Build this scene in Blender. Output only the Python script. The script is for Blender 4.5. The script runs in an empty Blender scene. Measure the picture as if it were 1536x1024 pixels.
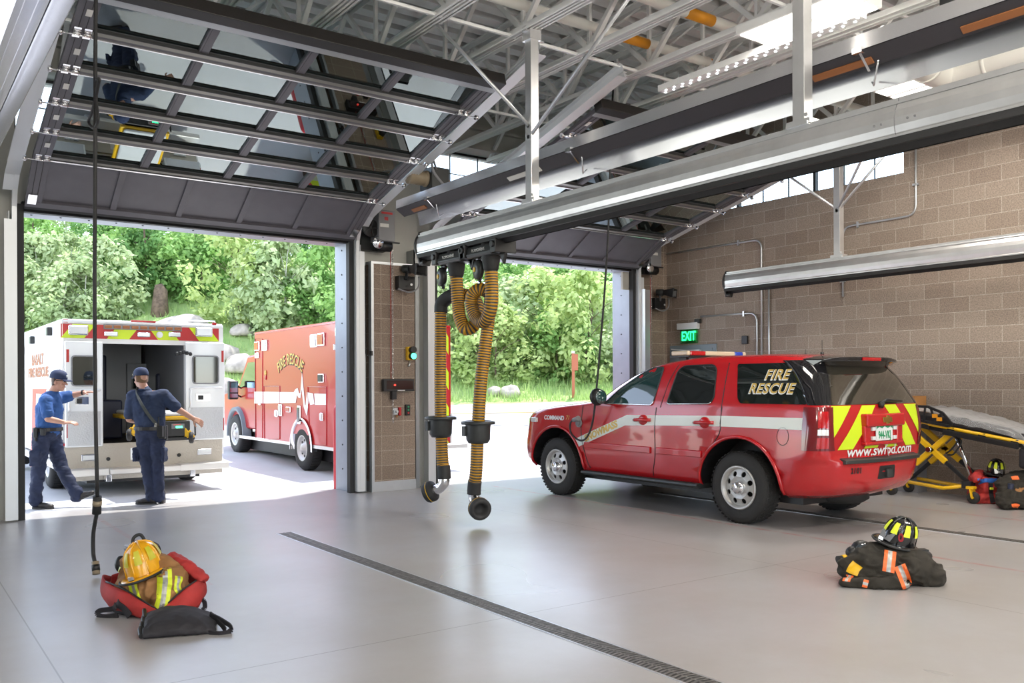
import bpy, bmesh, math, random
from math import sin, cos, pi, radians
from mathutils import Vector, Matrix, noise
from mathutils.bvhtree import BVHTree

random.seed(7)
SC = bpy.context.scene
COL = SC.collection
V = Vector

# ------------------------------------------------------------------ survey
# camera survey of the bay: X runs along the door wall, Y points outdoors
FPX, CX, CY, EYE = 1320.0, 768.0, 575.5, 1.57
ROLL, AZ = radians(.27), radians(35.83)
FWD = V((sin(AZ), cos(AZ), 0)); RGT = V((cos(AZ), -sin(AZ), 0)); UP = V((0, 0, 1))

def _ray(px, py):
    du, dv = px - CX, py - CY
    c, s = cos(ROLL), sin(ROLL)
    u, v = (du*c - dv*s)/FPX, (du*s + dv*c)/FPX
    return FWD + RGT*u - UP*v

def gz(px, py, z=0.0):
    r = _ray(px, py); t = (z - EYE)/r.z
    return V((r.x*t, r.y*t, z))

def onX(px, py, X):
    r = _ray(px, py); t = X/r.x
    return V((X, r.y*t, EYE + r.z*t))

def onY(px, py, Y):
    r = _ray(px, py); t = Y/r.y
    return V((r.x*t, Y, EYE + r.z*t))

# ------------------------------------------------------------------ mesh builder
class G:
    def __init__(s):
        s.v = []; s.f = []; s.m = []; s.sm = []
    def add(s, vs, fs, mi=0, smooth=False):
        b = len(s.v)
        s.v.extend(V(p) for p in vs)
        for f in fs:
            s.f.append([b + i for i in f]); s.m.append(mi); s.sm.append(smooth)
    def box(s, lo, hi, mi=0, M=None):
        x0, y0, z0 = lo; x1, y1, z1 = hi
        vs = [V((x, y, z)) for z in (z0, z1) for y in (y0, y1) for x in (x0, x1)]
        if M is not None: vs = [M @ p for p in vs]
        s.add(vs, [(0, 2, 3, 1), (4, 5, 7, 6), (0, 1, 5, 4), (2, 6, 7, 3), (0, 4, 6, 2), (1, 3, 7, 5)], mi)
    def cbox(s, c, d, mi=0, M=None):
        c = V(c); d = V(d)*.5
        if M is None:
            s.box(c - d, c + d, mi)
        else:
            s.box(-d, d, mi, Matrix.Translation(c) @ M.to_4x4())
    def bar(s, p, q, w, h, mi=0, up=(0, 0, 1)):
        p, q = V(p), V(q); d = (q - p)
        L = d.length
        if L < 1e-6: return
        d /= L; up = V(up)
        if abs(d.dot(up)) > .98: up = V((1, 0, 0)) if abs(d.x) < .9 else V((0, 1, 0))
        a = d.cross(up).normalized(); b = a.cross(d)
        vs = []
        for o in (p, q):
            for i, j in ((-1, -1), (1, -1), (1, 1), (-1, 1)):
                vs.append(o + a*(i*w/2) + b*(j*h/2))
        s.add(vs, [(3, 2, 1, 0), (4, 5, 6, 7), (0, 1, 5, 4), (1, 2, 6, 5), (2, 3, 7, 6), (3, 0, 4, 7)], mi)
    def tube(s, pts, r, n=10, mi=0, closed=False, caps=True, flat=1.0):
        pts = [V(p) for p in pts]; N = len(pts)
        rs = r if isinstance(r, (list, tuple)) else [r]*N
        tans = []
        for i in range(N):
            a = pts[(i - 1) % N] if (closed or i > 0) else pts[i]
            b = pts[(i + 1) % N] if (closed or i < N - 1) else pts[i]
            t = (b - a)
            tans.append(t.normalized() if t.length > 1e-9 else V((0, 0, 1)))
        t0 = tans[0]
        ref = V((0, 0, 1)) if abs(t0.z) < .9 else V((1, 0, 0))
        u = t0.cross(ref).normalized()
        vs = []
        for i in range(N):
            t = tans[i]
            u = (u - t*u.dot(t))
            u = u.normalized() if u.length > 1e-6 else t.orthogonal().normalized()
            w = t.cross(u)
            for k in range(n):
                a = 2*pi*k/n
                vs.append(pts[i] + (u*cos(a) + w*(sin(a)*flat))*rs[i])
        fs = []
        M = N if closed else N - 1
        for i in range(M):
            j = (i + 1) % N
            for k in range(n):
                l = (k + 1) % n
                fs.append((i*n + k, i*n + l, j*n + l, j*n + k))
        s.add(vs, fs, mi, True)
        if caps and not closed:
            b = len(s.v) - N*n
            s.f.append([b + k for k in range(n)][::-1]); s.m.append(mi); s.sm.append(False)
            s.f.append([b + (N - 1)*n + k for k in range(n)]); s.m.append(mi); s.sm.append(False)
    def cyl(s, p, q, r0, r1=None, n=20, mi=0, smooth=True):
        p, q = V(p), V(q)
        r1 = r0 if r1 is None else r1
        t = (q - p).normalized(); u = t.orthogonal().normalized(); w = t.cross(u)
        vs = []
        for o, r in ((p, r0), (q, r1)):
            for k in range(n):
                a = 2*pi*k/n
                vs.append(o + (u*cos(a) + w*sin(a))*r)
        s.add(vs, [(k, (k + 1) % n, n + (k + 1) % n, n + k) for k in range(n)], mi, smooth)
        b = len(s.v) - 2*n
        s.f.append([b + k for k in range(n)][::-1]); s.m.append(mi); s.sm.append(False)
        s.f.append([b + n + k for k in range(n)]); s.m.append(mi); s.sm.append(False)
    def lathe(s, prof, o=(0, 0, 0), axis=(0, 0, 1), n=24, mi=0, mis=None):
        o = V(o); t = V(axis).normalized(); u = t.orthogonal().normalized(); w = t.cross(u)
        vs = []
        for r, h in prof:
            for k in range(n):
                a = 2*pi*k/n
                vs.append(o + t*h + (u*cos(a) + w*sin(a))*r)
        b = len(s.v); s.v.extend(vs)
        for i in range(len(prof) - 1):
            m = mis[i] if mis else mi
            for k in range(n):
                l = (k + 1) % n
                s.f.append([b + i*n + k, b + i*n + l, b + (i + 1)*n + l, b + (i + 1)*n + k]); s.m.append(m); s.sm.append(True)
    def prism(s, poly, o, u, v, d, mi=0, smooth=False):
        """polygon (a,b) in the plane o + a*u + b*v, swept by vector d"""
        o, u, v, d = V(o), V(u), V(v), V(d)
        n = len(poly)
        P = [o + u*a + v*b for a, b in poly]
        s.add(P + [p + d for p in P], [list(range(n))[::-1], [n + i for i in range(n)]], mi)
        b = len(s.v) - 2*n
        for i in range(n):
            j = (i + 1) % n
            s.f.append([b + i, b + j, b + n + j, b + n + i]); s.m.append(mi); s.sm.append(smooth)
    def quad(s, a, b, c, d, mi=0):
        s.add([a, b, c, d], [(0, 1, 2, 3)], mi)
    def ell(s, c, r, M=None, n=16, mi=0):
        c = V(c)
        r = V(r) if isinstance(r, (tuple, list, Vector)) else V((r, r, r))
        R = M.to_3x3() if M is not None else Matrix.Identity(3)
        m = n//2
        vs = [c + R @ V((0, 0, -r.z))]
        for i in range(1, m):
            t = -pi/2 + pi*i/m
            for k in range(n):
                a = 2*pi*k/n
                vs.append(c + R @ V((r.x*cos(t)*cos(a), r.y*cos(t)*sin(a), r.z*sin(t))))
        vs.append(c + R @ V((0, 0, r.z)))
        fs = [(0, 1 + (k + 1) % n, 1 + k) for k in range(n)]
        for i in range(m - 2):
            for k in range(n):
                l = (k + 1) % n
                fs.append((1 + i*n + k, 1 + i*n + l, 1 + (i + 1)*n + l, 1 + (i + 1)*n + k))
        top = len(vs) - 1; b = 1 + (m - 2)*n
        fs += [(b + k, b + (k + 1) % n, top) for k in range(n)]
        s.add(vs, fs, mi, True)
    def cap(s, p, q, r0, r1=None, n=14, mi=0):
        """tapered limb with round ends"""
        p, q = V(p), V(q); r1 = r0 if r1 is None else r1
        t = (q - p); L = t.length
        if L < 1e-6: s.ell(p, max(r0, r1), None, n, mi); return
        t /= L
        pts, rs = [], []
        for k in range(5):
            a = -pi/2 + (pi/2)*k/4*.999 + .02
            pts.append(p + t*(r0*sin(a))); rs.append(max(r0*cos(a), 1e-3))
        for k in range(5):
            a = (pi/2)*k/4*.98
            pts.append(q + t*(r1*sin(a))); rs.append(max(r1*cos(a), 1e-3))
        s.tube(pts, rs, n, mi)
    def grid(s, fn, nu, nv, mi=0, smooth=True):
        vs = [fn(i/nu, j/nv) for j in range(nv + 1) for i in range(nu + 1)]
        fs = [(j*(nu + 1) + i, j*(nu + 1) + i + 1, (j + 1)*(nu + 1) + i + 1, (j + 1)*(nu + 1) + i) for j in range(nv) for i in range(nu)]
        s.add(vs, fs, mi, smooth)
    def loft(s, rings, mi=0, closed=True, caps=True, smooth=True):
        n = len(rings[0])
        vs = [p for r in rings for p in r]
        fs = []
        for i in range(len(rings) - 1):
            for k in range(n if closed else n - 1):
                l = (k + 1) % n
                fs.append((i*n + k, i*n + l, (i + 1)*n + l, (i + 1)*n + k))
        s.add(vs, fs, mi, smooth)
        if caps:
            b = len(s.v) - len(vs)
            s.f.append([b + k for k in range(n)][::-1]); s.m.append(mi); s.sm.append(False)
            s.f.append([b + len(vs) - n + k for k in range(n)]); s.m.append(mi); s.sm.append(False)
    def xf(s, M):
        s.v = [M @ p for p in s.v]; return s
    def merge(s, o, mi_off=0):
        b = len(s.v); s.v.extend(o.v)
        for f, m, sm in zip(o.f, o.m, o.sm):
            s.f.append([b + i for i in f]); s.m.append(m + mi_off); s.sm.append(sm)
    def mesh(s, name, mats):
        me = bpy.data.meshes.new(name)
        me.from_pydata([tuple(p) for p in s.v], [], s.f)
        for m in (mats if isinstance(mats, (list, tuple)) else [mats]): me.materials.append(m)
        me.polygons.foreach_set('material_index', s.m)
        me.polygons.foreach_set('use_smooth', s.sm)
        me.update()
        bm = bmesh.new(); bm.from_mesh(me)
        bmesh.ops.recalc_face_normals(bm, faces=bm.faces)
        bm.to_mesh(me); bm.free()
        return me

ROOTM = {}
def rootmat(o):
    return Matrix.Translation(o.location) @ o.rotation_euler.to_matrix().to_4x4()

def thing(name, label, cat, loc=(0, 0, 0), rotz=0.0, group=None, kind=None):
    o = bpy.data.objects.new(name, None); COL.objects.link(o)
    o.empty_display_size = .1
    o.location = loc; o.rotation_euler = (0, 0, rotz)
    o['label'] = label; o['category'] = cat
    if group: o['group'] = group
    if kind: o['kind'] = kind
    return o

def tag(o, label, cat, group=None, kind=None):
    o['label'] = label; o['category'] = cat
    if group: o['group'] = group
    if kind: o['kind'] = kind
    return o

def absmat(o):
    M = rootmat(o)
    return absmat(o.parent) @ M if o.parent else M

def part(name, g, mats, parent=None, bevel=0.0, label=None, local=False, seg=2, me=None, kind=None):
    """one mesh object; world-built shapes are brought into the parent's space"""
    if g is not None:
        if parent is not None and not local:
            g.xf(absmat(parent).inverted())
        me = g.mesh(name, mats)
    ob = bpy.data.objects.new(name, me); COL.objects.link(ob)
    if parent is not None: ob.parent = parent
    if label: ob['label'] = label
    if kind: ob['kind'] = kind
    if bevel:
        b = ob.modifiers.new('b', 'BEVEL'); b.width = bevel; b.segments = seg; b.limit_method = 'ANGLE'; b.angle_limit = radians(40)
        b.harden_normals = False
    return ob

def solo(name, g, mats, label, cat, group=None, kind=None, bevel=0.0, base=None):
    """a thing that is one mesh, its origin at its base"""
    if base is None:
        xs = [p.x for p in g.v]; ys = [p.y for p in g.v]; zs = [p.z for p in g.v]
        base = V(((min(xs) + max(xs))/2, (min(ys) + max(ys))/2, min(zs)))
    g.xf(Matrix.Translation(-V(base)))
    ob = part(name, g, mats, None, bevel)
    ob.location = base
    return tag(ob, label, cat, group, kind)

def struct(name, g, mats, label, cat='building', parent=None, bevel=0.0):
    ob = part(name, g, mats, parent, bevel)
    if parent is None:
        ob['kind'] = 'structure'; ob['label'] = label; ob['category'] = cat
    return ob

def dup(root, loc=None, rotz=None, label=None, group=None, scale=None):
    r = root.copy(); COL.objects.link(r)
    if loc is not None: r.location = loc
    if rotz is not None: r.rotation_euler = (0, 0, rotz)
    if scale is not None: r.scale = (scale,)*3 if isinstance(scale, (int, float)) else scale
    if label: r['label'] = label
    if group: r['group'] = group
    def kids(a, b):
        for ch in list(a.children):
            if ch.name in DONE: continue
            c = ch.copy(); COL.objects.link(c); c.parent = b
            DONE.add(c.name); kids(ch, c)
    DONE = set()
    kids(root, r)
    return r

def evalmesh(me, mods):
    """apply modifiers to a mesh datablock: mods = [(type, {props})]"""
    ob = bpy.data.objects.new('tmp', me); COL.objects.link(ob)
    for t, pr in mods:
        m = ob.modifiers.new('m', t)
        for k, v in pr.items(): setattr(m, k, v)
    dg = bpy.context.evaluated_depsgraph_get(); dg.update()
    out = bpy.data.meshes.new_from_object(ob.evaluated_get(dg))
    bpy.data.objects.remove(ob)
    return out

def remesh(g, mats, voxel, smooth=4, factor=.5, name='body', wr=0.0, wscale=20.0, seed=0.0, decimate=None):
    """fuse overlapping shapes into one continuous surface; wr = cloth wrinkle depth"""
    me = g.mesh(name, mats[0] if isinstance(mats, (list, tuple)) else mats)
    mods = [('REMESH', dict(mode='VOXEL', voxel_size=voxel, use_smooth_shade=True)), ('SMOOTH', dict(factor=factor, iterations=smooth))]
    out = evalmesh(me, mods)
    out.materials.clear()
    for m in (mats if isinstance(mats, (list, tuple)) else [mats]): out.materials.append(m)
    if wr:
        ns = [v.normal.copy() for v in out.vertices]
        for v, n in zip(out.vertices, ns):
            p = v.co*wscale + V((seed, seed*1.7, seed*.3))
            a = 1 - abs(noise.noise(p + V((noise.noise(p*.5), noise.noise(p*.5 + V((5, 1, 2))), 0))*1.5))*2
            b = 1 - abs(noise.noise(V((p.x*1.1, p.y*1.1, p.z*2.6)) + V((3, 8, 1))))*2.4
            v.co += n*(wr*(a - .4) + wr*.5*(b - .4))
    out.name = name
    for p in out.polygons: p.use_smooth = True
    out.update()
    return out

def text_mesh(txt, size, mats, fn, extrude=.001, offset=0.0, shear=0.0, align='CENTER', spacing=1.0, name='lettering', parent=None, label=None, xscale=1.0, width=None):
    cu = bpy.data.curves.new('t', 'FONT'); cu.body = txt; cu.size = size; cu.extrude = extrude; cu.offset = offset
    cu.shear = shear; cu.align_x = align; cu.space_character = spacing; cu.resolution_u = 3; cu.align_y = 'CENTER'
    ob = bpy.data.objects.new('t', cu); COL.objects.link(ob)
    dg = bpy.context.evaluated_depsgraph_get(); dg.update()
    me = bpy.data.meshes.new_from_object(ob.evaluated_get(dg))
    bpy.data.objects.remove(ob)
    if width: xs_ = [v.co.x for v in me.vertices]; xscale = width/(max(xs_) - min(xs_))
    for v in me.vertices: v.co = fn(v.co.x*xscale, v.co.y, v.co.z)
    me.materials.clear(); me.materials.append(mats)
    me.name = name
    if parent is not None:
        me.transform(absmat(parent).inverted())
    o = bpy.data.objects.new(name, me); COL.objects.link(o)
    if parent is not None: o.parent = parent
    if label: o['label'] = label
    return o

def plane_fn(o, u, v, lift=.003):
    o, u, v = V(o), V(u).normalized(), V(v).normalized(); n = u.cross(v)
    return lambda a, b, c: o + u*a + v*b + n*(c + lift)

def arc_pts(c, u, v, r, a0, a1, n):
    c, u, v = V(c), V(u), V(v)
    return [c + u*(r*cos(a0 + (a1 - a0)*i/n)) + v*(r*sin(a0 + (a1 - a0)*i/n)) for i in range(n + 1)]

def smooth_path(pts, n=6):
    """Catmull-Rom through pts"""
    P = [V(p) for p in pts]; P = [P[0]*2 - P[1]] + P + [P[-1]*2 - P[-2]]
    out = []
    for i in range(1, len(P) - 2):
        p0, p1, p2, p3 = P[i-1], P[i], P[i+1], P[i+2]
        for k in range(n):
            t = k/n
            out.append(.5*((2*p1) + (p2 - p0)*t + (2*p0 - 5*p1 + 4*p2 - p3)*t*t + (3*p1 - p0 - 3*p2 + p3)*t**3))
    out.append(P[-2]); return out

# ------------------------------------------------------------------ materials
MATS = {}
def nodes(name):
    m = bpy.data.materials.new(name); m.use_nodes = True
    nt = m.node_tree; bs = nt.nodes['Principled BSDF']
    return m, nt, bs
def lk(nt, a, b): nt.links.new(a, b)
def N(nt, t, **kw):
    n = nt.nodes.new(t)
    for k, v in kw.items(): setattr(n, k, v)
    return n

def mat(name, col, rough=.5, metal=0.0, coat=0.0, nscale=0.0, namt=.0, bump=0.0, bscale=60.0, spec=.5, emit=None, estr=0.0, trans=0.0, nrough=0.0):
    if name in MATS: return MATS[name]
    m, nt, bs = nodes(name)
    c = tuple(col) + (1,) if len(col) == 3 else tuple(col)
    bs.inputs['Base Color'].default_value = c
    bs.inputs['Roughness'].default_value = rough
    bs.inputs['Metallic'].default_value = metal
    bs.inputs['Coat Weight'].default_value = coat
    bs.inputs['Coat Roughness'].default_value = .04
    bs.inputs['Specular IOR Level'].default_value = spec
    if trans: bs.inputs['Transmission Weight'].default_value = trans
    if emit:
        bs.inputs['Emission Color'].default_value = tuple(emit) + (1,)
        bs.inputs['Emission Strength'].default_value = estr
    tc = N(nt, 'ShaderNodeTexCoord')
    if namt:
        no = N(nt, 'ShaderNodeTexNoise'); no.inputs['Scale'].default_value = nscale; no.inputs['Detail'].default_value = 5
        lk(nt, tc.outputs['Object'], no.inputs['Vector'])
        hs = N(nt, 'ShaderNodeMix', data_type='RGBA')
        hs.inputs[6].default_value = tuple(max(0, x*(1 - namt)) for x in c[:3]) + (1,)
        hs.inputs[7].default_value = tuple(min(1, x*(1 + namt)) for x in c[:3]) + (1,)
        mr = N(nt, 'ShaderNodeMapRange'); mr.inputs[1].default_value = .3; mr.inputs[2].default_value = .7
        lk(nt, no.outputs['Fac'], mr.inputs[0])
        lk(nt, mr.outputs[0], hs.inputs[0]); lk(nt, hs.outputs[2], bs.inputs['Base Color'])
        if nrough:
            r2 = N(nt, 'ShaderNodeMapRange'); r2.inputs[1].default_value = .3; r2.inputs[2].default_value = .7
            r2.inputs[3].default_value = max(.02, rough - nrough); r2.inputs[4].default_value = rough + nrough
            lk(nt, no.outputs['Fac'], r2.inputs[0]); lk(nt, r2.outputs[0], bs.inputs['Roughness'])
    if bump:
        nb = N(nt, 'ShaderNodeTexNoise'); nb.inputs['Scale'].default_value = bscale; nb.inputs['Detail'].default_value = 3
        lk(nt, tc.outputs['Object'], nb.inputs['Vector'])
        bp = N(nt, 'ShaderNodeBump'); bp.inputs['Strength'].default_value = bump; bp.inputs['Distance'].default_value = .01
        lk(nt, nb.outputs['Fac'], bp.inputs['Height']); lk(nt, bp.outputs['Normal'], bs.inputs['Normal'])
    MATS[name] = m
    return m

def M_(n): return MATS[n]

mat('galv_dull', (.33, .345, .35), .42, .7, nscale=4, namt=.05)
mat('galv', (.62, .64, .66), .38, .8, nscale=4, namt=.05)
mat('track_zinc', (.74, .76, .78), .42, .35)
mat('slot_dark', (.045, .042, .05), .5)
mat('alu', (.72, .72, .72), .32, .8, nscale=6, namt=.06)
mat('alu_bright', (.80, .80, .82), .24, .85)
mat('chrome', (.85, .85, .87), .1, 1.0)
mat('white_steel', (.82, .83, .82), .45, nscale=3, namt=.04)
mat('grey_paint', (.22, .22, .23), .45)
mat('door_grey', (.105, .10, .115), .42, nscale=5, namt=.08)
mat('door_dark', (.014, .012, .011), .45)
mat('rail_alu', (.40, .41, .42), .35, .6)
mat('jamb_blue', (.33, .36, .42), .45, .2, nscale=4, namt=.06)
mat('black', (.012, .012, .013), .45)
mat('black_rubber', (.02, .02, .021), .65, bump=.1, bscale=90)
mat('black_gloss', (.008, .008, .01), .08, coat=.5)
mat('dark_plastic', (.03, .033, .033), .4)
mat('white_plastic', (.75, .74, .70), .4)
mat('red_paint', (.46, .008, .012), .25, coat=.6)
mat('red_dull', (.50, .02, .025), .4)
mat('safety_red', (.60, .03, .045), .35)
mat('lime', (.62, .80, .02), .4)
mat('white_stripe', (.72, .76, .72), .35)
mat('white_paint', (.80, .82, .83), .28, coat=.6)
mat('gold', (.62, .42, .10), .4, .2)
mat('gold_metal', (.75, .52, .15), .25, 1.0)
mat('tyre', (.022, .021, .020), .7, bump=.2, bscale=70)
mat('wheel_silver', (.55, .54, .52), .38, .6)
mat('hose_yellow', (.60, .33, .012), .5)
mat('yellow', (.80, .46, .01), .4)
mat('helmet_yellow', (.82, .40, .008), .2, coat=.6)
mat('tan', (.30, .145, .05), .8, bump=.3, bscale=160, nscale=9, namt=.2)
mat('turnout_dark', (.022, .018, .012), .85, bump=.3, bscale=160, nscale=9, namt=.25)
mat('bag_red', (.42, .028, .025), .7, bump=.25, bscale=200, nscale=8, namt=.2)
mat('bag_black', (.020, .018, .022), .7, bump=.25, bscale=200, nscale=8, namt=.25)
mat('reflect_lime', (.75, .85, .03), .5)
mat('reflect_orange', (.90, .16, .03), .5)
mat('reflect_silver', (.42, .42, .40), .35, .3)
mat('navy', (.012, .020, .055), .8, bump=.2, bscale=220, nscale=7, namt=.25)
mat('navy_shirt', (.016, .030, .075), .8, bump=.2, bscale=220, nscale=7, namt=.2)
mat('blue_shirt', (.022, .085, .27), .8, bump=.2, bscale=220, nscale=7, namt=.2)
mat('cap_navy', (.014, .026, .075), .75)
mat('skin', (.50, .27, .19), .5, nscale=12, namt=.08)
mat('hair', (.055, .030, .018), .6)
mat('hair_light', (.16, .085, .04), .6)
mat('leather', (.018, .015, .014), .45)
mat('cardboard', (.50, .23, .07), .7)
mat('diamond', (.55, .56, .58), .34, .75)
mat('cabinet', (.27, .28, .30), .4)  # white-grey cabinets and lining, the cabin's shade put into their colour
mat('seat_blue', (.015, .02, .05), .5)
mat('exit_green', (.02, .6, .25), .4, emit=(.03, 1.0, .35), estr=1.6)
mat('green_led', (.02, .6, .3), .4, emit=(.05, 1.0, .35), estr=5.0)
mat('led_white', (1, 1, 1), .4, emit=(1.0, .95, .86), estr=2.4)
mat('led_dot', (1, 1, 1), .4, emit=(.95, .97, 1.0), estr=10.0)
mat('lens_red', (.45, .004, .008), .12, coat=.8)
mat('lens_dark_red', (.16, .004, .008), .12, coat=.8)
mat('lens_clear', (.75, .76, .77), .12, coat=.8)
mat('lens_blue', (.01, .05, .45), .12, coat=.8)
mat('lens_amber', (.55, .17, .01), .15, coat=.8)
mat('glass_dark', (.010, .014, .013), .03, spec=.8, coat=1.0)
mat('glass_rear', (.030, .027, .020), .05, spec=.8, coat=1.0)
mat('orange_mark', (.75, .30, .01), .5)
mat('duct_white', (.78, .77, .72), .5)
mat('door3', (.20, .25, .28), .45)
mat('rock', (.42, .37, .32), .85, nscale=3, namt=.35, bump=.6, bscale=6)
mat('bark', (.16, .11, .08), .9, nscale=6, namt=.4, bump=.6, bscale=12)
mat('bark_pale', (.55, .53, .47), .8, nscale=6, namt=.3)
mat('marker_brown', (.42, .13, .06), .6)
mat('wire_brown', (.32, .12, .04), .5)
mat('mask_lens', (.05, .06, .07), .1, coat=1.0)
mat('tent_mark', (.55, .05, .04), .5)
# ------------------------------------------------------------------ special materials
def glass_mat(name, tint=(.80, .90, .88), ior=1.5, boost=1.0, rough=0.0):
    m = bpy.data.materials.new(name); m.use_nodes = True; nt = m.node_tree
    nt.nodes.clear()
    o = N(nt, 'ShaderNodeOutputMaterial'); mx = N(nt, 'ShaderNodeMixShader')
    tr = N(nt, 'ShaderNodeBsdfTransparent'); tr.inputs[0].default_value = tuple(tint) + (1,)
    gl = N(nt, 'ShaderNodeBsdfGlossy'); gl.inputs['Roughness'].default_value = rough; gl.inputs[0].default_value = (.88, 1, .98, 1)
    fr = N(nt, 'ShaderNodeFresnel'); fr.inputs[0].default_value = ior
    mu = N(nt, 'ShaderNodeMath', operation='MULTIPLY'); mu.inputs[1].default_value = boost; mu.use_clamp = True
    lk(nt, fr.outputs[0], mu.inputs[0]); lk(nt, mu.outputs[0], mx.inputs[0])
    lk(nt, tr.outputs[0], mx.inputs[1]); lk(nt, gl.outputs[0], mx.inputs[2]); lk(nt, mx.outputs[0], o.inputs[0])
    MATS[name] = m; return m
glass_mat('door_glass', (.70, .84, .82), 1.5, 3.0)
glass_mat('pane_glass', (.93, .97, .97), 1.45, 1.0)
mat('glass_teal', (.02, .055, .055), .03, spec=.8, coat=1.0)

def sheet_mat():
    m = bpy.data.materials.new('clear_sheet'); m.use_nodes = True; nt = m.node_tree; nt.nodes.clear()
    o = N(nt, 'ShaderNodeOutputMaterial'); mx = N(nt, 'ShaderNodeMixShader')
    tr = N(nt, 'ShaderNodeBsdfTransparent'); tr.inputs[0].default_value = (.95, .95, .95, 1)
    pr = N(nt, 'ShaderNodeBsdfPrincipled'); pr.inputs['Base Color'].default_value = (.75, .76, .78, 1); pr.inputs['Roughness'].default_value = .18
    lw = N(nt, 'ShaderNodeLayerWeight'); lw.inputs[0].default_value = .45
    mr = N(nt, 'ShaderNodeMapRange'); mr.inputs[3].default_value = .10; mr.inputs[4].default_value = .75
    lk(nt, lw.outputs['Facing'], mr.inputs[0]); lk(nt, mr.outputs[0], mx.inputs[0])
    lk(nt, tr.outputs[0], mx.inputs[1]); lk(nt, pr.outputs[0], mx.inputs[2]); lk(nt, mx.outputs[0], o.inputs[0])
    MATS['clear_sheet'] = m
sheet_mat()

def block_mat(name, along, off=(0, 0), c1=(.265, .208, .168), c2=(.34, .278, .228), mortar=(.44, .385, .325), tintlow=None):
    """split-face concrete block, 431 x 215 mm courses; along = 'Y' or 'X' wall direction"""
    m, nt, bs = nodes(name)
    ge = N(nt, 'ShaderNodeNewGeometry'); sp = N(nt, 'ShaderNodeSeparateXYZ'); lk(nt, ge.outputs['Position'], sp.inputs[0])
    a1 = N(nt, 'ShaderNodeMath', operation='ADD'); a1.inputs[1].default_value = off[0]
    lk(nt, sp.outputs[along], a1.inputs[0])
    a2 = N(nt, 'ShaderNodeMath', operation='ADD'); a2.inputs[1].default_value = off[1]
    lk(nt, sp.outputs['Z'], a2.inputs[0])
    cb = N(nt, 'ShaderNodeCombineXYZ'); lk(nt, a1.outputs[0], cb.inputs[0]); lk(nt, a2.outputs[0], cb.inputs[1])
    br = N(nt, 'ShaderNodeTexBrick'); br.offset = .5; br.squash = 1
    br.inputs['Scale'].default_value = 1; br.inputs['Brick Width'].default_value = .431; br.inputs['Row Height'].default_value = .2155
    br.inputs['Mortar Size'].default_value = .0055; br.inputs['Mortar Smooth'].default_value = .2; br.inputs['Bias'].default_value = 0
    br.inputs['Color1'].default_value = c1 + (1,); br.inputs['Color2'].default_value = c2 + (1,); br.inputs['Mortar'].default_value = mortar + (1,)
    lk(nt, cb.outputs[0], br.inputs['Vector'])
    n1 = N(nt, 'ShaderNodeTexNoise'); n1.inputs['Scale'].default_value = 55; n1.inputs['Detail'].default_value = 6; n1.inputs['Roughness'].default_value = .7
    lk(nt, ge.outputs['Position'], n1.inputs['Vector'])
    mr = N(nt, 'ShaderNodeMapRange'); mr.inputs[1].default_value = .3; mr.inputs[2].default_value = .7; mr.inputs[3].default_value = .62; mr.inputs[4].default_value = 1.34
    lk(nt, n1.outputs['Fac'], mr.inputs[0])
    vo = N(nt, 'ShaderNodeTexVoronoi'); vo.inputs['Scale'].default_value = 75
    lk(nt, ge.outputs['Position'], vo.inputs['Vector'])
    m2 = N(nt, 'ShaderNodeMapRange'); m2.inputs[1].default_value = .02; m2.inputs[2].default_value = .5; m2.inputs[3].default_value = .72; m2.inputs[4].default_value = 1.08
    lk(nt, vo.outputs['Distance'], m2.inputs[0])
    mu = N(nt, 'ShaderNodeMath', operation='MULTIPLY'); lk(nt, mr.outputs[0], mu.inputs[0]); lk(nt, m2.outputs[0], mu.inputs[1])
    mx = N(nt, 'ShaderNodeVectorMath', operation='SCALE'); lk(nt, br.outputs['Color'], mx.inputs[0]); lk(nt, mu.outputs[0], mx.inputs['Scale'])
    lk(nt, mx.outputs[0], bs.inputs['Base Color'])
    bs.inputs['Roughness'].default_value = .85
    bp = N(nt, 'ShaderNodeBump'); bp.inputs['Strength'].default_value = .5; bp.inputs['Distance'].default_value = .012
    ad = N(nt, 'ShaderNodeMath', operation='SUBTRACT'); lk(nt, n1.outputs['Fac'], ad.inputs[0]); lk(nt, br.outputs['Fac'], ad.inputs[1])
    lk(nt, ad.outputs[0], bp.inputs['Height']); lk(nt, bp.outputs[0], bs.inputs['Normal'])
    MATS[name] = m
block_mat('block_side', 'Y', (.12, .049))
block_mat('block_front', 'X', (.12, .049), c1=(.23, .172, .133), c2=(.29, .222, .172), mortar=(.42, .35, .28))
_b = [n for n in MATS['block_front'].node_tree.nodes if n.type == 'TEX_BRICK'][0]; _b.offset = 0; _b.inputs['Brick Width'].default_value = .36
mat('plaster_grey', (.44, .43, .39), .75, nscale=3, namt=.05)

def line_mask(nt, sep, axis, c, w, lo=None, hi=None, axis2=None):
    s = N(nt, 'ShaderNodeMath', operation='SUBTRACT'); lk(nt, sep.outputs[axis], s.inputs[0]); s.inputs[1].default_value = c
    a = N(nt, 'ShaderNodeMath', operation='ABSOLUTE'); lk(nt, s.outputs[0], a.inputs[0])
    l = N(nt, 'ShaderNodeMath', operation='LESS_THAN'); lk(nt, a.outputs[0], l.inputs[0]); l.inputs[1].default_value = w
    out = l
    for op, val in (('GREATER_THAN', lo), ('LESS_THAN', hi)):
        if val is not None:
            k = N(nt, 'ShaderNodeMath', operation=op); lk(nt, sep.outputs[axis2], k.inputs[0]); k.inputs[1].default_value = val
            mu = N(nt, 'ShaderNodeMath', operation='MULTIPLY'); lk(nt, out.outputs[0], mu.inputs[0]); lk(nt, k.outputs[0], mu.inputs[1]); out = mu
    return out

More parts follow.
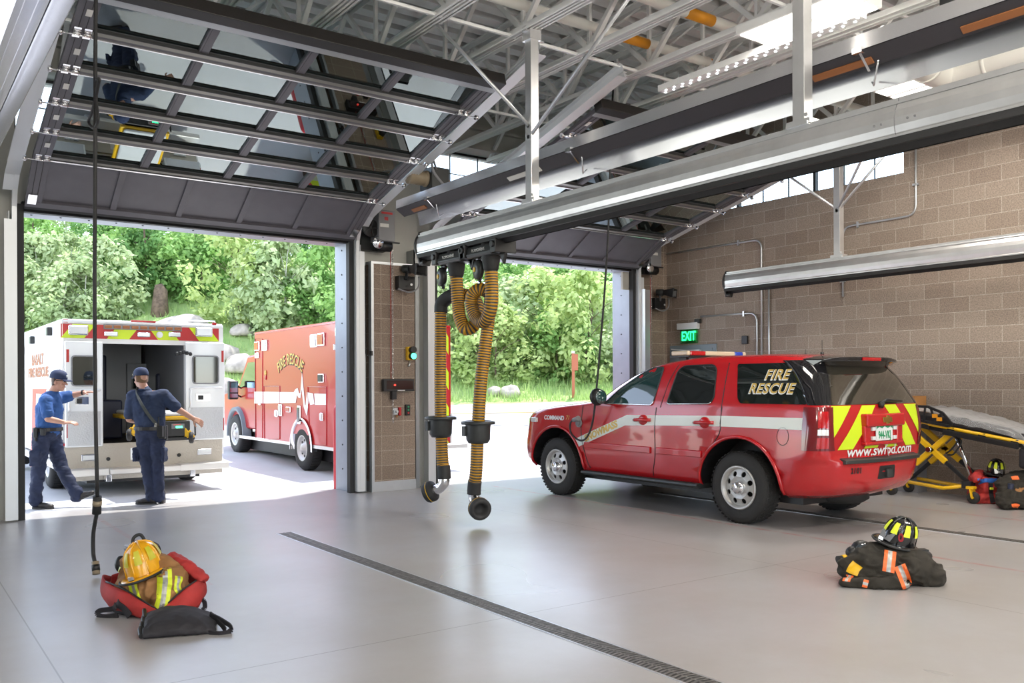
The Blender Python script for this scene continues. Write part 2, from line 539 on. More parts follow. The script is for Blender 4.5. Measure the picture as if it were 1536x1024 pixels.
def floor_mat():
    m, nt, bs = nodes('polished_concrete')
    ge = N(nt, 'ShaderNodeNewGeometry'); sp = N(nt, 'ShaderNodeSeparateXYZ'); lk(nt, ge.outputs['Position'], sp.inputs[0])
    n1 = N(nt, 'ShaderNodeTexNoise'); n1.inputs['Scale'].default_value = .7; n1.inputs['Detail'].default_value = 5; n1.inputs['Roughness'].default_value = .5
    lk(nt, ge.outputs['Position'], n1.inputs['Vector'])
    n2 = N(nt, 'ShaderNodeTexNoise'); n2.inputs['Scale'].default_value = 7; n2.inputs['Detail'].default_value = 6; n2.inputs['Roughness'].default_value = .7
    lk(nt, ge.outputs['Position'], n2.inputs['Vector'])
    cr = N(nt, 'ShaderNodeValToRGB'); e = cr.color_ramp.elements
    e[0].position = .12; e[0].color = (.335, .33, .33, 1); e[1].position = .88; e[1].color = (.47, .467, .467, 1)
    ad = N(nt, 'ShaderNodeMix', data_type='FLOAT'); ad.inputs[0].default_value = .22
    lk(nt, n1.outputs['Fac'], ad.inputs[2]); lk(nt, n2.outputs['Fac'], ad.inputs[3]); lk(nt, ad.outputs[0], cr.inputs[0])
    last = cr.outputs[0]
    def over(mask, col, amt, wear=False):
        nonlocal last
        mx = N(nt, 'ShaderNodeMix', data_type='RGBA'); mx.inputs[7].default_value = col + (1,)
        sc = N(nt, 'ShaderNodeMath', operation='MULTIPLY'); lk(nt, mask.outputs[0], sc.inputs[0]); sc.inputs[1].default_value = amt
        if wear:
            w = N(nt, 'ShaderNodeMapRange'); w.inputs[1].default_value = .35; w.inputs[2].default_value = .6; lk(nt, n2.outputs['Fac'], w.inputs[0])
            s2 = N(nt, 'ShaderNodeMath', operation='MULTIPLY'); lk(nt, sc.outputs[0], s2.inputs[0]); lk(nt, w.outputs[0], s2.inputs[1]); sc = s2
        lk(nt, sc.outputs[0], mx.inputs[0]); lk(nt, last, mx.inputs[6]); last = mx.outputs[2]
    # worn, faintly tinted patches in the slab
    n4 = N(nt, 'ShaderNodeTexNoise'); n4.inputs['Scale'].default_value = .42; n4.inputs['Detail'].default_value = 7; n4.inputs['Roughness'].default_value = .68
    lk(nt, ge.outputs['Position'], n4.inputs['Vector'])
    c4 = N(nt, 'ShaderNodeValToRGB'); q = c4.color_ramp.elements
    q[0].position = .25; q[0].color = (.86, .80, .74, 1); q[1].position = .75; q[1].color = (1.06, 1.08, 1.12, 1)
    lk(nt, n4.outputs['Fac'], c4.inputs[0])
    ml = N(nt, 'ShaderNodeMix', data_type='RGBA', blend_type='MULTIPLY'); ml.inputs[0].default_value = 1.0
    lk(nt, last, ml.inputs[6]); lk(nt, c4.outputs[0], ml.inputs[7]); last = ml.outputs[2]
    jc = (.16, .145, .13)
    for ax, c in (('X', .795), ('Y', 4.825), ('X', 6.28), ('Y', -1.2)):
        over(line_mask(nt, sp, ax, c, .0045), jc, .8)
    red = (.45, .045, .04)
    over(line_mask(nt, sp, 'X', 7.68, .028, 1.0, 11.2, 'Y'), red, .55, True)
    over(line_mask(nt, sp, 'X', 2.12, .030, 7.0, 11.9, 'Y'), red, .22, True)
    over(line_mask(nt, sp, 'X', 10.48, .028, 1.0, 11.2, 'Y'), red, .5, True)
    lk(nt, last, bs.inputs['Base Color'])
    rr = N(nt, 'ShaderNodeMapRange'); rr.inputs[1].default_value = .3; rr.inputs[2].default_value = .7; rr.inputs[1].default_value = .2; rr.inputs[2].default_value = .8; rr.inputs[3].default_value = .25; rr.inputs[4].default_value = .38
    n3 = N(nt, 'ShaderNodeTexNoise'); n3.inputs['Scale'].default_value = .6; n3.inputs['Detail'].default_value = 1.0
    lk(nt, ge.outputs['Position'], n3.inputs['Vector']); lk(nt, n3.outputs['Fac'], rr.inputs[0]); lk(nt, rr.outputs[0], bs.inputs['Roughness'])
    bs.inputs['Specular IOR Level'].default_value = .55
    MATS['polished_concrete'] = m
floor_mat()

def apron_mat(name, c0, c1, scale, rough=.8):
    m, nt, bs = nodes(name)
    ge = N(nt, 'ShaderNodeNewGeometry')
    n1 = N(nt, 'ShaderNodeTexNoise'); n1.inputs['Scale'].default_value = scale; n1.inputs['Detail'].default_value = 8; n1.inputs['Roughness'].default_value = .65
    lk(nt, ge.outputs['Position'], n1.inputs['Vector'])
    cr = N(nt, 'ShaderNodeValToRGB'); e = cr.color_ramp.elements
    e[0].position = .32; e[0].color = c0 + (1,); e[1].position = .68; e[1].color = c1 + (1,)
    lk(nt, n1.outputs['Fac'], cr.inputs[0]); lk(nt, cr.outputs[0], bs.inputs['Base Color'])
    bs.inputs['Roughness'].default_value = rough
    MATS[name] = m
apron_mat('apron_concrete', (.52, .52, .53), (.60, .60, .61), .8)
apron_mat('asphalt', (.30, .30, .315), (.36, .36, .37), 3)
apron_mat('grass_ground', (.22, .36, .10), (.44, .54, .22), .45, .9)

# ------------------------------------------------------------------ room shell
XW, YW, YE = 12.2, 11.85, 12.3          # side wall, door wall inner and outer face
ZDECK = 5.98
g = G(); g.box((-9, -8, -.25), (XW, YE, 0))
struct('floor', g, M_('polished_concrete'), 'polished grey concrete floor of the vehicle bay', 'floor')

# side wall with a clerestory band of daylight windows
g = G()
WZ0, WZ1 = 4.63, 5.30
WY0, WY1 = 7.08, 11.75
g.box((XW, -8, 0), (XW + .3, YE, WZ0)); g.box((XW, -8, WZ1), (XW + .3, YE, ZDECK + .2))
g.box((XW, -8, WZ0), (XW + .3, WY0, WZ1)); g.box((XW, WY1, WZ0), (XW + .3, YE, WZ1))
struct('wall_right', g, M_('block_side'), 'tan concrete block wall on the right of the bay', 'wall')

def window_band(name, fixed, lo, hi, z0, z1, axis, nx, heavy, label):
    """frame with thin bars and panes; axis 'Y' runs along Y at X=fixed"""
    fr = G(); pn = G()
    def P(a, z, d): return V((fixed + d, a, z)) if axis == 'Y' else V((a, fixed + d, z))
    def B(a0, a1, za, zb, d0, d1, gg):
        p, q = P(a0, za, d0), P(a1, zb, d1)
        gg.box((min(p.x, q.x), min(p.y, q.y), min(p.z, q.z)), (max(p.x, q.x), max(p.y, q.y), max(p.z, q.z)))
    B(lo, hi, z0, z0 + .02, .06, .14, fr); B(lo, hi, z1 - .035, z1, .06, .14, fr)
    B(lo, lo + .03, z0, z1, .06, .14, fr); B(hi - .03, hi, z0, z1, .06, .14, fr)
    for i in range(1, nx):
        a = lo + (hi - lo)*i/nx
        w = .024 if i % heavy == 0 else .006
        B(a - w, a + w, z0, z1, .06 if w > .01 else .085, .14 if w > .01 else .115, fr)
    zm = z0 + (z1 - z0)*.5
    B(lo, hi, zm - .005, zm + .005, .085, .115, fr)
    B(lo, hi, z0, z1, .095, .105, pn)
    r = thing(name, label, 'window', tuple(P((lo + hi)/2, z0, .1)), kind='structure')
    part('window_frame', fr, M_('black'), r); part('glass_pane', pn, M_('pane_glass'), r)
    return r
window_band('window_1', XW, WY0, WY1, WZ0, WZ1, 'Y', 9, 3, 'high daylight window band in the right block wall')

# door wall: piers, masonry pillar, header, clerestory
DX = [(1.33, 5.62), (6.95, 11.24)]      # the two door openings
ZH = 3.66
def wallbox(name, lo, hi, m, label):
    g = G(); g.box(lo, hi); return struct(name, g, M_(m), label, 'wall')
wallbox('wall_left', (.04, YW, 0), (DX[0][0], YE, ZDECK), 'plaster_grey', 'pale grey wall end beside the left door')
wallbox('wall_front', (DX[0][1], YW, 0), (DX[1][0], YE, ZDECK), 'plaster_grey', 'grey wall strip between the two overhead doors')
g = G(); g.box((DX[1][1], YW, 0), (XW, YE, ZDECK))
struct('wall_corner', g, M_('block_front'), 'brown block wall end in the far right corner', 'wall')
for i, (a, b) in enumerate(DX):
    g = G(); g.box((a, YW, ZH), (b, YE, WZ0 - .02)); g.box((a, YW, WZ1), (b, YE, ZDECK))
    struct('trim_%d' % (i + 1), g, M_('plaster_grey'), ('grey header wall over the left overhead door', 'grey header wall over the right overhead door')[i], 'wall')
    window_band('window_%d' % (i + 2), YW + .1, a, b, WZ0 - .02, WZ1, 'X', 8, 4, ('daylight window band above the left overhead door', 'daylight window band above the right overhead door')[i])
# steel angle linings of the openings with bolt heads
def lining(i, a, b, label):
    g = G(); t = .012
    g.box((a, YW - .02, 0), (a + t, YE + .01, ZH)); g.box((b - t, YW - .02, 0), (b, YE + .01, ZH))
    g.box((a, YW - .02, ZH - t), (b, YE + .01, ZH))
    for z in [.32 + .36*k for k in range(10)]:
        for x, s in ((a + t, 1), (b - t, -1)): g.cyl((x, YW + .22, z), (x + s*.008, YW + .22, z), .012, n=8, mi=1)
    x = a + .2
    while x < b - .1:
        g.cyl((x, YW + .22, ZH - t), (x, YW + .22, ZH - t - .008), .012, n=8, mi=1); x += .32
    return struct('trim_%d' % i, g, [M_('jamb_blue'), M_('black')], label, 'door lining')
lining(3, *DX[0], 'blue grey steel lining around the left door opening')
lining(4, *DX[1], 'blue grey steel lining around the right door opening')

# projecting block pillar with steel corner guards and plinth plate
g = G(); g.box((5.86, 11.58, .15), (6.56, YW, 3.33))
struct('pillar', g, M_('block_front'), 'brown block pillar between the two overhead doors', 'pillar')
g = G()
for x0, x1 in ((5.835, 5.865),):
    g.box((x0, 11.565, 0), (x1, 11.66, 3.36)); g.box((5.84, 11.572, 0), (5.88, 11.576, 3.36))
g.box((5.85, 11.57, 0), (6.57, YW, .15)); g.box((5.84, 11.57, 3.33), (6.57, YW, 3.37))
for x in (5.9, 6.2, 6.5): g.cyl((x, 11.57, .12), (x, 11.564, .12), .009, n=8)
struct('trim_5', g, M_('galv'), 'steel corner guard and plinth plate on the block pillar', 'trim', bevel=.003)

# far walls of the hall behind the viewpoint, with their own open doors
g = G()
g.box((-9.2, -8, 0), (-9, YE, ZDECK))
for x0, x1 in ((-9, -7.0), (-2.6, .2), (5.0, 6.9), (11.2, XW)): g.box((x0, -8.2, 0), (x1, -8, ZDECK))
g.box((-9, -8.2, 3.8), (XW, -8, ZDECK)); g.box((-9, YW, ZH), (.04, YE, ZDECK)); g.box((-9, YW, 0), (-8.9, YE, ZDECK)); g.box((-5.0, YW, 0), (-4.25, YE, ZH))
struct('wall_back', g, M_('plaster_grey'), 'plain back and left walls of the hall', 'wall')

# ceiling: deep ribbed steel deck
g = G()
g.box((-9.2, -8.2, ZDECK + .13), (XW + .3, YE + .3, ZDECK + .25), 1)
y = -8.0
while y < YE:
    g.box((-9.2, y, ZDECK), (XW, y + .17, ZDECK + .13), 0); y += .305
struct('ceiling', g, [M_('white_steel'), M_('grey_paint')], 'white ribbed steel roof deck', 'ceiling')

# roof joists
ZB = 5.16
def joist(x, lab):
    g = G(); y0, y1 = -8.0, YW - .02
    for dx in (-.045, .045):
        g.box((x + dx - .032, y0, ZB), (x + dx + .032, y1, ZB + .012)); g.box((x + (dx - .006 if dx < 0 else dx - .006), y0, ZB), (x + dx + .006, y1, ZB + .07))
        g.box((x + dx - .032, y0, ZDECK - .012), (x + dx + .032, y1, ZDECK)); g.box((x + dx - .006, y0, ZDECK - .07), (x + dx + .006, y1, ZDECK))
    n = 13; st = (y1 - y0)/n
    for k in range(n):
        a, m, b = y0 + st*k, y0 + st*(k + .5), y0 + st*(k + 1)
        g.bar((x, a, ZB + .04), (x, m, ZDECK - .04), .05, .05); g.bar((x, m, ZDECK - .04), (x, b, ZB + .04), .05, .05)
        if k: g.bar((x, a, ZB + .04), (x, a, ZDECK - .04), .038, .038)
    o = struct('roof_beam', g, M_('white_steel'), lab, 'joist')
    o['group'] = 'white open web roof joists'
    return o
JX = [-2.7, -1.8, -.9, 0, .9, 1.8, 2.7, 3.6, 4.5, 5.4, 6.3, 7.2, 8.1, 9.0, 9.9, 10.8, 11.7]
for x in JX: joist(x, 'white open web steel joist under the roof deck')
# rod bridging across the joists, and the grey edge beam over the doors
for y in (2.6, 5.3, 7.4, 9.6):
    for z in (ZB + .02, ZB + .42):
        g = G(); g.bar((-3, y, z), (XW, y, z), .03, .03)
        for x in JX[:-1]:
            if z < 5.3: g.bar((x, y, ZB + .05), (x + .9, y, ZDECK - .05), .022, .022)
        o = struct('roof_brace', g, M_('white_steel'), 'thin white bridging bar crossing under the joists', 'brace'); o['group'] = 'white bridging bars'
g = G(); g.box((-2.6, YW - .2, 5.3), (XW, YW, 5.33)); g.box((-2.6, YW - .2, 5.62), (XW, YW, 5.65)); g.box((-2.6, YW - .11, 5.3), (XW, YW - .09, 5.65))
struct('beam', g, M_('plaster_grey'), 'grey steel edge beam above the door wall windows', 'beam')

# ------------------------------------------------------------------ overhead doors
K = .268                                   # slope of the open tracks
def track_pt(y): return V((0, y, 3.98 + K*(11.35 - y)))
SEC = [11.42, 10.83, 10.255, 9.68, 9.10, 8.525, 7.95]
def sec_pts():
    P = [V((0, 11.55, 3.69))] + [track_pt(y) for y in SEC[1:]]
    return P
SP = sec_pts()

def overhead(idx, x0, x1, label):
    r = thing('door_%d' % idx, label, 'overhead door', ((x0 + x1)/2, 11.5, 3.7), kind='structure')
    x0 += .06; x1 -= .06
    n4 = 4
    for j in range(6):
        a, b = SP[j], SP[j + 1]
        d = (b - a).normalized(); L = (b - a).length
        nrm = V((0, d.z, -d.y))            # towards the room, downwards
        if nrm.z > 0: nrm = -nrm
        def P(x, s, t): return V((x, 0, 0)) + a + d*s + nrm*t
        def slab(gg, xa, xb, s0, s1, t0, t1, mi=0):
            vs = [P(x, s, t) for t in (t0, t1) for s in (s0, s1) for x in (xa, xb)]
            gg.add(vs, [(0, 2, 3, 1), (4, 5, 7, 6), (0, 1, 5, 4), (2, 6, 7, 3), (0, 4, 6, 2), (1, 3, 7, 5)], mi)
        fr = G(); gp = G()
        sw = .17                           # end stiles
        for xa, xb in ((x0, x0 + sw), (x1 - sw, x1)):
            slab(fr, xa, xb, .005, L - .005, 0, .05)
            for q in (.05, .11): slab(fr, xa + q, xa + q + .006, .01, L - .01, .05, .054, 2)
        if j == 0:
            slab(fr, x0 + sw, x1 - sw, .01, L - .005, 0, .02)
            slab(fr, x0 + sw, x1 - sw, L - .05, L - .032, .02, .062, 4); slab(fr, x0, x1, .0, .085, 0, .055); slab(fr, x0, x1, -.05, .0, .0, .05, 1)
            for k in range(1, 5):
                xm = x0 + sw + (x1 - x0 - 2*sw)*k/5
                slab(fr, xm - .035, xm + .035, .085, L, .02, .045)
        else:
            slab(fr, x0 + sw, x1 - sw, .004, .065, 0, .05); slab(fr, x0 + sw, x1 - sw, L - .065, L - .004, 0, .05)
            slab(fr, x0 + sw, x1 - sw, .004, .060, .05, .060, 3)
            slab(fr, x0 + sw, x1 - sw, .060, .075, .03, .064, 1)
            slab(fr, x0 + sw, x1 - sw, L - .062, L - .048, .03, .062, 4)
            for k in range(1, n4):
                xm = x0 + sw + (x1 - x0 - 2*sw)*k/n4
                slab(fr, xm - .045, xm + .045, .065, L - .065, 0, .05)
                slab(fr, xm - .028, xm - .024, .065, L - .065, .05, .053, 2)
        f = part('door_section', fr, [M_('door_grey'), M_('black_rubber'), M_('door_dark'), mat('rail_face', (.25, .24, .21), .35, .45), M_('alu_bright')], r, bevel=.003, seg=1)
        if j:
            for k in range(n4):
                xa = x0 + sw + (x1 - x0 - 2*sw)*k/n4 + (.045 if k else 0); xb = x0 + sw + (x1 - x0 - 2*sw)*(k + 1)/n4 - (.045 if k < n4 - 1 else 0)
                gp = G(); slab(gp, xa, xb, .06, L - .06, .015, .021)
                part('glass_pane', gp, M_('door_glass'), f)
        # hinges with roller stems
        for xs, sgn in ((x0 + .02, 1), (x1 - .02, -1)):
            h = G()
            if j == 0:
                slab(h, xs, xs + sgn*.09, .06, .22, .055, .062)
            else:
                for q in (.0, .085):
                    xa = xs + sgn*q
                    slab(h, min(xa, xa + sgn*.06), max(xa, xa + sgn*.06), -.075, .075, .052, .058)
                    h.cyl(P(min(xa, xa + sgn*.06), 0, .07), P(max(xa, xa + sgn*.06), 0, .07), .016, n=8)
                h.cyl(P(xs + sgn*.15, 0, .085), P(xs - sgn*.12, 0, .085), .007, n=8)
                h.cyl(P(xs - sgn*.12, 0, .085), P(xs - sgn*.09, 0, .085), .03, n=12)
            part('hinge', h, M_('chrome'), r)
        if j:
            lb = G(); slab(lb, x0 + .075, x0 + .125, L*.42, L*.58, .0545, .056); part('sticker', lb, M_('white_plastic'), r)
    # stiffening truss on the top section
    a = SP[-1]; g = G(); d = (SP[-1] - SP[-2]).normalized(); nrm = V((0, d.z, -d.y)); nrm = nrm if nrm.z < 0 else -nrm
    for s, t in ((-.02, .06), (-.14, .055)):
        p = a + d*s + nrm*t
    g.bar(V((x0 - .03, 0, 0)) + a + nrm*.02 + d*.05, V((x1 + .03, 0, 0)) + a + nrm*.02 + d*.05, .13, .13, up=nrm)
    g.bar(V((x0, 0, 0)) + a + nrm*.07 - d*.06, V((x1, 0, 0)) + a + nrm*.07 - d*.06, .09, .012, mi=1, up=nrm)
    part('top_strut', g, [M_('door_dark'), M_('rail_alu')], r, bevel=.006)
    # tracks
    for x, sgn in ((x0 - .11, 1), (x1 + .11, -1)):
        pth = [V((x, 11.66, .02)), V((x, 11.66, 3.45)), V((x, 11.65, 3.66)), V((x, 11.56, 3.86)), V((x, 11.36, 4.0)), V((x, 11.1, 4.075)), V((x, 7.35, 4.075 + K*3.75))]
        tg = G()
        for dx, w, h in ((0, .012, .075), (sgn*.02, .05, .008)):
            for i in range(len(pth) - 1):
                o = V((dx, 0, 0))
                p, q = pth[i] + o, pth[i + 1] + o
                dd = (q - p).normalized(); up = V((0, -dd.z, dd.y))
                tg.bar(p, q, w, h, up=up)
                if w > .02: tg.bar(p + up*.034, q + up*.034, w, .008, up=up); tg.bar(p - up*.034, q - up*.034, w, .008, up=up)
        # back angle of the horizontal run with slots
        p, q = pth[4] + V((-sgn*.02, 0, .07)), pth[-1] + V((-sgn*.02, 0, .07))
        tg.bar(p, q, .006, .08, up=(0, 0, 1)); tg.bar(p + V((-sgn*.03, 0, .04)), q + V((-sgn*.03, 0, .04)), .06, .006)
        tg.box((min(x - sgn*.03, x - sgn*.036), 11.64, .02), (max(x - sgn*.03, x - sgn*.036), YW - .005, 3.6))
        for i in range(3, len(pth) - 1): tg.bar(pth[i] + V((-sgn*.055, 0, -.035)), pth[i + 1] + V((-sgn*.055, 0, -.035)), .10, .007)
        tg.box((min(x - sgn*.005, x - sgn*.085), 11.618, .02), (max(x - sgn*.005, x - sgn*.085), 11.624, 3.5))
        tg.bar(pth[-1] + V((0, .1, .05)), (x, 7.45, ZB + .02), .03, .006)
        part('track', tg, M_('track_zinc'), r)
    # weather seals on the jambs
    for x in (x0 - .02, x1 + .02):
        sg = G(); sg.box((x - .035, YW - .16, 0), (x + .035, YW - .06, 3.7)); part('jamb_seal', sg, M_('black_rubber'), r)
    sg = G(); sg.box((x0, YW - .12, 3.62), (x1, YW - .02, 3.74)); part('head_seal', sg, M_('black_rubber'), r)
    return r
overhead(1, *DX[0], 'left glazed overhead door, rolled up over the two ambulances')
overhead(2, *DX[1], 'right glazed overhead door, rolled up beyond the red command car')

# ------------------------------------------------------------------ personnel door beyond the car
g = G(); r = thing('door_3', 'grey steel side door under the exit sign, mostly behind the red car', 'door', (XW - .02, 11.18, 0), kind='structure')
g.box((XW - .03, 10.62, 0), (XW + .02, 11.75, 2.27)); part('frame', g, M_('door3'), r, bevel=.004)
g = G(); g.box((XW - .045, 10.70, .01), (XW - .03, 11.67, 2.20)); lf = part('door_leaf', g, M_('door3'), r)
g = G(); g.box((XW - .09, 10.95, 2.12), (XW - .045, 11.35, 2.18)); g.bar((XW - .1, 11.3, 2.17), (XW - .2, 11.55, 2.2), .02, .02); part('door_closer', g, M_('alu'), lf)
g = G(); g.box((XW - .1, 10.8, 1.0), (XW - .06, 11.55, 1.05)); part('push_bar', g, M_('alu'), lf)
# ------------------------------------------------------------------ outdoors
def sstep(a, b, x):
    t = max(0, min(1, (x - a)/(b - a))); return t*t*(3 - 2*t)
def skyline(a, extra=0.0):
    """how high the hill crest stands above eye level, by direction"""
    P = [(-.7, .175), (-.45, .165), (-.2, .14), (-.05, .11), (.1, .10), (.2, .07), (.35, .03), (.6, .0)]
    if a <= P[0][0]: return P[0][1] + extra
    for (a0, z0), (a1, z1) in zip(P, P[1:]):
        if a <= a1: return z0 + (z1 - z0)*(a - a0)/(a1 - a0) + extra
    return P[-1][1] + extra
def ter(d, l):
    """terrain height; d = distance along the street-crossing axis, l = sideways"""
    z = -.03
    if d < 17: z -= .04*sstep(10, 15, d)
    else: z += -.04 + .0
    if d >= 17:
        z = -.07 + (.12)*sstep(17, 20.5, d)
        if d > 20.5: z = .05 + (d - 20.5)*.079
    if d > 25: z += .018*l*sstep(25, 31, d)
    if d > 31:
        s1 = .20 + .36*sstep(6, -10, l) if False else .20 + .34*(1 - sstep(-9, 3, l))
        z0 = .05 + 10.5*.079 + .018*l
        z = z0 + (min(d, 38.5) - 31)*s1
        if d > 38.5: z += (d - 38.5)*.56
        z = min(z, EYE + d*skyline(l/d))
    return z
def W(d, l, z=0): 
    p = FWD*d + RGT*l; return V((p.x, p.y, z))
def tw(d, l): return W(d, l, ter(d, l))
def dl(X, Y): return (X*FWD.x + Y*FWD.y, X*RGT.x + Y*RGT.y)

g = G()
def ap(u, v):
    X = -14 + 46*u; Y = YE - .02 + 26*v
    # out to the street edge only
    d, l = dl(X, Y)
    if d > 25.0:
        k = d - 25.0; X -= FWD.x*k; Y -= FWD.y*k; d = 25.0; l = X*RGT.x + Y*RGT.y
    return V((X, Y, ter(d, l)))
g.grid(ap, 60, 50)
struct('ground', g, M_('apron_concrete'), 'bright concrete apron outside the doors', 'ground')
g = G(); g.grid(lambda u, v: tw(25.0 + 6.0*v, -40 + 90*u) , 70, 8)
for s in (-40,):
    g.grid(lambda u, v: tw(28.0 + .12*v, -40 + 90*u) + V((0, 0, .012)), 70, 1, mi=1)
struct('road', g, [M_('asphalt'), mat('road_yellow', (.62, .42, .10), .7)], 'grey street crossing beyond the apron', 'road')
g = G(); g.grid(lambda u, v: tw(31.0 + 44*v**1.3, -48 + 105*u) + V((0, 0, .25*noise.noise(V((u*60, v*40, 3)))*min(1, v*8))), 130, 60)
struct('hillside', g, M_('grass_ground'), 'green grassy hillside rising behind the street', 'hill')

# ------------------------------------------------------------------ leaves
def leaf_mat(name, c0, c1, tr=.4):
    m, nt, bs = nodes(name)
    ge = N(nt, 'ShaderNodeNewGeometry'); n1 = N(nt, 'ShaderNodeTexNoise'); n1.inputs['Scale'].default_value = 1.1; n1.inputs['Detail'].default_value = 6; n1.inputs['Roughness'].default_value = .75
    lk(nt, ge.outputs['Position'], n1.inputs['Vector'])
    cr = N(nt, 'ShaderNodeValToRGB'); e = cr.color_ramp.elements
    e[0].position = .32; e[0].color = c0 + (1,); e[1].position = .68; e[1].color = c1 + (1,)
    lk(nt, n1.outputs['Fac'], cr.inputs[0]); lk(nt, cr.outputs[0], bs.inputs['Base Color'])
    bs.inputs['Roughness'].default_value = .6; bs.inputs['Specular IOR Level'].default_value = .2
    t = N(nt, 'ShaderNodeBsdfTranslucent'); lk(nt, cr.outputs[0], t.inputs[0])
    mx = N(nt, 'ShaderNodeMixShader'); mx.inputs[0].default_value = tr
    o = nt.nodes['Material Output']
    lk(nt, bs.outputs[0], mx.inputs[1]); lk(nt, t.outputs[0], mx.inputs[2]); lk(nt, mx.outputs[0], o.inputs[0])
    MATS[name] = m; return m
leaf_mat('leaf_mid', (.16, .33, .08), (.42, .62, .22))
leaf_mat('leaf_dark', (.08, .21, .06), (.28, .48, .16))
leaf_mat('leaf_pale', (.32, .44, .20), (.62, .70, .42))
leaf_mat('leaf_yellow', (.34, .48, .14), (.64, .72, .34))
leaf_mat('grass_blade', (.26, .44, .12), (.58, .68, .30), .35)

def crown_mesh(rng, R, Hh, clumps, per, leaf, z0):
    g = G()
    for c in range(clumps):
        a = rng.uniform(0, 2*pi); rr = R*math.sqrt(rng.random())
        zz = rng.random()
        prof = max(.25, math.sin(pi*min(.98, zz*.8 + .15)))
        cc = V((cos(a)*rr*prof, sin(a)*rr*prof, z0 + zz*(Hh - z0)))
        cr = R*rng.uniform(.16, .34)
        for k in range(per):
            d = V((rng.gauss(0, 1), rng.gauss(0, 1), rng.gauss(0, .75)))
            if d.length < .01: continue
            p = cc + d.normalized()*cr*(rng.random()**.4)
            n = (d.normalized() + V((rng.uniform(-.7, .7), rng.uniform(-.7, .7), rng.uniform(-.1, 1.0)))).normalized()
            u = n.orthogonal().normalized(); w = n.cross(u); th = rng.uniform(0, 2*pi)
            a1 = (u*cos(th) + w*sin(th))*leaf*rng.uniform(.6, 1.3); b1 = (w*cos(th) - u*sin(th))*leaf*rng.uniform(.4, .8)
            b = len(g.v)
            g.v.extend((p - a1, p - a1*.1 + b1, p + a1, p - a1*.1 - b1)); g.f.append([b, b + 1, b + 2, b + 3]); g.m.append(0); g.sm.append(False)
    return g
def trunk_mesh(rng, Hh, r, branches, R):
    g = G(); pts = [V((0, 0, -.4)), V((rng.uniform(-.1, .1), rng.uniform(-.1, .1), Hh*.3)), V((rng.uniform(-.3, .3), rng.uniform(-.3, .3), Hh*.65)), V((rng.uniform(-.3, .3), rng.uniform(-.3, .3), Hh*.9))]
    g.tube(smooth_path(pts, 4), [r*(1 - .8*i/12) for i in range(13)], 7)
    for k in range(branches):
        t = rng.uniform(.2, .8); p = pts[1].lerp(pts[2], t); a = rng.uniform(0, 2*pi)
        q = p + V((cos(a)*R*.6, sin(a)*R*.6, Hh*.2)); g.tube([p, p.lerp(q, .5) + V((0, 0, .1)), q], [r*.35, r*.25, r*.1], 5)
    return g

rng = random.Random(11)
def make_tree(kind, leafm, bark, R, Hh, clumps, per, leaf, z0, tr, br, label, group):
    t = thing(kind, label, 'tree' if 'tree' in kind else 'bush', (0, 0, 0), 0, group)
    part('crown', crown_mesh(rng, R, Hh, clumps, per, leaf, z0), M_(leafm), t, local=True)
    part('trunk', trunk_mesh(rng, Hh, tr, br, R), M_(bark), t, local=True)
    return t
protos = {
 'broad': make_tree('hillside_tree', 'leaf_mid', 'bark', 2.3, 6.5, 60, 52, .17, 1.2, .13, 6, 'mid green broad-leaved tree among many on the wooded hillside', 'mid green hillside trees'),
 'dark': make_tree('hillside_tree', 'leaf_dark', 'bark', 2.1, 6.0, 60, 52, .16, .8, .12, 6, 'dark green dense tree among many on the wooded hillside', 'dark green hillside trees'),
 'aspen': make_tree('aspen_tree', 'leaf_mid', 'bark_pale', 1.7, 7.5, 40, 44, .15, 3.6, .10, 5, 'slim aspen tree with a pale bare trunk on the hillside', 'pale trunked aspens on the hillside'),
 'pale': make_tree('leafy_bush', 'leaf_pale', 'bark_pale', 1.9, 3.8, 52, 52, .13, .15, .05, 8, 'pale grey green bush at the foot of the hillside', 'pale bushes at the foot of the hillside'),
 'yellow': make_tree('leafy_bush', 'leaf_yellow', 'bark', 2.0, 4.2, 52, 52, .13, .15, .05, 8, 'yellow green bush at the foot of the hillside', 'yellow green bushes at the foot of the hillside'),
 'bush': make_tree('leafy_bush', 'leaf_mid', 'bark', 1.8, 3.4, 52, 52, .13, .1, .05, 8, 'mid green bush at the edge of the grass slope', 'mid green bushes at the grass edge'),
}
used = set()
def plant(k, d, px, s=1.0, dz=0.0):
    l = (px - 768)/FPX*d
    loc = tw(d, l) + V((0, 0, dz)); p = protos[k]
    hp = {'broad': 6.9, 'dark': 6.4, 'aspen': 7.9, 'pale': 4.2, 'yellow': 4.6, 'bush': 3.8}[k]
    room = EYE + d*skyline(l/d, .052) - loc.z
    s = min(s, room/hp)
    if s < .3: return None
    rz = rng.uniform(0, 6.28)
    if k not in used:
        used.add(k); p.location = loc; p.rotation_euler = (0, 0, rz); p.scale = (s, s, s*rng.uniform(.9, 1.15)); o = p
    else:
        o = dup(p, loc, rz, scale=(s*rng.uniform(.9, 1.15), s*rng.uniform(.9, 1.15), s*rng.uniform(.85, 1.15)))
    return o
# front row of bushes along the grass edge
for px in range(-10, 1010, 34):
    q = px + rng.uniform(-12, 12)
    if 180 < px < 345: k, d = rng.choice(['bush', 'dark', 'bush']), rng.uniform(39, 41)
    elif px <= 180: k, d = rng.choice(['yellow', 'yellow', 'pale', 'pale', 'bush']), rng.uniform(35.5, 38)
    elif px < 520: k, d = rng.choice(['bush', 'bush', 'yellow', 'pale']), rng.uniform(36.5, 38.5)
    else: k, d = rng.choice(['bush', 'pale', 'pale', 'yellow', 'bush']), rng.uniform(33.6, 36.5)
    plant(k, d, q, rng.uniform(.75, 1.1), -.3)
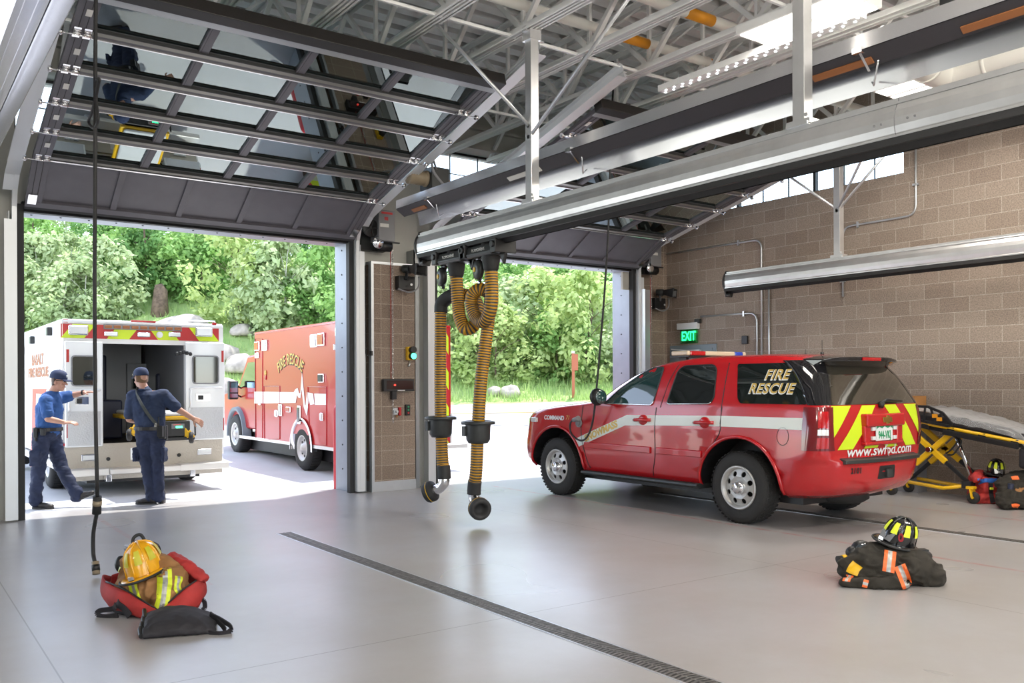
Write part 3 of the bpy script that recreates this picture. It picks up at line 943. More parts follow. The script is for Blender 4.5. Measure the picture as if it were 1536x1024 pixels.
# second and third rows
for d0, step, ks, s0 in ((43, 62, ['broad', 'dark', 'pale', 'bush', 'yellow'], .95), (48, 66, ['broad', 'dark', 'broad', 'pale', 'aspen'], 1.0), (54, 66, ['broad', 'dark', 'dark', 'yellow', 'aspen'], 1.05)):
    px = -30 + rng.uniform(0, 20)
    while px < 1010:
        plant(rng.choice(ks), d0 + rng.uniform(-1.8, 1.8), px + rng.uniform(-14, 14), s0*rng.uniform(.8, 1.15), -.3)
        px += step
for px, d in ((838, 40), (850, 41), (866, 41), (268, 42), (352, 44)): plant('aspen', d, px, 1.0)

# grass growing over the bank
g = G()
for k in range(15000):
    d = 31.2 + (rng.random()**1.5)*9.5; px = rng.uniform(-20, 990); l = (px - 768)/FPX*d
    p = tw(d, l); h = rng.uniform(.15, .42)*(1 if rng.random() < .9 else 1.6); a = rng.uniform(0, pi); w = .018
    u = V((cos(a), sin(a), 0))*w; t = V((rng.uniform(-.12, .12), rng.uniform(-.12, .12), h))
    b = len(g.v); g.v.extend((p - u, p + u, p + t)); g.f.append([b, b + 1, b + 2]); g.m.append(0); g.sm.append(False)
o = part('grass', g, M_('grass_blade'), None); tag(o, 'tall green grass growing on the bank beyond the street', 'grass', kind='stuff')

# boulders, stump, road marker
def boulder(px, d, s, seed, label):
    l = (px - 768)/FPX*d; g = G(); g.ell((0, 0, 0), (s[0], s[1], s[2]), n=20)
    g.v = [p*(1 + .35*noise.noise(p*1.6/max(s) + V((seed, 2, 1)))) for p in g.v]
    for p in g.v: p.z = max(p.z, -s[2]*.55)
    o = part('boulder', g, M_('rock'), None); o.location = tw(d, l) + V((0, 0, s[2]*.42)); o.rotation_euler = (0, 0, seed)
    return tag(o, label, 'rock', 'boulders on the grass bank')
boulder(341, 34.5, (.62, .5, .42), 1, 'pale boulder on the bank beside the open white ambulance door')
boulder(362, 33.6, (.75, .55, .48), 2, 'large tan boulder on the bank, between the two ambulances')
boulder(366, 36.5, (.55, .45, .32), 3.3, 'flat pale boulder highest on the bank, above the two large ones')
boulder(766, 31.9, (.42, .34, .30), 4, 'pale boulder by the street edge, right of the hanging hoses')
boulder(742, 32.1, (.30, .26, .22), 5.2, 'small grey rock by the street edge, left of the pale boulder')
boulder(264, 36.0, (1.6, 1.1, .8), 6.1, 'big pinkish boulder behind the white ambulance roof')
boulder(338, 31.6, (.7, .6, .55), 7.1, 'rounded tan boulder low behind the blue truck mirror')
g = G(); l = (240 - 768)/FPX*38.5
g.tube([(0, 0, -.3), (0.02, 0, .5), (.05, .03, 1.05), (-.03, .02, 1.35)], [.42, .34, .30, .16], 12)
o = part('tree_stump', g, M_('bark'), None); o.location = tw(38.5, l); tag(o, 'broken grey tree stump on the slope above the white ambulance', 'stump')
r = thing('road_marker', 'brown marker post with a white cap at the street edge', 'post', tuple(tw(31.6, (860 - 768)/FPX*31.6)))
g = G(); g.box((-.05, -.02, -.1), (.05, .02, 1.62)); part('post', g, M_('marker_brown'), r, local=True)
g = G(); g.box((-.06, -.035, 1.0), (.17, -.02, 1.58)); part('plate', g, M_('marker_brown'), r, local=True)
g = G(); g.box((-.055, -.03, 1.62), (.055, .03, 1.70)); part('cap', g, M_('white_paint'), r, local=True)
r.rotation_euler = (0, 0, -AZ)
# red guard post by the pillar
r = thing('bollard', 'red round bollard outside, beside the pillar between the doors', 'bollard', (5.735, 12.49, -.05))
g = G(); g.lathe([(.078, 0), (.078, 1.20), (.074, 1.25), (.05, 1.30), (.0, 1.32)], n=24); part('sleeve', g, M_('safety_red'), r, local=True)
g = G(); g.cyl((0, 0, 0), (0, 0, .02), .13, n=24); part('base_plate', g, M_('galv'), r, local=True)
# ------------------------------------------------------------------ exhaust extraction rails
def rail_profile(cx, z):
    """closed section (X, Z) of the extruded duct: flat lid, upper cove, bulging side"""
    half = [(.0, .0), (.055, .0), (.075, -.008), (.075, -.03), (.098, -.06), (.118, -.10), (.128, -.15), (.128, -.20), (.118, -.245), (.095, -.275)]
    pts = [(-x, y) for x, y in half[::-1]] + half[1:]
    return [(cx + x, z + y) for x, y in pts]

def exhaust_rail(cx, ztop, y0, y1, label, group):
    r = thing('exhaust_rail', label, 'exhaust rail', (cx, (y0 + y1)/2, ztop - .3), 0, group)
    g = G(); P = rail_profile(cx, ztop)
    g.loft([[V((x, y0, z)) for x, z in P], [V((x, y1, z)) for x, z in P]], closed=True, smooth=False)
    for s in (-1, 1):
        for dz in (-.047, -.262): g.bar((cx + s*(.096 if dz > -.1 else .112), y0, ztop + dz), (cx + s*(.096 if dz > -.1 else .112), y1, ztop + dz), .012, .014)
    part('duct', g, M_('alu'), r)
    g = G()
    for s in (-1, 1):
        g.add([V((cx + s*.10, y0, ztop - .27)), V((cx + s*.10, y1, ztop - .27)), V((cx + s*.012, y1, ztop - .345)), V((cx + s*.012, y0, ztop - .345))], [(0, 1, 2, 3)])
        g.bar((cx + s*.10, y0, ztop - .29), (cx + s*.10, y1, ztop - .29), .03, .05)
    part('rubber_seal', g, M_('black_rubber'), r)
    g = G()
    P2 = [(cx + (x - cx)*1.12, ztop + .012 + (z - ztop)*1.05) for x, z in P]
    lo = [(cx + .07, ztop - .40), (cx - .07, ztop - .40)]
    g.prism(P2 + lo, (0, y1, 0), (1, 0, 0), (0, 0, 1), (0, .03, 0))
    g.cyl((cx - .05, y1 + .0, ztop - .37), (cx - .05, y1 - .07, ztop - .37), .03, n=12)
    part('end_cap', g, M_('black'), r, bevel=.004)
    for yj in [y for y in (y1 - 6.2,) if y > y0]:
        g = G()
        for dy in (-.14, -.09, .09, .14):
            g.cyl((cx - .128, yj + dy, ztop - .17), (cx - .133, yj + dy, ztop - .17), .008, n=8)
        g.loft([[V((cx + (x - cx)*1.004, yj + e, ztop + (z - ztop)*1.002)) for x, z in P] for e in (-.003, .003)], smooth=False)
        part('joint', g, M_('grey_paint'), r)
    return r

def hanger(x, y, z0, z1, label, braces):
    r = thing('rail_hanger', label, 'hanger', (x, y, z0), 0, None)
    g = G(); g.box((x - .05, y - .05, z0), (x + .05, y + .05, z1))
    part('post', g, M_('alu'), r, bevel=.004)
    g = G(); g.box((x - .075, y - .09, z0 - .012), (x + .075, y + .09, z0 + .01)); g.box((x - .058, y - .1, z0), (x + .058, y + .1, z0 + .035)); g.cyl((x - .06, y - .07, z0 + .06), (x - .05, y - .07, z0 + .06), .014, n=10)
    part('foot_clamp', g, M_('alu'), r)
    g = G(); g.box((x - .07, y - .07, z1 - .10), (x + .07, y + .07, z1)); g.box((x - .10, y - .03, z1 - .02), (x + .10, y + .03, z1 + .03))
    part('joist_clamp', g, M_('alu'), r)
    for q, zz in braces:
        g = G(); g.tube([(x - .03, y, zz), q], .019, 8); g.cyl((x - .05, y, zz), (x - .02, y, zz), .022, n=10)
        part('brace', g, M_('galv'), r)
    return r

RX = 5.45; RZ = 3.42
exhaust_rail(RX, RZ, -3.0, 9.35, 'long silver exhaust rail carrying both yellow hoses', 'exhaust extraction rails')
hanger(RX - .02, 7.15, RZ, ZB, 'aluminium hanger post of the hose rail, with braces, nearer the doors', [((4.55, 7.55, ZB), 4.19), ((5.4, 5.35, ZB + .02), 4.08), ((6.3, 7.3, ZB), 4.08)])
hanger(RX - .02, 3.92, RZ, ZB, 'aluminium hanger post of the hose rail, the one nearer the ceiling lamp', [])
R3X = 11.1; R3Z = 3.345
exhaust_rail(R3X, R3Z, -3.0, 9.40, 'silver exhaust rail without hoses along the block wall', 'exhaust extraction rails')
hanger(R3X, 7.42, R3Z, ZB, 'aluminium hanger post of the rail beside the block wall windows', [((R3X, 8.9, ZB), 4.02), ((R3X - .5, 6.35, ZB), 4.02), ((R3X + .4, 6.5, ZB), 4.0)])

# ------------------------------------------------------------------ box rails between the bays
def box_rail(cx, z, y0, y1, label, bits=True):
    r = thing('cable_rail', label, 'rail', (cx, (y0 + y1)/2, z - .3), 0, 'aluminium box rails')
    g = G()
    P = [(-.17, 0), (.17, 0), (.17, -.10), (.21, -.30), (.20, -.31), (.16, -.115), (.155, -.015), (-.155, -.015), (-.155, -.115), (-.175, -.115)]
    g.loft([[V((cx + x, y0, z + zz)) for x, zz in P], [V((cx + x, y1, z + zz)) for x, zz in P]], smooth=False)
    part('channel', g, M_('alu_bright'), r)
    g = G(); g.box((cx - .15, y0, z - .115), (cx + .155, y1, z - .10)); part('slot_cover', g, M_('slot_dark' if bits else 'alu_bright'), r)
    if not bits:
        for q in (-.10, -.03, .04, .11):
            g = G(); g.box((cx + q - .012, y0, z - .125), (cx + q + .012, y1, z - .115)); part('ridge', g, M_('alu_bright'), r)
    g = G(); F = [(-.16, -.115), (-.04, -.20), (-.045, -.212), (-.176, -.122)]; g.loft([[V((cx + x, y0, z + zz)) for x, zz in F], [V((cx + x, y1, z + zz)) for x, zz in F]], smooth=False); part('rubber_flap' if bits else 'lower_lip', g, M_('slot_dark' if bits else 'alu_bright'), r)
    if bits:
        for y, m, L in ((y1 - .5, 'wire_brown', .35), (7.9, 'white_plastic', .6), (3.9, 'wire_brown', .5), (2.4, 'wire_brown', 1.2)):
            g = G(); g.bar((cx - .095, y - L/2, z - .185), (cx - .095, y + L/2, z - .185), .055, .012, up=V((-.6, 0, -.8))); part('cable_tray', g, M_(m), r)
        for y in (9.9, 7.0, 3.7):
            g = G(); g.bar((cx - .18, y, z - .12), (cx - .05, y, z - .24), .02, .02); g.tube([(cx - .1, y - .1, z - .2), (cx, y, z - .34), (cx + .14, y + .1, z - .26)], .007, 6); g.box((cx - .2, y - .03, z - .14), (cx - .12, y + .05, z - .1))
            part('clamp', g, M_('chrome'), r)
    return r
box_rail(5.98, 4.10, -3, 10.75, 'wide aluminium cable rail hanging between the two bays')
box_rail(.74, 4.12, -3, 10.9, 'wide aluminium cable rail at the top left beside the left door track', False)
g = G(); g.cyl((.42, -3, 4.25), (.42, 9.0, 4.25), .10, n=20)
solo('exhaust_pipe', g, M_('galv_dull'), 'round shiny pipe in the top left corner beside the cable rail', 'pipe')

def reel_motor(x, y, z, label):
    r = thing('spring_motor', label, 'motor', (x, y, z), 0, 'black motors with pleated sleeves')
    g = G(); g.box((x - .02, y - .16, z), (x + .25, y + .16, z + .34)); part('housing', g, M_('dark_plastic'), r, bevel=.012)
    g = G(); prof = []
    for k in range(13): prof += [(.085 if k % 2 else .10, .02 + k*.02)]
    g.lathe([(.0, .27), (.04, .27), (.06, .26)] + prof[::-1] + [(.11, .01), (.11, 0), (.0, 0)], (x - .02, y, z + .2), (-1, 0, 0), 22)
    part('pleated_sleeve', g, M_('white_plastic') if 'lamp' in label else M_('tan_sleeve'), r)
    g = G(); g.tube(smooth_path([(x + .05, y - .16, z + .3), (x - .1, y - .3, z + .42), (x - .15, y - .42, z + .2), (x + .0, y - .45, z + .02)], 6), .016, 8); part('cable', g, M_('grey_paint'), r)
    g = G(); g.box((x + .25, y - .1, z + .05), (x + .30, y + .1, z + .2)); g.tube([(x + .1, y, z + .34), (x + .12, y + .1, z + .42)], .008, 6); part('terminal_box', g, M_('wire_brown'), r)
    return r
mat('tan_sleeve', (.30, .24, .16), .5)
reel_motor(5.95, 10.15, 4.10, 'black motor with tan pleated sleeve on the rail above the pillar')
reel_motor(5.95, 3.02, 4.10, 'black motor with white pleated sleeve on the rail near the ceiling lamp')

# ------------------------------------------------------------------ hoses
def hose_mat():
    m, nt, bs = nodes('ribbed_hose')
    uv = N(nt, 'ShaderNodeUVMap'); sp = N(nt, 'ShaderNodeSeparateXYZ'); lk(nt, uv.outputs[0], sp.inputs[0])
    fr = N(nt, 'ShaderNodeMath', operation='FRACT'); lk(nt, sp.outputs[0], fr.inputs[0])
    gt = N(nt, 'ShaderNodeMath', operation='GREATER_THAN'); gt.inputs[1].default_value = .5; lk(nt, fr.outputs[0], gt.inputs[0])
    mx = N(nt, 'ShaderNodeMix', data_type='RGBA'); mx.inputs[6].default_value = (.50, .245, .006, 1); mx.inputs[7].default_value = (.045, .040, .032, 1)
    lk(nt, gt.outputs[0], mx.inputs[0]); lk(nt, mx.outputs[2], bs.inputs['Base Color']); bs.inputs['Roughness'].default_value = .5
    MATS['ribbed_hose'] = m
hose_mat()
def hose_mesh(path, r, pitch=.030):
    """ribbed tube: geometry ribs every pitch, stripe phase stored in a UV map"""
    P = smooth_path(path, 14); S = [0]
    for a, b in zip(P, P[1:]): S.append(S[-1] + (b - a).length)
    L = S[-1]; n = int(L/pitch)*4; pts, rs, ph = [], [], []
    j = 0
    for i in range(n + 1):
        s = L*i/n
        while j < len(S) - 2 and S[j + 1] < s: j += 1
        t = (s - S[j])/max(1e-9, S[j + 1] - S[j]); pts.append(P[j].lerp(P[j + 1], t))
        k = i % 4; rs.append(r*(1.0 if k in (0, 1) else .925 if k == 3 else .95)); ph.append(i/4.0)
    g = G(); nn = 20; g.tube(pts, rs, nn)
    return g, nn, ph
def hose_part(path, r, parent, label=None):
    g, nn, ph = hose_mesh(path, r)
    o = part('hose', g, M_('ribbed_hose'), parent, label=label)
    me = o.data; uv = me.uv_layers.new(name='UVMap')
    for lp in me.loops: uv.data[lp.index].uv = (ph[min(len(ph) - 1, lp.vertex_index//nn)] + 1e-3, 0)
    return o
def carriage(y, label):
    r = thing('hose_trolley', label, 'trolley', (RX, y, RZ - .46), 0, 'hose trolleys under the rail')
    g = G(); P = [(-.10, 0), (.10, 0), (.13, -.10), (.10, -.13), (-.10, -.13), (-.13, -.10)]
    g.prism([(a, b) for a, b in P], (RX, y - .24, RZ - .33), (1, 0, 0), (0, 0, 1), (0, .48, 0)); part('shell', g, M_('dark_plastic'), r, bevel=.012)
    for s in (-1, 1):
        g = G(); g.box((RX - .14, y + s*.30 - .05, RZ - .45), (RX + .14, y + s*.30 + .05, RZ - .30)); g.prism([(-.06, 0), (.05, 0), (-.02, -.12)], (RX - .02, y + s*.30, RZ - .45), (0, 1, 0), (0, 0, 1), (.04, 0, 0)); g.cyl((RX - .16, y + s*.30, RZ - .36), (RX - .13, y + s*.30, RZ - .36), .035, n=14)
        part('wheel_bracket', g, M_('black'), r, bevel=.008)
    text_mesh('PLYMOVENT', .045, M_('white_plastic'), plane_fn((RX - .118, y, RZ - .385), (0, -1, 0), (-.25, 0, 1), .006), .0005, name='lettering', parent=r)
    return r
carriage(8.62, 'black hose trolley under the rail, the one at the rail end')
carriage(8.0, 'black hose trolley under the rail, the second one from the rail end')

def exhaust_hose(y, path_up, drop, collar, cuffs, noz, label):
    r = thing('exhaust_hose', label, 'hose', (RX, drop[0][1], drop[-1][2]), 0, 'yellow exhaust hoses')
    g = G(); g.lathe([(.0, .0), (.07, 0), (.085, .03), (.10, .12), (.112, .22), (.105, .36), (.0, .36)], (RX, y, 2.80), (0, 0, 1), 24); part('inlet_cuff', g, M_('black_rubber'), r)
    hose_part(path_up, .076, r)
    a, b = cuffs
    g = G(); g.tube(smooth_path(a, 6), .080, 18); g.cyl(a[1] + V((0, 0, .05)), a[1] + V((0, 0, .14)), .018, n=8); part('elbow', g, M_('black_rubber'), r)
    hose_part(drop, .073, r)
    c = V(collar); g = G(); g.lathe([(.075, -.01), (.19, .0), (.19, .03), (.15, .04), (.145, .0), (.14, -.03), (.135, -.17), (.11, -.21), (.075, -.21)], c + V((0, 0, 0)), (0, 0, 1), 26)
    g.box((c.x - .16, c.y + .03, c.z - .13), (c.x - .12, c.y + .09, c.z - .02)); part('guide_collar', g, M_('dark_plastic'), r)
    g = G(); g.tube(smooth_path(b, 5), [.078]*(len(b)*5 - 4), 18); part('cuff', g, M_('black_rubber'), r)
    p = [V(q) for q in noz]
    g = G(); P = smooth_path(p, 8); g.tube(P, .062, 18); part('nozzle', g, M_('chrome'), r)
    d = (p[-1] - p[-2]).normalized()
    g = G(); g.lathe([(.06, -.02), (.115, -.02), (.125, .0), (.125, .07), (.11, .095), (.075, .095), (.07, .02), (.0, .02)], p[-1], d, 26); g.lathe([(.1262, .03), (.1262, .038)], p[-1], d, 26, mi=1)
    part('seal_ring', g, [M_('black_rubber'), M_('yellow')], r)
    return r
exhaust_hose(8.64, [(RX, 8.64, 2.82), (RX + .01, 8.62, 2.5), (RX, 8.56, 2.32), (RX + .02, 8.47, 2.20), (RX + .10, 8.40, 2.26), (RX + .16, 8.44, 2.46), (RX + .16, 8.56, 2.58), (RX + .12, 8.70, 2.62)],
    [(RX, 8.99, 2.46), (RX, 9.0, 2.2), (RX, 9.01, 1.6), (RX, 9.0, 1.1), (RX, 8.965, .67), (RX, 8.94, .57)], (RX, 9.005, 1.15),
    ([V((RX + .12, 8.68, 2.61)), V((RX + .06, 8.86, 2.61)), V((RX + .01, 8.98, 2.53)), V((RX, 8.99, 2.42))], [(RX, 8.945, .60), (RX, 8.93, .52), (RX, 8.925, .45)]),
    [(RX, 8.925, .46), (RX - .005, 8.93, .40), (RX - .03, 8.99, .335), (RX - .08, 9.06, .30)], 'yellow ribbed exhaust hose hanging nearer the pillar')
exhaust_hose(7.93, [(RX, 7.93, 2.82), (RX, 7.92, 2.5), (RX, 7.97, 2.34), (RX, 8.08, 2.26), (RX, 8.22, 2.31), (RX - .01, 8.30, 2.45), (RX - .01, 8.28, 2.57), (RX + .03, 8.20, 2.63), (RX + .10, 8.13, 2.60)],
    [(RX + .12, 8.12, 2.46), (RX + .10, 8.15, 2.2), (RX + .03, 8.18, 1.6), (RX, 8.20, 1.1), (RX, 8.24, .62), (RX, 8.275, .46)], (RX, 8.2, 1.12),
    ([V((RX + .09, 8.135, 2.61)), V((RX + .12, 8.11, 2.57)), V((RX + .125, 8.11, 2.50)), V((RX + .12, 8.12, 2.44))], [(RX, 8.27, .48), (RX, 8.285, .40), (RX, 8.29, .33)]),
    [(RX, 8.29, .34), (RX, 8.285, .28), (RX - .02, 8.22, .215), (RX - .05, 8.12, .20)], 'yellow ribbed exhaust hose hanging nearer the red command car')
def balancer(y, z, ztop, zhook, label):
    r = thing('hose_balancer', label, 'balancer', (RX, y, z), 0, 'grey hose balancers')
    g = G(); g.lathe([(.0, .045), (.07, .045), (.105, .03), (.115, 0), (.105, -.03), (.07, -.045), (0, -.045)], (RX - .02, y, z), (1, -.25, 0), 24); part('drum', g, M_('dark_plastic'), r)
    g = G(); g.cyl((RX - .075, y + .012, z), (RX - .066, y + .010, z), .028, n=16); part('yellow_cap', g, M_('yellow'), r)
    g = G(); g.tube([(RX, y, z + .1), (RX, y, ztop)], .006, 6); g.tube(arc_pts((RX, y, z + .13), (0, 1, 0), (0, 0, 1), .03, 0, 2*pi, 12), .006, 6); g.tube([(RX, y, z - .1), (RX, y, zhook)], .004, 6); g.cyl((RX, y, z - .14), (RX, y, z - .10), .02, n=8); part('wire', g, M_('black'), r)
    return r
balancer(8.93, 2.84, 3.0, 2.68, 'grey balancer drum with yellow cap above the hose nearer the pillar')
balancer(8.15, 2.84, 3.0, 2.65, 'grey balancer drum with yellow cap above the hose nearer the car')

# ------------------------------------------------------------------ drop cords
r = thing('drop_cord', 'black power cord hanging at the left above the firefighter coat pile', 'cord', (1.42, 7.82, .04))
top = gz(144, -6, 5.1); kn = gz(141, 180, 3.0)
A = lambda px, py: onX(px, py, 1.45)
P = [A(144, -20), A(143, 90), A(143, 180), A(142, 420), A(143, 600), A(146, 744)]
g = G(); g.tube(smooth_path(P, 4), .0155, 8); part('cable', g, M_('black_rubber'), r)
g = G(); P2 = [A(143, 150), A(138, 168), A(133, 183), A(141, 192), A(147, 178), A(144, 150), A(147, 130), A(149, 119), A(144, 122), A(142, 160)]; g.tube(smooth_path(P2, 6), .013, 8); part('loop', g, M_('black_rubber'), r)
g = G(); g.cyl(A(146, 744), A(145, 770), .034, .036, n=16); g.cyl(A(146, 750), A(145.5, 757), .037, n=16, mi=1); part('inline_connector', g, [M_('black_rubber'), M_('tan_sleeve')], r)
g = G(); g.tube(smooth_path([A(145, 770), A(140, 800), A(140, 830), A(143, 846)], 6), .0165, 8); part('tail', g, M_('black_rubber'), r)
g = G(); g.cyl(A(143, 842), A(144.5, 861), .030, n=16); g.cyl(A(143.4, 847), A(144.1, 856), .032, n=16, mi=1); part('plug', g, [M_('tan_sleeve'), M_('black')], r)

CXc = 7.66
A = lambda px, py, X=CXc: onX(px, py, X)
r = thing('charging_cord', 'black charging cord hanging from the joists to the red car fender', 'cord', tuple(A(880, 662)))
P = [V((7.2, A(918, 92).y, ZB)), A(917, 115), A(916, 200), A(913, 330), A(908, 420), A(902, 500), A(895, 580), A(889, 632), A(880, 656), A(869, 660), A(857, 650), A(855, 637), A(859, 630), A(866, 628)]
g = G(); g.tube(smooth_path(P, 5), .013, 8); part('cable', g, M_('black_rubber'), r)
g = G(); g.cyl(A(860, 630), A(868, 627), .028, .035, n=14); part('plug', g, M_('grey_paint'), r)
g = G(); g.tube([A(918, 92), A(917, 100)], .03, 8); part('ceiling_grip', g, M_('black'), r)

# ------------------------------------------------------------------ things on the pillar
PY = 11.575
def opener(x, y, z, label):
    r = thing('door_operator', label, 'door opener', (x, y, z), 0, 'grey overhead door openers')
    g = G(); g.box((x - .02, y - .34, z), (x + .24, y - .06, z + .45)); part('housing', g, M_('grey_paint'), r, bevel=.012)
    g = G(); g.box((x + .0, y - .343, z + .2), (x + .14, y - .34, z + .25)); part('sticker', g, M_('white_plastic'), r)
    g = G(); g.box((x + .02, y - .343, z + .39), (x + .2, y - .34, z + .42), 0); g.box((x + .07, y - .343, z + .30), (x + .13, y - .34, z + .35), 0); part('red_marking', g, M_('red_dull'), r)
    g = G(); g.lathe([(.0, 0), (.13, 0), (.135, .01), (.12, .02), (.03, .02), (.03, .04), (0, .04)], (x - .12, y - .26, z + .18), (0, -1, 0), 24)
    for k in range(5): a = 2*pi*k/5; g.bar((x - .12, y - .285, z + .18), (x - .12 + .12*cos(a), y - .285, z + .18 + .12*sin(a)), .02, .012)
    part('chain_wheel', g, M_('black'), r)
    g = G(); g.lathe([(0, 0), (.085, 0), (.09, .02), (.07, .03), (.03, .05), (0, .05)], (x - .02, y - .30, z - .03), (0, -1, 0), 20); part('brake_disc', g, M_('chrome'), r)
    g = G(); g.cyl((x + .02, y - .2, z - .06), (x + .24, y - .2, z - .06), .075, n=18); g.box((x - .06, y - .27, z - .01), (x + .36, y - .23, z + .01)); part('motor', g, M_('black'), r)
    g = G(); g.box((x - .16, y - .07, z - .12), (x + .22, y, z + .5)); part('back_plate', g, M_('dark_plastic'), r)
    return r
opener(5.93, 11.80, 3.66, 'grey door opener with chain wheel on top of the block pillar')
opener(11.43, 11.80, 3.70, 'grey door opener with chain wheel in the corner by the block wall')
def horn(x, y, z, label, fx=.35):
    r = thing('horn_speaker', label, 'speaker', (x, y, z), 0, 'black horn speakers'); d = V((fx, -1, -.12)).normalized()
    g = G(); rt = d.cross(UP).normalized(); up = rt.cross(d); o = V((x, y, z))
    R0 = [o + rt*a*.045 + up*b*.04 for a, b in ((-1, -1), (1, -1), (1, 1), (-1, 1))]; R1 = [o + d*.2 + rt*a*.125 + up*b*.085 for a, b in ((-1, -1), (1, -1), (1, 1), (-1, 1))]; R2 = [o + d*.22 + rt*a*.125 + up*b*.085 for a, b in ((-1, -1), (1, -1), (1, 1), (-1, 1))]
    R3 = [o + d*.215 + rt*a*.105 + up*b*.065 for a, b in ((-1, -1), (1, -1), (1, 1), (-1, 1))]; R4 = [o + d*.07 + rt*a*.03 + up*b*.03 for a, b in ((-1, -1), (1, -1), (1, 1), (-1, 1))]
    g.loft([R0, R1, R2, R3, R4], smooth=False); part('flared_bell', g, M_('black'), r, bevel=.006)
    g = G(); g.cyl(o - d*.14, o, .06, .065, n=18); part('driver', g, M_('dark_plastic'), r, bevel=.006)
    g = G(); g.cyl(o + d*.07, o + d*.085, .028, n=14); part('red_dome', g, M_('lens_dark_red'), r)
    g = G(); g.box((x - .17, y + .05, z - .30), (x + .10, y + .165, z - .10)); g.bar(o - d*.07, (x - .06, y + .03, z - .16), .04, .03); g.cyl((x + .0, y - .03, z - .23), (x, y - .02, z - .23), .02, n=10, mi=1); part('bracket_box', g, [M_('black'), M_('galv')], r, bevel=.004)
    g = G(); g.tube(smooth_path([(x - .2, y + .02, z - .30), (x - .02, y, z - .34), (x + .14, y + .02, z - .26), (x + .14, y + .0, z - .1)], 6), .013, 8); part('cable', g, M_('grey_paint'), r)
    return r
horn(6.40, 11.41, 3.27, 'black horn speaker at the upper corner of the block pillar')
horn(11.86, 11.60, 3.25, 'black horn speaker in the far right corner by the block wall', .55)
r = thing('message_display', 'black wide display box on the block pillar', 'display', (6.2, PY, 1.46))
g = G(); g.box((5.99, PY - .10, 1.47), (6.49, PY - .01, 1.65)); part('case', g, M_('black'), r, bevel=.006)
g = G(); g.box((6.03, PY - .104, 1.50), (6.47, PY - .10, 1.625)); part('screen', g, mat('screen_dark', (.03, .012, .010), .12), r)
g = G(); g.box((6.21, PY - .106, 1.476), (6.33, PY - .1, 1.487), 0); part('name_strip', g, M_('white_plastic'), r)
g = G(); g.cyl((6.16, PY - .12, 1.56), (6.16, PY - .105, 1.56), .014, n=12); part('red_light', g, mat('red_led', (.6, .02, .02), .3, emit=(1, .05, .03), estr=2.0), r)
g = G(); g.box((6.13, PY - .09, 1.35), (6.20, PY - .02, 1.47)); part('mount', g, M_('black'), r)
r = thing('signal_light', 'yellow signal box with a lit green lens on the block pillar', 'light', (6.45, PY, 1.93))
g = G(); g.box((6.40, PY - .07, 1.93), (6.49, PY, 2.13)); part('box', g, M_('yellow'), r, bevel=.006)
g = G(); g.cyl((6.46, PY - .07, 2.08), (6.46, PY - .15, 2.085), .05, n=18); g.cyl((6.46, PY - .07, 1.99), (6.46, PY - .14, 1.995), .05, n=18); part('lens_hood', g, M_('black'), r)
g = G(); g.cyl((6.46, PY - .141, 1.99), (6.46, PY - .146, 1.99), .044, n=18); part('green_lens', g, M_('green_led'), r)
g = G(); g.tube([(6.46, PY - .02, 1.93), (6.46, PY - .02, 1.87), (6.43, PY - .04, 1.84)], .012, 8); part('gland', g, M_('galv'), r)
r = thing('alarm_switch', 'small red and silver pull switch on the block pillar', 'switch', (6.25, PY, 1.09))
g = G(); g.box((6.19, PY - .03, 1.12), (6.25, PY, 1.22)); g.cyl((6.22, PY - .03, 1.17), (6.22, PY - .08, 1.17), .02, n=12); part('body', g, M_('galv'), r, bevel=.004)
g = G(); g.box((6.27, PY - .04, 1.11), (6.305, PY, 1.23)); part('red_block', g, M_('red_dull'), r, bevel=.004)
g = G(); g.box((6.23, PY - .012, 1.08), (6.26, PY - .008, 1.12)); part('tag', g, M_('tan'), r)
r = thing('door_button', 'black door control with three buttons on the block pillar', 'switch', (6.42, PY, 1.11))
g = G(); g.box((6.38, PY - .05, 1.11), (6.45, PY, 1.27)); part('case', g, M_('black'), r, bevel=.006)
for z, m in ((1.235, 'exit_dull'), (1.19, 'exit_dull'), (1.145, 'red_dull')):
    mat('exit_dull', (.02, .30, .12), .4); g = G(); g.cyl((6.415, PY - .05, z), (6.415, PY - .06, z), .014, n=12); part('button', g, M_(m), r)
def chain(x, z0, z1, y, label, red=True):
    r = thing('hoist_chain', label, 'chain', (x, y, z0), 0, 'hand chains of the door openers')
    g = G(); z = z1; k = 0
    while z > z0:
        a = V((1, 0, 0)) if k % 2 else V((0, 1, 0))
        g.tube([V((x, y, z)) + a*.009, V((x, y, z - .016)) + a*.011, V((x, y, z - .04)) + a*.009, V((x, y, z - .04)) - a*.009, V((x, y, z - .016)) - a*.011, V((x, y, z)) - a*.009], .0035, 4, closed=True); z -= .034; k += 1
    part('links', g, M_('chrome'), r)
    if red:
        g = G(); g.tube([(x - .035, y - .01, 1.58 if x < 7 else .9), (x - .035, y - .01, z1 - .1)], .004, 6); part('red_cord', g, M_('red_dull'), r)
    return r
chain(6.17, 1.02, 3.62, PY - .03, 'silver hand chain with a red cord on the block pillar')
chain(11.56, .25, 3.6, 11.62, 'silver hand chain in the far right corner')
g = G(); g.tube([(6.615, 11.70, .02), (6.615, 11.70, 3.6)], .02, 8); g.box((6.575, 11.62, 0), (6.595, YW, 3.6)); g.box((6.575, 11.62, 0), (6.66, 11.63, 3.6)); g.box((6.64, 11.63, 0), (6.66, 11.78, 3.6))
solo('steel_channel', g, M_('galv_dull'), 'galvanised steel channel up the right edge of the block pillar', 'channel')
g = G(); g.box((5.70, 11.74, .0), (5.72, 11.82, 3.4)); g.box((5.72, 11.81, 0), (5.80, 11.82, 3.4)); g.box((5.79, 11.68, 0), (5.80, 11.82, 3.4))
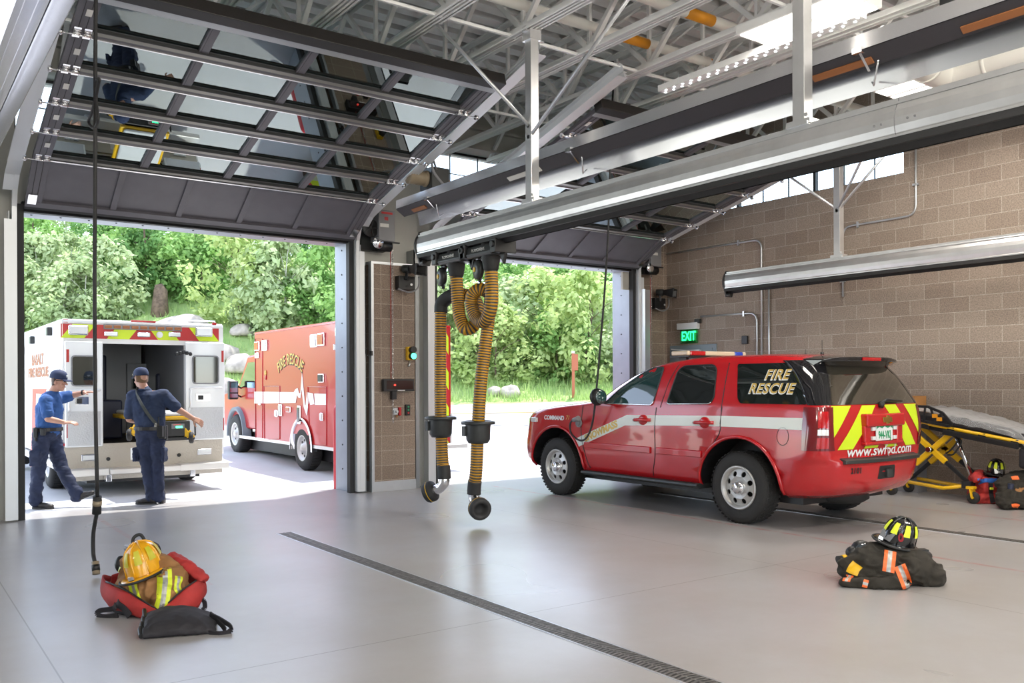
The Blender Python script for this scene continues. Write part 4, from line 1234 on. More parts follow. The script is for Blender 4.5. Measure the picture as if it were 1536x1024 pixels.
for k in range(24): g.cyl((5.76, 11.80, .2 + k*.135), (5.76, 11.79, .2 + k*.135), .008, n=6, mi=1)
solo('slotted_angle', g, [M_('galv_dull'), M_('black')], 'galvanised slotted angle up the left edge of the block pillar', 'channel')
r = thing('sensor_cable', 'black cable looping down beside the left edge of the pillar', 'cable', (5.78, 11.62, 1.97))
g = G(); g.tube(smooth_path([(5.77, 11.63, 3.3), (5.77, 11.63, 2.4), (5.775, 11.63, 2.05), (5.80, 11.62, 1.99), (5.83, 11.60, 2.02)], 5), .010, 6); part('cable', g, M_('black_rubber'), r)
g = G(); g.box((5.82, 11.555, 1.99), (5.85, 11.60, 2.06)); part('sensor', g, M_('black'), r)
# corner equipment by the block wall
g = G(); g.box((11.30, 11.52, 0), (11.32, 11.62, 3.28)); g.box((11.32, 11.61, 0), (11.52, 11.62, 3.28))
solo('guard_plate', g, M_('galv'), 'tall perforated steel guard plate beside the right door track', 'plate')
g = G(); g.box((11.02, 11.80, 3.28), (11.40, YW + .001, 3.60)); solo('cover_plate', g, M_('plaster_grey'), 'grey cover plate under the corner door opener', 'plate', base=(11.2, 11.8, 3.28))
g = G(); g.box((11.62, 11.74, 3.98), (11.74, YW, 4.12)); solo('junction_box', g, M_('white_plastic'), 'pale square junction box above the corner door opener', 'box', bevel=.006)

# ------------------------------------------------------------------ side wall: conduits, exit sign, sockets
XS = XW - .022
def conduit(pts, label, rr=.016):
    r = thing('conduit', label, 'conduit', tuple(pts[-1]), 0, None)
    P = [V(pts[0])]
    for i in range(1, len(pts) - 1):
        a, b, c = V(pts[i-1]), V(pts[i]), V(pts[i+1]); q = .16
        u = (a - b).normalized(); v = (c - b).normalized()
        for k in range(7):
            t = k/6; P.append((b + u*q)*(1 - t)**2 + b*2*t*(1 - t) + (b + v*q)*t*t)
    P.append(V(pts[-1])); g = G(); g.tube(P, rr, 8); part('pipe', g, M_('galv'), r)
    for a, b in zip(pts, pts[1:]):
        a, b = V(a), V(b)
        if (b - a).length > .7:
            m = a.lerp(b, .78); d = (b - a).normalized(); w = V((0, d.z, -d.y)); g = G()
            g.cbox(m + V((-.004, 0, 0)), (.035, .03 + abs(w.y)*.06, .03 + abs(w.z)*.06)); part('strap', g, M_('galv'), r)
    return r
conduit([(XS, 11.84, 4.02), (XS, 9.62, 4.0), (XS, 9.62, 1.0)], 'long steel conduit that bends down the block wall from the corner')
conduit([(XS, 9.47, 3.4), (XS, 9.47, 1.0)], 'short straight steel conduit, second of the close pair on the block wall')
conduit([(XS, 10.98, 2.78), (XS, 9.72, 2.76), (XS, 9.72, 1.0)], 'steel conduit that runs from the exit sign and bends down')
conduit([(XS, 6.88, ZDECK), (XS, 6.88, 3.98), (XS, 8.07, 3.98), (XS, 8.07, 2.9)], 'steel conduit with two bends right of the window band')
r = thing('exit_sign', 'lit green exit sign with white lamp head above the side door', 'sign', (XW - .04, 11.22, 2.34))
p0, p1 = onX(1020, 497, XW - .1), onX(1050, 488, XW - .1)
g = G(); g.box((XW - .09, 11.02, 2.56), (XW, 11.52, 2.68)); part('lamp_head', g, M_('white_paint'), r, bevel=.012)
g = G(); g.box((XW - .07, 10.98, 2.66), (XW, 11.10, 2.74)); part('bracket', g, M_('dark_plastic'), r, bevel=.01)
g = G(); g.box((XW - .05, 11.04, 2.30), (XW - .035, 11.46, 2.56)); part('panel', g, glass_mat('exit_panel', (.55, .85, .62), 1.45, 1.0), r)
text_mesh('EXIT', .235, M_('exit_green'), plane_fn((XW - .056, 11.25, 2.43), (0, -1, 0), (0, 0, 1), .002), .001, offset=.007, name='lettering', parent=r, xscale=.72)
for y, z, l in ((9.98, 2.30, 'small black socket on the block wall above the car roof'),):
    g = G(); g.box((XW - .04, y - .06, z - .06), (XW, y + .06, z + .08)); solo('wall_socket', g, M_('black'), l, 'socket', bevel=.006)

# ------------------------------------------------------------------ floor drains
def drain(cx, y0, y1, label):
    r = thing('trench_drain', label, 'drain', (cx, (y0 + y1)/2, 0), 0, 'long slotted floor drains')
    g = G(); g.box((cx - .085, y0, -.02), (cx - .075, y1, .004)); g.box((cx + .075, y0, -.02), (cx + .085, y1, .004)); part('frame', g, M_('galv'), r)
    g = G(); g.box((cx - .075, y0, .0005), (cx + .075, y1, .0012)); part('channel', g, M_('black'), r)
    g = G(); y = y0
    while y < y1:
        for s in (-1, 1): g.bar((cx + s*.068, y, .0015), (cx + s*.008, y + .012, .0015), .016, .004)
        y += .032
    g.box((cx - .006, y0, .001), (cx + .006, y1, .0035)); g.box((cx - .075, y0, .001), (cx - .068, y1, .0035)); g.box((cx + .068, y0, .001), (cx + .075, y1, .0035))
    part('grating', g, mat('cast_iron', (.16, .15, .14), .5, .4, nscale=20, namt=.4), r)
    return r
drain(3.50, 1.0, 9.0, 'slotted floor drain running through the middle of the floor')
drain(9.08, 1.0, 9.0, 'slotted floor drain behind the right gear pile')

# ------------------------------------------------------------------ lamps, pipes and ducts under the roof
def lamp_panel(x, y, z, label):
    r = thing('ceiling_light', label, 'lamp', (x, y, z), 0, 'ceiling panel lamps'); w, l = .62, 1.22
    g = G(); g.box((x - w/2, y - l/2, z + .012), (x + w/2, y + l/2, z + .10)); part('housing', g, M_('white_steel'), r)
    for s in (-1, 1):
        g = G(); g.box((x + s*.16 - .12, y - l/2 + .03, z), (x + s*.16 + .12, y + l/2 - .03, z + .012)); part('diffuser', g, M_('led_white'), r)
    g = G()
    for a in (-1, 1): g.tube([(x + a*w*.4, y, z + .1), (x + a*w*.4, y, ZDECK)], .005, 5)
    part('hanger_wire', g, M_('galv'), r)
    return r
ZP = 5.08
PANELS = [(7.38, 5.28), (10.12, 5.48), (7.38, 9.3), (10.1, 9.4)]
lamp_panel(7.38, 5.28, ZP, 'bright ceiling lamp panel behind the nearer hanger post')
lamp_panel(10.12, 5.48, ZP, 'bright ceiling lamp panel beside the white duct')
for x, y in ((7.4, .8), (10.1, .8), (4.1, .8), (1.3, .8), (4.1, -3.5), (7.4, -3.5), (1.3, -3.5), (-3, .8), (-3, -3.5)):  # unseen panels added to fill the hall with light
    lamp_panel(x, y, ZP, 'added unseen ceiling lamp panel behind the viewpoint, for fill light'); PANELS.append((x, y))
PANELS = [p for p in PANELS if p[1] < 9]
def strip(x0, y0, x1, y1, z, label, n, side):
    r = thing('strip_light', label, 'lamp', ((x0 + x1)/2, (y0 + y1)/2, z), 0, 'LED strip lamps')
    a, b = V((x0, y0, z)), V((x1, y1, z)); d = (b - a).normalized(); w = V((d.y, -d.x, 0))
    g = G(); g.bar(a + V((0, 0, .05)), b + V((0, 0, .05)), .13, .07); part('body', g, M_('white_steel'), r)
    g = G(); g.ell((0, 0, 0), (.015, .015, .008), n=8); dm = g.mesh('led_dot', M_('led_dot'))
    for k in range(n):
        for s in (-1, 1):
            p = a.lerp(b, (k + .5 + .25*s)/n) + w*(s*.03) + V((0, 0, .014)); o = part('led_dot', None, None, r, me=dm); o.location = p - V(r.location)
    if side:
        g = G(); g.bar(a + w*side*.075 + V((0, 0, .05)), b + w*side*.075 + V((0, 0, .05)), .02, .06); part('glowing_side', g, M_('led_white'), r)
    g = G()
    for t in (.1, .9): p = a.lerp(b, t); g.tube([p + V((0, 0, .08)), (p.x, p.y, ZB)], .004, 5)
    part('hanger_wire', g, M_('galv'), r)
    return r
strip(7.50, 7.35, 7.50, 4.75, 4.97, 'LED strip lamp with two rows of bright dots behind the cable rail', 20, 0)
strip(11.05, 7.75, 11.05, 5.0, 4.92, 'glowing LED strip lamp in front of the block wall windows', 26, -1)
def duct(path, r0, label, rings=()):
    r = thing('air_duct', label, 'duct', tuple(path[0])); g = G(); g.tube(smooth_path(path, 6), r0, 20); part('pipe', g, M_('duct_white'), r)
    for a, d in rings:
        g = G(); g.cyl(V(a) - V(d)*.02, V(a) + V(d)*.02, r0*1.07, n=20); part('joint_ring', g, M_('duct_white'), r)
    return r
duct([(7.75, 4.70, 4.80), (8.3, 4.76, 4.80), (8.85, 4.84, 4.80), (9.12, 4.82, 4.80), (9.19, 4.62, 4.80), (9.16, 4.2, 4.80), (9.12, 3.4, 4.80)], .15, 'white round air duct with an elbow at the upper right', [((8.75, 4.825, 4.80), V((.99, .14, 0))), ((9.18, 4.40, 4.80), V((.05, .99, 0))), ((9.13, 3.75, 4.80), V((.05, .99, 0)))])
def pipe_x(y, z, rr, x0, x1, label, marks):
    r = thing('roof_pipe', label, 'pipe', ((x0 + x1)/2, y, z - rr)); g = G(); g.cyl((x0, y, z), (x1, y, z), rr, n=16); part('pipe', g, M_('duct_white'), r)
    for m in marks:
        g = G(); g.cyl((m, y, z), (m + .42, y, z), rr*1.02, n=16); part('orange_label', g, M_('orange_mark'), r)
    return r
pipe_x(6.55, 5.55, .06, -3, XW - .02, 'white pipe with orange bands crossing the joists, the nearer one', (7.05, 4.2))
pipe_x(7.25, 5.45, .055, -3, XW - .02, 'white pipe with orange bands crossing the joists, the farther one', (6.75, 8.2))
pipe_x(4.15, 5.62, .12, -3, XW - .02, 'thick white pipe crossing under the roof deck', ())
# ------------------------------------------------------------------ red command car
CARX, CARY = 8.765, 8.10
car = thing('command_car', 'red fire command car with white stripe and yellow chevron tailgate', 'car', (CARX, CARY, 0), pi/2)
WBF, WBR, WR = 1.61, -1.62, .402
# level: z, half width, front x, rear x, front corner, rear corner
LV = [(.34, .86, 2.30, -2.50, .40, .45), (.40, .955, 2.48, -2.66, .42, .48), (.50, .985, 2.58, -2.74, .44, .50), (.62, .995, 2.61, -2.76, .46, .46), (.745, .998, 2.615, -2.765, .48, .42),
      (.775, .997, 2.60, -2.70, .48, .24), (.90, .992, 2.57, -2.70, .46, .20), (1.05, .985, 2.54, -2.705, .44, .18), (1.14, .975, 2.47, -2.70, .46, .17), (1.20, .966, 2.36, -2.695, .55, .17),
      (1.245, .960, 2.05, -2.69, .62, .17), (1.285, .955, 1.68, -2.685, .70, .17), (1.32, .948, 1.36, -2.68, .72, .17), (1.355, .938, 1.14, -2.665, .70, .18), (1.43, .915, .96, -2.635, .60, .20),
      (1.54, .885, .74, -2.585, .55, .22), (1.66, .845, .47, -2.52, .50, .25), (1.76, .808, .20, -2.44, .46, .28), (1.81, .785, -.02, -2.38, .44, .30), (1.845, .752, -.24, -2.30, .44, .32),
      (1.87, .70, -.45, -2.18, .42, .34), (1.888, .60, -.62, -2.0, .40, .34), (1.895, .42, -.80, -1.75, .34, .30)]
def lev(z):
    z = max(LV[0][0], min(LV[-1][0], z))
    for a, b in zip(LV, LV[1:]):
        if z <= b[0]:
            t = (z - a[0])/(b[0] - a[0]); return [a[i] + (b[i] - a[i])*t for i in range(6)]
def plan(L, n_c=9, n_s=26):
    """closed outline at one height, counter-clockwise from the left rear corner"""
    z, w, xf, xr, rf, rr = L; e = .86
    def corner(cx, cy, r, a0):
        out = []
        for i in range(n_c + 1):
            a = a0 + (pi/2)*i/n_c; out.append((cx + r*cos(a), cy + min(r, .95*w)*sin(a)))
        return out
    bow = .012
    P = []
    P += corner(xf - rf, -(w - min(rf, .95*w)), rf, -pi/2)
    P += [(xf + .03*(1 - (2*k/9 - 1)**2), -(w - min(rf, .95*w))*(1 - 2*k/9)) for k in range(1, 9)]
    P += corner(xf - rf, (w - min(rf, .95*w)), rf, 0)
    P += [(xf - rf + (xr + rr - xf + rf)*k/n_s, w + bow*0) for k in range(1, n_s)]
    P += corner(xr + rr, (w - min(rr, .95*w)), rr, pi/2)
    P += [(xr - .045*(1 - (2*k/9 - 1)**2), (w - min(rr, .95*w))*(1 - 2*k/9)) for k in range(1, 9)]
    P += corner(xr + rr, -(w - min(rr, .95*w)), rr, pi)
    P += [(xr + rr + (xf - rf - xr - rr)*k/n_s, -w) for k in range(1, n_s)]
    return [V((x, y, z)) for x, y in P]
def side_y(x, z):
    z0, w, xf, xr, rf, rr = lev(z)
    rfy = min(rf, .95*w); rry = min(rr, .95*w)
    if x > xf - rf: t = min(1, (x - xf + rf)/rf); return w - rfy + rfy*math.sqrt(max(0, 1 - t*t))
    if x < xr + rr: t = min(1, (xr + rr - x)/rr); return w - rry + rry*math.sqrt(max(0, 1 - t*t))
    return w
def rear_x(y, z):
    z0, w, xf, xr, rf, rr = lev(z); rry = min(rr, .95*w); c = w - rry
    if abs(y) <= c: return xr - .045*(1 - (abs(y)/max(c, 1e-6))**2)
    t = min(1, (abs(y) - c)/rry); return xr + rr - rr*math.sqrt(max(0, 1 - t*t))
def dense():
    out = []
    for a, b in zip(LV, LV[1:]):
        n = 2 if b[0] - a[0] > .04 else 1
        for k in range(n): out.append([a[i] + (b[i] - a[i])*k/n for i in range(6)])
    return out + [list(LV[-1])]
g = G(); g.loft([plan(L) for L in dense()])
bme = g.mesh('body', [M_('red_paint'), M_('black')])
cut = G()
for x in (WBF, WBR):
    for s in (-1, 1):
        pr = [(x + .565*cos(a), WR + .565*sin(a)*(.98)) for a in [2*pi*k/40 for k in range(40)]]
        cut.prism([(p, q) for p, q in pr], (0, s*.62, 0), (1, 0, 0), (0, 0, 1), (0, s*.6, 0), mi=1)
cm = cut.mesh('cut', [M_('red_paint'), M_('black')]); co_ = bpy.data.objects.new('cut', cm); COL.objects.link(co_)
bme = evalmesh(bme, [('BOOLEAN', dict(object=co_, operation='DIFFERENCE', solver='EXACT'))])
bpy.data.objects.remove(co_)
bme.name = 'body'
body = part('body', None, None, car, me=bme)
sm = body.modifiers.new('s', 'EDGE_SPLIT') if False else None

def surf_patch(poly, fn, mats, name, lift=.004, sub=5, thick=.0, parent=None, label=None, holes=None):
    """fill polygon in a 2-d chart, refine it and lay it on the body surface"""
    bm = bmesh.new()
    vs = [bm.verts.new((a, b, 0)) for a, b in poly]
    f = bm.faces.new(vs)
    xs = [p[0] for p in poly]; ys = [p[1] for p in poly]
    for ax, lo, hi in ((0, min(xs), max(xs)), (1, min(ys), max(ys))):
        n = max(1, int((hi - lo)/.07))
        for k in range(1, n):
            c = lo + (hi - lo)*k/n; co = V((c, 0, 0)) if ax == 0 else V((0, c, 0)); no = V((1, 0, 0)) if ax == 0 else V((0, 1, 0))
            bmesh.ops.bisect_plane(bm, geom=bm.verts[:] + bm.edges[:] + bm.faces[:], plane_co=co, plane_no=no)
    for v in bm.verts: v.co = fn(v.co.x, v.co.y, lift)
    bmesh.ops.recalc_face_normals(bm, faces=bm.faces)
    me = bpy.data.meshes.new(name); bm.to_mesh(me); bm.free(); me.materials.append(mats)
    for p in me.polygons: p.use_smooth = True
    o = part(name, None, None, parent if parent is not None else car, me=me, label=label)
    if thick:
        s = o.modifiers.new('s', 'SOLIDIFY'); s.thickness = thick; s.offset = 0
    return o
def sideL(x, z, l): return V((x, side_y(x, z) + l, z))
def sideR(x, z, l): return V((x, -side_y(x, z) - l, z))
def rear(y, z, l): return V((rear_x(y, z) - l, y, z))
def rnd(poly, r=.05, n=4):
    out = []
    m = len(poly)
    for i in range(m):
        a, b, c = V(poly[i-1] + (0,)), V(poly[i] + (0,)), V(poly[(i + 1) % m] + (0,))
        u, v = (a - b), (c - b); q = min(r, u.length*.45, v.length*.45); u.normalize(); v.normalize()
        for k in range(n + 1):
            t = k/n; p = (b + u*q)*(1 - t)**2 + b*2*t*(1 - t) + (b + v*q)*t*t; out.append((p.x, p.y))
    return out
# windows (left and right)
WIN = {
 'front_window': rnd([(.62, 1.305), (.44, 1.47), (.06, 1.70), (-.10, 1.765), (-.33, 1.775), (-.265, 1.30)], .05),
 'rear_door_window': rnd([(-.50, 1.315), (-.575, 1.72), (-.66, 1.78), (-1.12, 1.785), (-1.185, 1.73), (-1.23, 1.40), (-1.19, 1.33)], .05),
 'quarter_window': rnd([(-1.47, 1.785), (-1.50, 1.70), (-1.57, 1.40), (-1.62, 1.34), (-2.50, 1.34), (-2.385, 1.785)], .03),
}
for s, fn in ((1, sideL), (-1, sideR)):
    for k, poly in WIN.items():
        gm = 'glass_teal' if k == 'front_window' else 'glass_dark'
        w_ = surf_patch(poly, fn, M_(gm), k, .006)
        # bright rubber edge along the window
        if k != 'quarter_window':
            gg = G(); gg.tube([fn(a, b, .007) for a, b in poly], .008, 5, closed=True); part('window_trim', gg, M_('black'), w_, local=True)
            lo = [p for p in poly if p[1] < 1.36]; gg = G()
            if len(lo) > 2: gg.tube([fn(a, b, .010) for a, b in sorted(lo)], .009, 5); part('sill_chrome', gg, M_('chrome'), w_, local=True)
    def pil(z, s=s):
        z0, w, xf, xr, rf, rr = lev(z); xs = -2.505 + (z - 1.335)*.255; out = []
        for q in (0, .5, 1): x = xs + (xr + rr - xs)*q; out.append(V((x, s*(side_y(x, z) + .007), z)))
        for k in range(1, 11):
            a = pi/2*(k/10)*.93; out.append(V((xr + rr - (rr + .007)*sin(a), s*(w - rr + (rr + .007)*cos(a)), z)))
        return out
    gg = G(); gg.loft([pil(1.335 + .475*k/14) for k in range(15)], closed=False, caps=False); part('rear_pillar', gg, M_('black_gloss'), car, local=True)
# windscreen
def front_x(y, z):
    z0, w, xf, xr, rf, rr = lev(z); rfy = min(rf, .95*w); c = w - rfy
    if abs(y) <= c: return xf + .03*(1 - (abs(y)/max(c, 1e-6))**2)
    t = min(1, (abs(y) - c)/rfy); return xf - rf + rf*math.sqrt(max(0, 1 - t*t))
def frontf(y, z, l): return V((front_x(y, z) + l*.7, y, z + l*.7))
surf_patch([(-.80, 1.40), (.80, 1.40), (.76, 1.55), (.66, 1.78), (-.66, 1.78), (-.76, 1.55)], frontf, M_('glass_dark'), 'windscreen', .006)
# tailgate glass and black spoiler
surf_patch([(-.84, 1.335), (.84, 1.335), (.80, 1.50), (.70, 1.72), (.62, 1.80), (-.62, 1.80), (-.70, 1.72), (-.80, 1.50)], rear, M_('glass_rear'), 'rear_window', .006)
g = G()
for i in range(2): pass
ring = []
for t in [k/16 for k in range(17)]:
    y = -.70 + 1.4*t; e = 1 - abs(2*t - 1)**3
    xb = -2.20 - .10*e; xt = -2.52 - .12*e
    ring.append([V((xb + .1, y, 1.872 - .05*(1 - e))), V((xb, y, 1.868 - .045*(1 - e))), V((xt, y, 1.845 - .03*(1 - e))), V((xt + .012, y, 1.795 - .005*(1 - e))), V((xt + .14, y, 1.735)), V((xb + .1, y, 1.735))])
g.loft(ring, smooth=False); part('spoiler', g, M_('black_gloss'), car, local=True, bevel=.012)
g = G(); g.box((-2.648, -.17, 1.802), (-2.60, .17, 1.838)); part('brake_light', g, M_('lens_red'), car, local=True, bevel=.006)
g = G(); g.tube([rear(.02, 1.345, .03), rear(-.10, 1.375, .05), rear(-.42, 1.36, .045)], [.014, .02, .009], 8); g.cyl(rear(.0, 1.30, .01), rear(.0, 1.35, .05), .03, n=12); part('rear_wiper', g, M_('black'), car, local=True)
# chevrons on the tailgate
ZC0, ZC1 = .87, 1.325
for y0 in (.86, .50):
    pass
def chev(y0, y1, s):
    k = .42                                   # outward drop of the stripe
    P = [(s*y0, ZC1), (s*y1, ZC1), (s*(y1 + k), ZC0), (s*(y0 + k), ZC0)]
    out = []
    # clip to the panel edges
    def clip(poly, f):
        res = []
        for i in range(len(poly)):
            a, b = poly[i - 1], poly[i]; fa, fb = f(a), f(b)
            if (fa >= 0) != (fb >= 0):
                t = fa/(fa - fb); res.append((a[0] + (b[0] - a[0])*t, a[1] + (b[1] - a[1])*t))
            if fb >= 0: res.append(b)
        return res
    P = clip(P, lambda p: .845 - abs(p[0]))
    P = clip(P, lambda p: s*p[0])
    return P
for s in (1, -1):
    for y0, y1 in ((.50, .80), (.08, .32), (-.34, -.10)):
        P = chev(y0, y1, s)
        if len(P) > 2: surf_patch(P, rear, M_('lime'), 'chevron_stripe', .005)
# registration plate recess
g = G(); g.box((-2.815, -.36, 1.10), (-2.70, .36, 1.235)); g.box((-2.80, -.36, .90), (-2.70, .36, .942)); g.box((-2.785, -.36, .93), (-2.70, -.25, 1.12)); g.box((-2.785, .25, .93), (-2.70, .36, 1.12)); g.box((-2.762, -.36, .91), (-2.70, .36, 1.12)); part('plate_recess', g, M_('red_paint'), car, local=True, bevel=.02, seg=3)
g = G(); g.box((-2.785, -.155, .945), (-2.775, .155, 1.10)); pl = part('licence_plate', g, M_('white_paint'), car, local=True, bevel=.003)
g = G(); g.prism([(-.15, .05), (-.10, .075), (-.05, .055), (0, .08), (.06, .055), (.11, .075), (.15, .05), (.15, .08), (-.15, .08)], (-2.786, 0, 1.02), (0, -1, 0), (0, 0, 1), (-.001, 0, 0)); part('green_mountains', g, M_('exit_dull'), pl, local=True)
Lf = lambda o, u, v, lift=.002: (lambda a, b, c: V(o) + V(u)*a + V(v)*b + V(u).cross(V(v)).normalized()*(c + lift))
def ltext(txt, size, m, fn, par, **kw):
    """lettering placed with local coordinates of the parent"""
    o = text_mesh(txt, size, m, fn, **kw); o.parent = par; return o
ltext('944-VKJ', .115, M_('exit_dull'), Lf((-2.786, 0, 1.003), (0, -1, 0), (0, 0, 1), .001), pl, xscale=.62, offset=.003)
for s in (-1, 1):
    for z in (.975, 1.075):
        g = G(); g.box((-2.79, s*.20 - .03, z - .02), (-2.765, s*.20 + .03, z + .02)); part('plate_lamp', g, M_('lens_clear'), car, local=True, bevel=.004)
g = G(); g.prism([(-.085, -.028), (-.03, -.028), (-.03, -.045), (.03, -.045), (.03, -.028), (.085, -.028), (.07, .028), (.03, .028), (.03, .045), (-.03, .045), (-.03, .028), (-.10, .028)], (-2.816, 0, 1.17), (0, -1, 0), (0, 0, 1), (-.014, 0, 0)); part('gold_emblem', g, M_('gold_metal'), car, local=True, bevel=.004)
# bumper step pad, tow recess, numbers
surf_patch([(-.66, .735), (.66, .735), (.66, .775), (-.66, .775)], lambda y, z, l: V((-2.79 + .09*(z > .76) - .03*(1 - (y/.7)**2), y, z + .006)), M_('dark_plastic'), 'step_pad', .0)
g = G(); P = [[V((-2.835 + .05*(abs(y)/.7)**2, y, .725)), V((-2.835 + .05*(abs(y)/.7)**2, y, .762)), V((-2.70, y, .785)), V((-2.70, y, .72))] for y in [-.7 + 1.4*k/14 for k in range(15)]]; g.loft(P, smooth=False); part('bumper_pad', g, M_('dark_plastic'), car, local=True, bevel=.006)
surf_patch(rnd([(-.17, .54), (.15, .54), (.13, .68), (-.16, .68)], .02), rear, M_('black'), 'tow_recess', .004)
g = G(); g.cbox((-2.80, -.03, .60), (.06, .10, .09)); part('tow_hitch', g, M_('dark_plastic'), car, local=True, bevel=.006)
ltext('2101', .085, M_('black'), lambda a, b, c: rear(.50 - a, .645 + b, .004 + c), car, offset=.003)
ltext('www.swfpd.com', .150, M_('white_paint'), lambda a, b, c: rear(-.01 - a, .838 + b, .007 + c), car, offset=.0015, shear=.2, width=1.22)
# tail lamps
for s, fn in ((1, sideL), (-1, sideR)):
    lens = G()
    def lampgrid(x_or_y0, zlo, zhi, mi, gg, s=s):
        pass
    zs = [.865 + (1.315 - .865)*k/8 for k in range(9)]
    def strip_pts(z, l):
        z0, w, xf, xr, rf, rr = lev(z); out = []
        for x in (-2.46, -2.50): out.append(V((x, s*(side_y(x, z) + l), z)))
        for k in range(1, 9):
            a = pi/2*(k/8); c = V((xr + rr, w - rr, 0)); out.append(V((c.x - (rr + l)*sin(a), s*(c.y + (rr + l)*cos(a)), z)))
        return out
    lens.loft([strip_pts(z, .008) for z in zs], closed=False, caps=False)
    tl = part('tail_lamp', lens, M_('lens_dark_red'), car, local=True)
    for z0_, z1_, m in ((1.10, 1.27, 'lens_red'), (1.025, 1.085, 'lens_clear'), (.89, 1.0, 'lens_red')):
        gg = G(); gg.loft([strip_pts(z, .012)[4:8] for z in (z0_, (z0_ + z1_)/2, z1_)], closed=False, caps=False); part('lamp_lens', gg, M_(m), tl, local=True)
# white stripe, lettering
SH = lambda x: 1.0
for s, fn in ((1, sideL), (-1, sideR)):
    surf_patch([(-2.50, 1.075), (-2.50, 1.20), (-1.37, 1.195), (-1.37, 1.075)], fn, M_('white_stripe'), 'stripe', .004)
    surf_patch([(-1.36, 1.075), (-1.36, 1.195), (-.335, 1.175), (-.335, 1.05)], fn, M_('white_stripe'), 'stripe', .004)
    surf_patch([(-.325, 1.05), (-.325, 1.175), (.18, 1.165), (1.22, .80), (1.13, .70), (.20, 1.03)], fn, M_('white_stripe'), 'stripe', .004)
    d = V((.18 - 1.20, 1.10 - .745)).normalized() if False else None
    sgn = 1 if s == 1 else -1
    c0 = V((.66, .935, 0)); u = V((-.94, .335, 0)).normalized(); v = V((.335, .94, 0)).normalized()
    if s == 1: ltext('SNOWMASS', .125, M_('gold'), lambda a, b, c: fn((c0 + u*a + v*b).x, (c0 + u*a + v*b).y, .006 + c), car, offset=.005, xscale=.98, shear=.0)
    else: ltext('SNOWMASS', .125, M_('gold'), lambda a, b, c: fn((c0 - u*a + v*b).x, (c0 - u*a + v*b).y, .006 + c), car, offset=.005)
    for txt, z in (('FIRE', 1.655), ('RESCUE', 1.505)):
        ltext(txt, .155, M_('white_paint'), lambda a, b, c: fn(-2.03 + (-a + .008)*sgn - (z - 1.58)*.3 - 0, z + b - .008, .008 + c), car, offset=.007, shear=.25, spacing=1.12)
        ltext(txt, .155, M_('gold'), lambda a, b, c: fn(-2.03 - a*sgn - (z - 1.58)*.3, z + b, .0105 + c), car, offset=.002, shear=.25, spacing=1.12)
    ltext('COMMAND', .085, M_('white_paint'), lambda a, b, c: fn(1.66 - a*sgn, 1.085 + b, .006 + c), car, offset=.003)
    ltext('71', .085, M_('gold'), lambda a, b, c: fn(1.36 - a*sgn, 1.095 + b, .006 + c), car, shear=.2)
    # door cuts
    for pts in ([(-.33, 1.27), (-.33, 1.0), (-.345, .70), (-.30, .50), (-.28, .42)], [(1.06, 1.28), (1.06, .90), (.98, .62), (.90, .43)], [(-1.345, 1.80), (-1.365, 1.2), (-1.365, 1.02), (-1.29, .90)], [(-.40, 1.27), (-.47, 1.6), (-.56, 1.80)], [(-1.36, 1.1), (-1.37, 1.3)]):
        gg = G(); gg.tube([fn(a, b, .0005) for a, b in smooth_path([V((p[0], p[1], 0)) for p in pts], 6) for a, b in ((a, b),)] if False else [fn(p.x, p.y, .001) for p in smooth_path([V((q[0], q[1], 0)) for q in pts], 6)], .0055, 5)
        part('door_gap', gg, M_('black'), car, local=True)
    # side mouldings, handles, sill board, fuel flap
    for x0, x1 in ((.98, -.27), (-.37, -1.10)):
        gg = G(); n = 8; gg.loft([[fn(x0 + (x1 - x0)*k/n, .70, .0), fn(x0 + (x1 - x0)*k/n, .705, .022), fn(x0 + (x1 - x0)*k/n, .775, .022), fn(x0 + (x1 - x0)*k/n, .785, .0)] for k in range(n + 1)], smooth=False); part('moulding', gg, M_('red_paint'), car, local=True, bevel=.005)
    for x in (-.12, -1.13):
        gg = G(); gg.tube([fn(x + .15, 1.105, .015), fn(x + .11, 1.11, .042), fn(x - .11, 1.115, .042), fn(x - .15, 1.115, .015)], .022, 10, flat=1.0); gg.ell(fn(x, 1.11, .0), (.085, .03, .068), n=16); h_ = part('door_handle', gg, M_('red_paint'), car, local=True)
    gg = G(); gg.loft([[V((x, s*.80, .40)), V((x, s*1.04, .395)), V((x, s*1.05, .365)), V((x, s*.98, .335)), V((x, s*.80, .335))] for x in (1.02, .98, -1.02, -1.06)], smooth=False); part('running_board', gg, M_('dark_plastic'), car, local=True, bevel=.008)
    gg = G(); gg.box((-1.0, s*1.0, .396), (.96, s*1.035, .399)); part('board_tread', gg, M_('black_rubber'), car, local=True)
    gg = G(); gg.tube([fn(-2.22 + .075*cos(a), 1.0 + .095*sin(a), .002) for a in [2*pi*k/20 for k in range(20)]], .003, 4, closed=True); part('fuel_flap', gg, M_('black'), car, local=True)
    # arch lips
    for x in (WBF, WBR):
        gg = G(); A_ = [radians(-2 + 184*k/30) for k in range(31)]
        gg.tube([fn(x + .578*cos(a), max(.36, WR + .566*sin(a)), .004) for a in A_], .020, 8); part('arch_lip', gg, M_('red_paint'), car, local=True)
    # mirror
    gg = G(); c = V((.56, s*1.14, 1.395)); gg.ell(c, (.085, .115, .115), n=16); gg.v[-len(gg.v):] = [V((min(p.x, c.x + .08), p.y, p.z)) for p in gg.v]
    mr_ = part('mirror', gg, M_('black'), car, local=True)
    gg = G(); gg.bar((.60, s*.93, 1.31), (.57, s*1.08, 1.34), .07, .04); part('mirror_arm', gg, M_('black'), mr_, local=True, bevel=.01)
    gg = G(); gg.ell((c.x - .078, c.y, c.z), (.012, .095, .095), n=16); part('mirror_glass', gg, M_('glass_teal'), mr_, local=True)
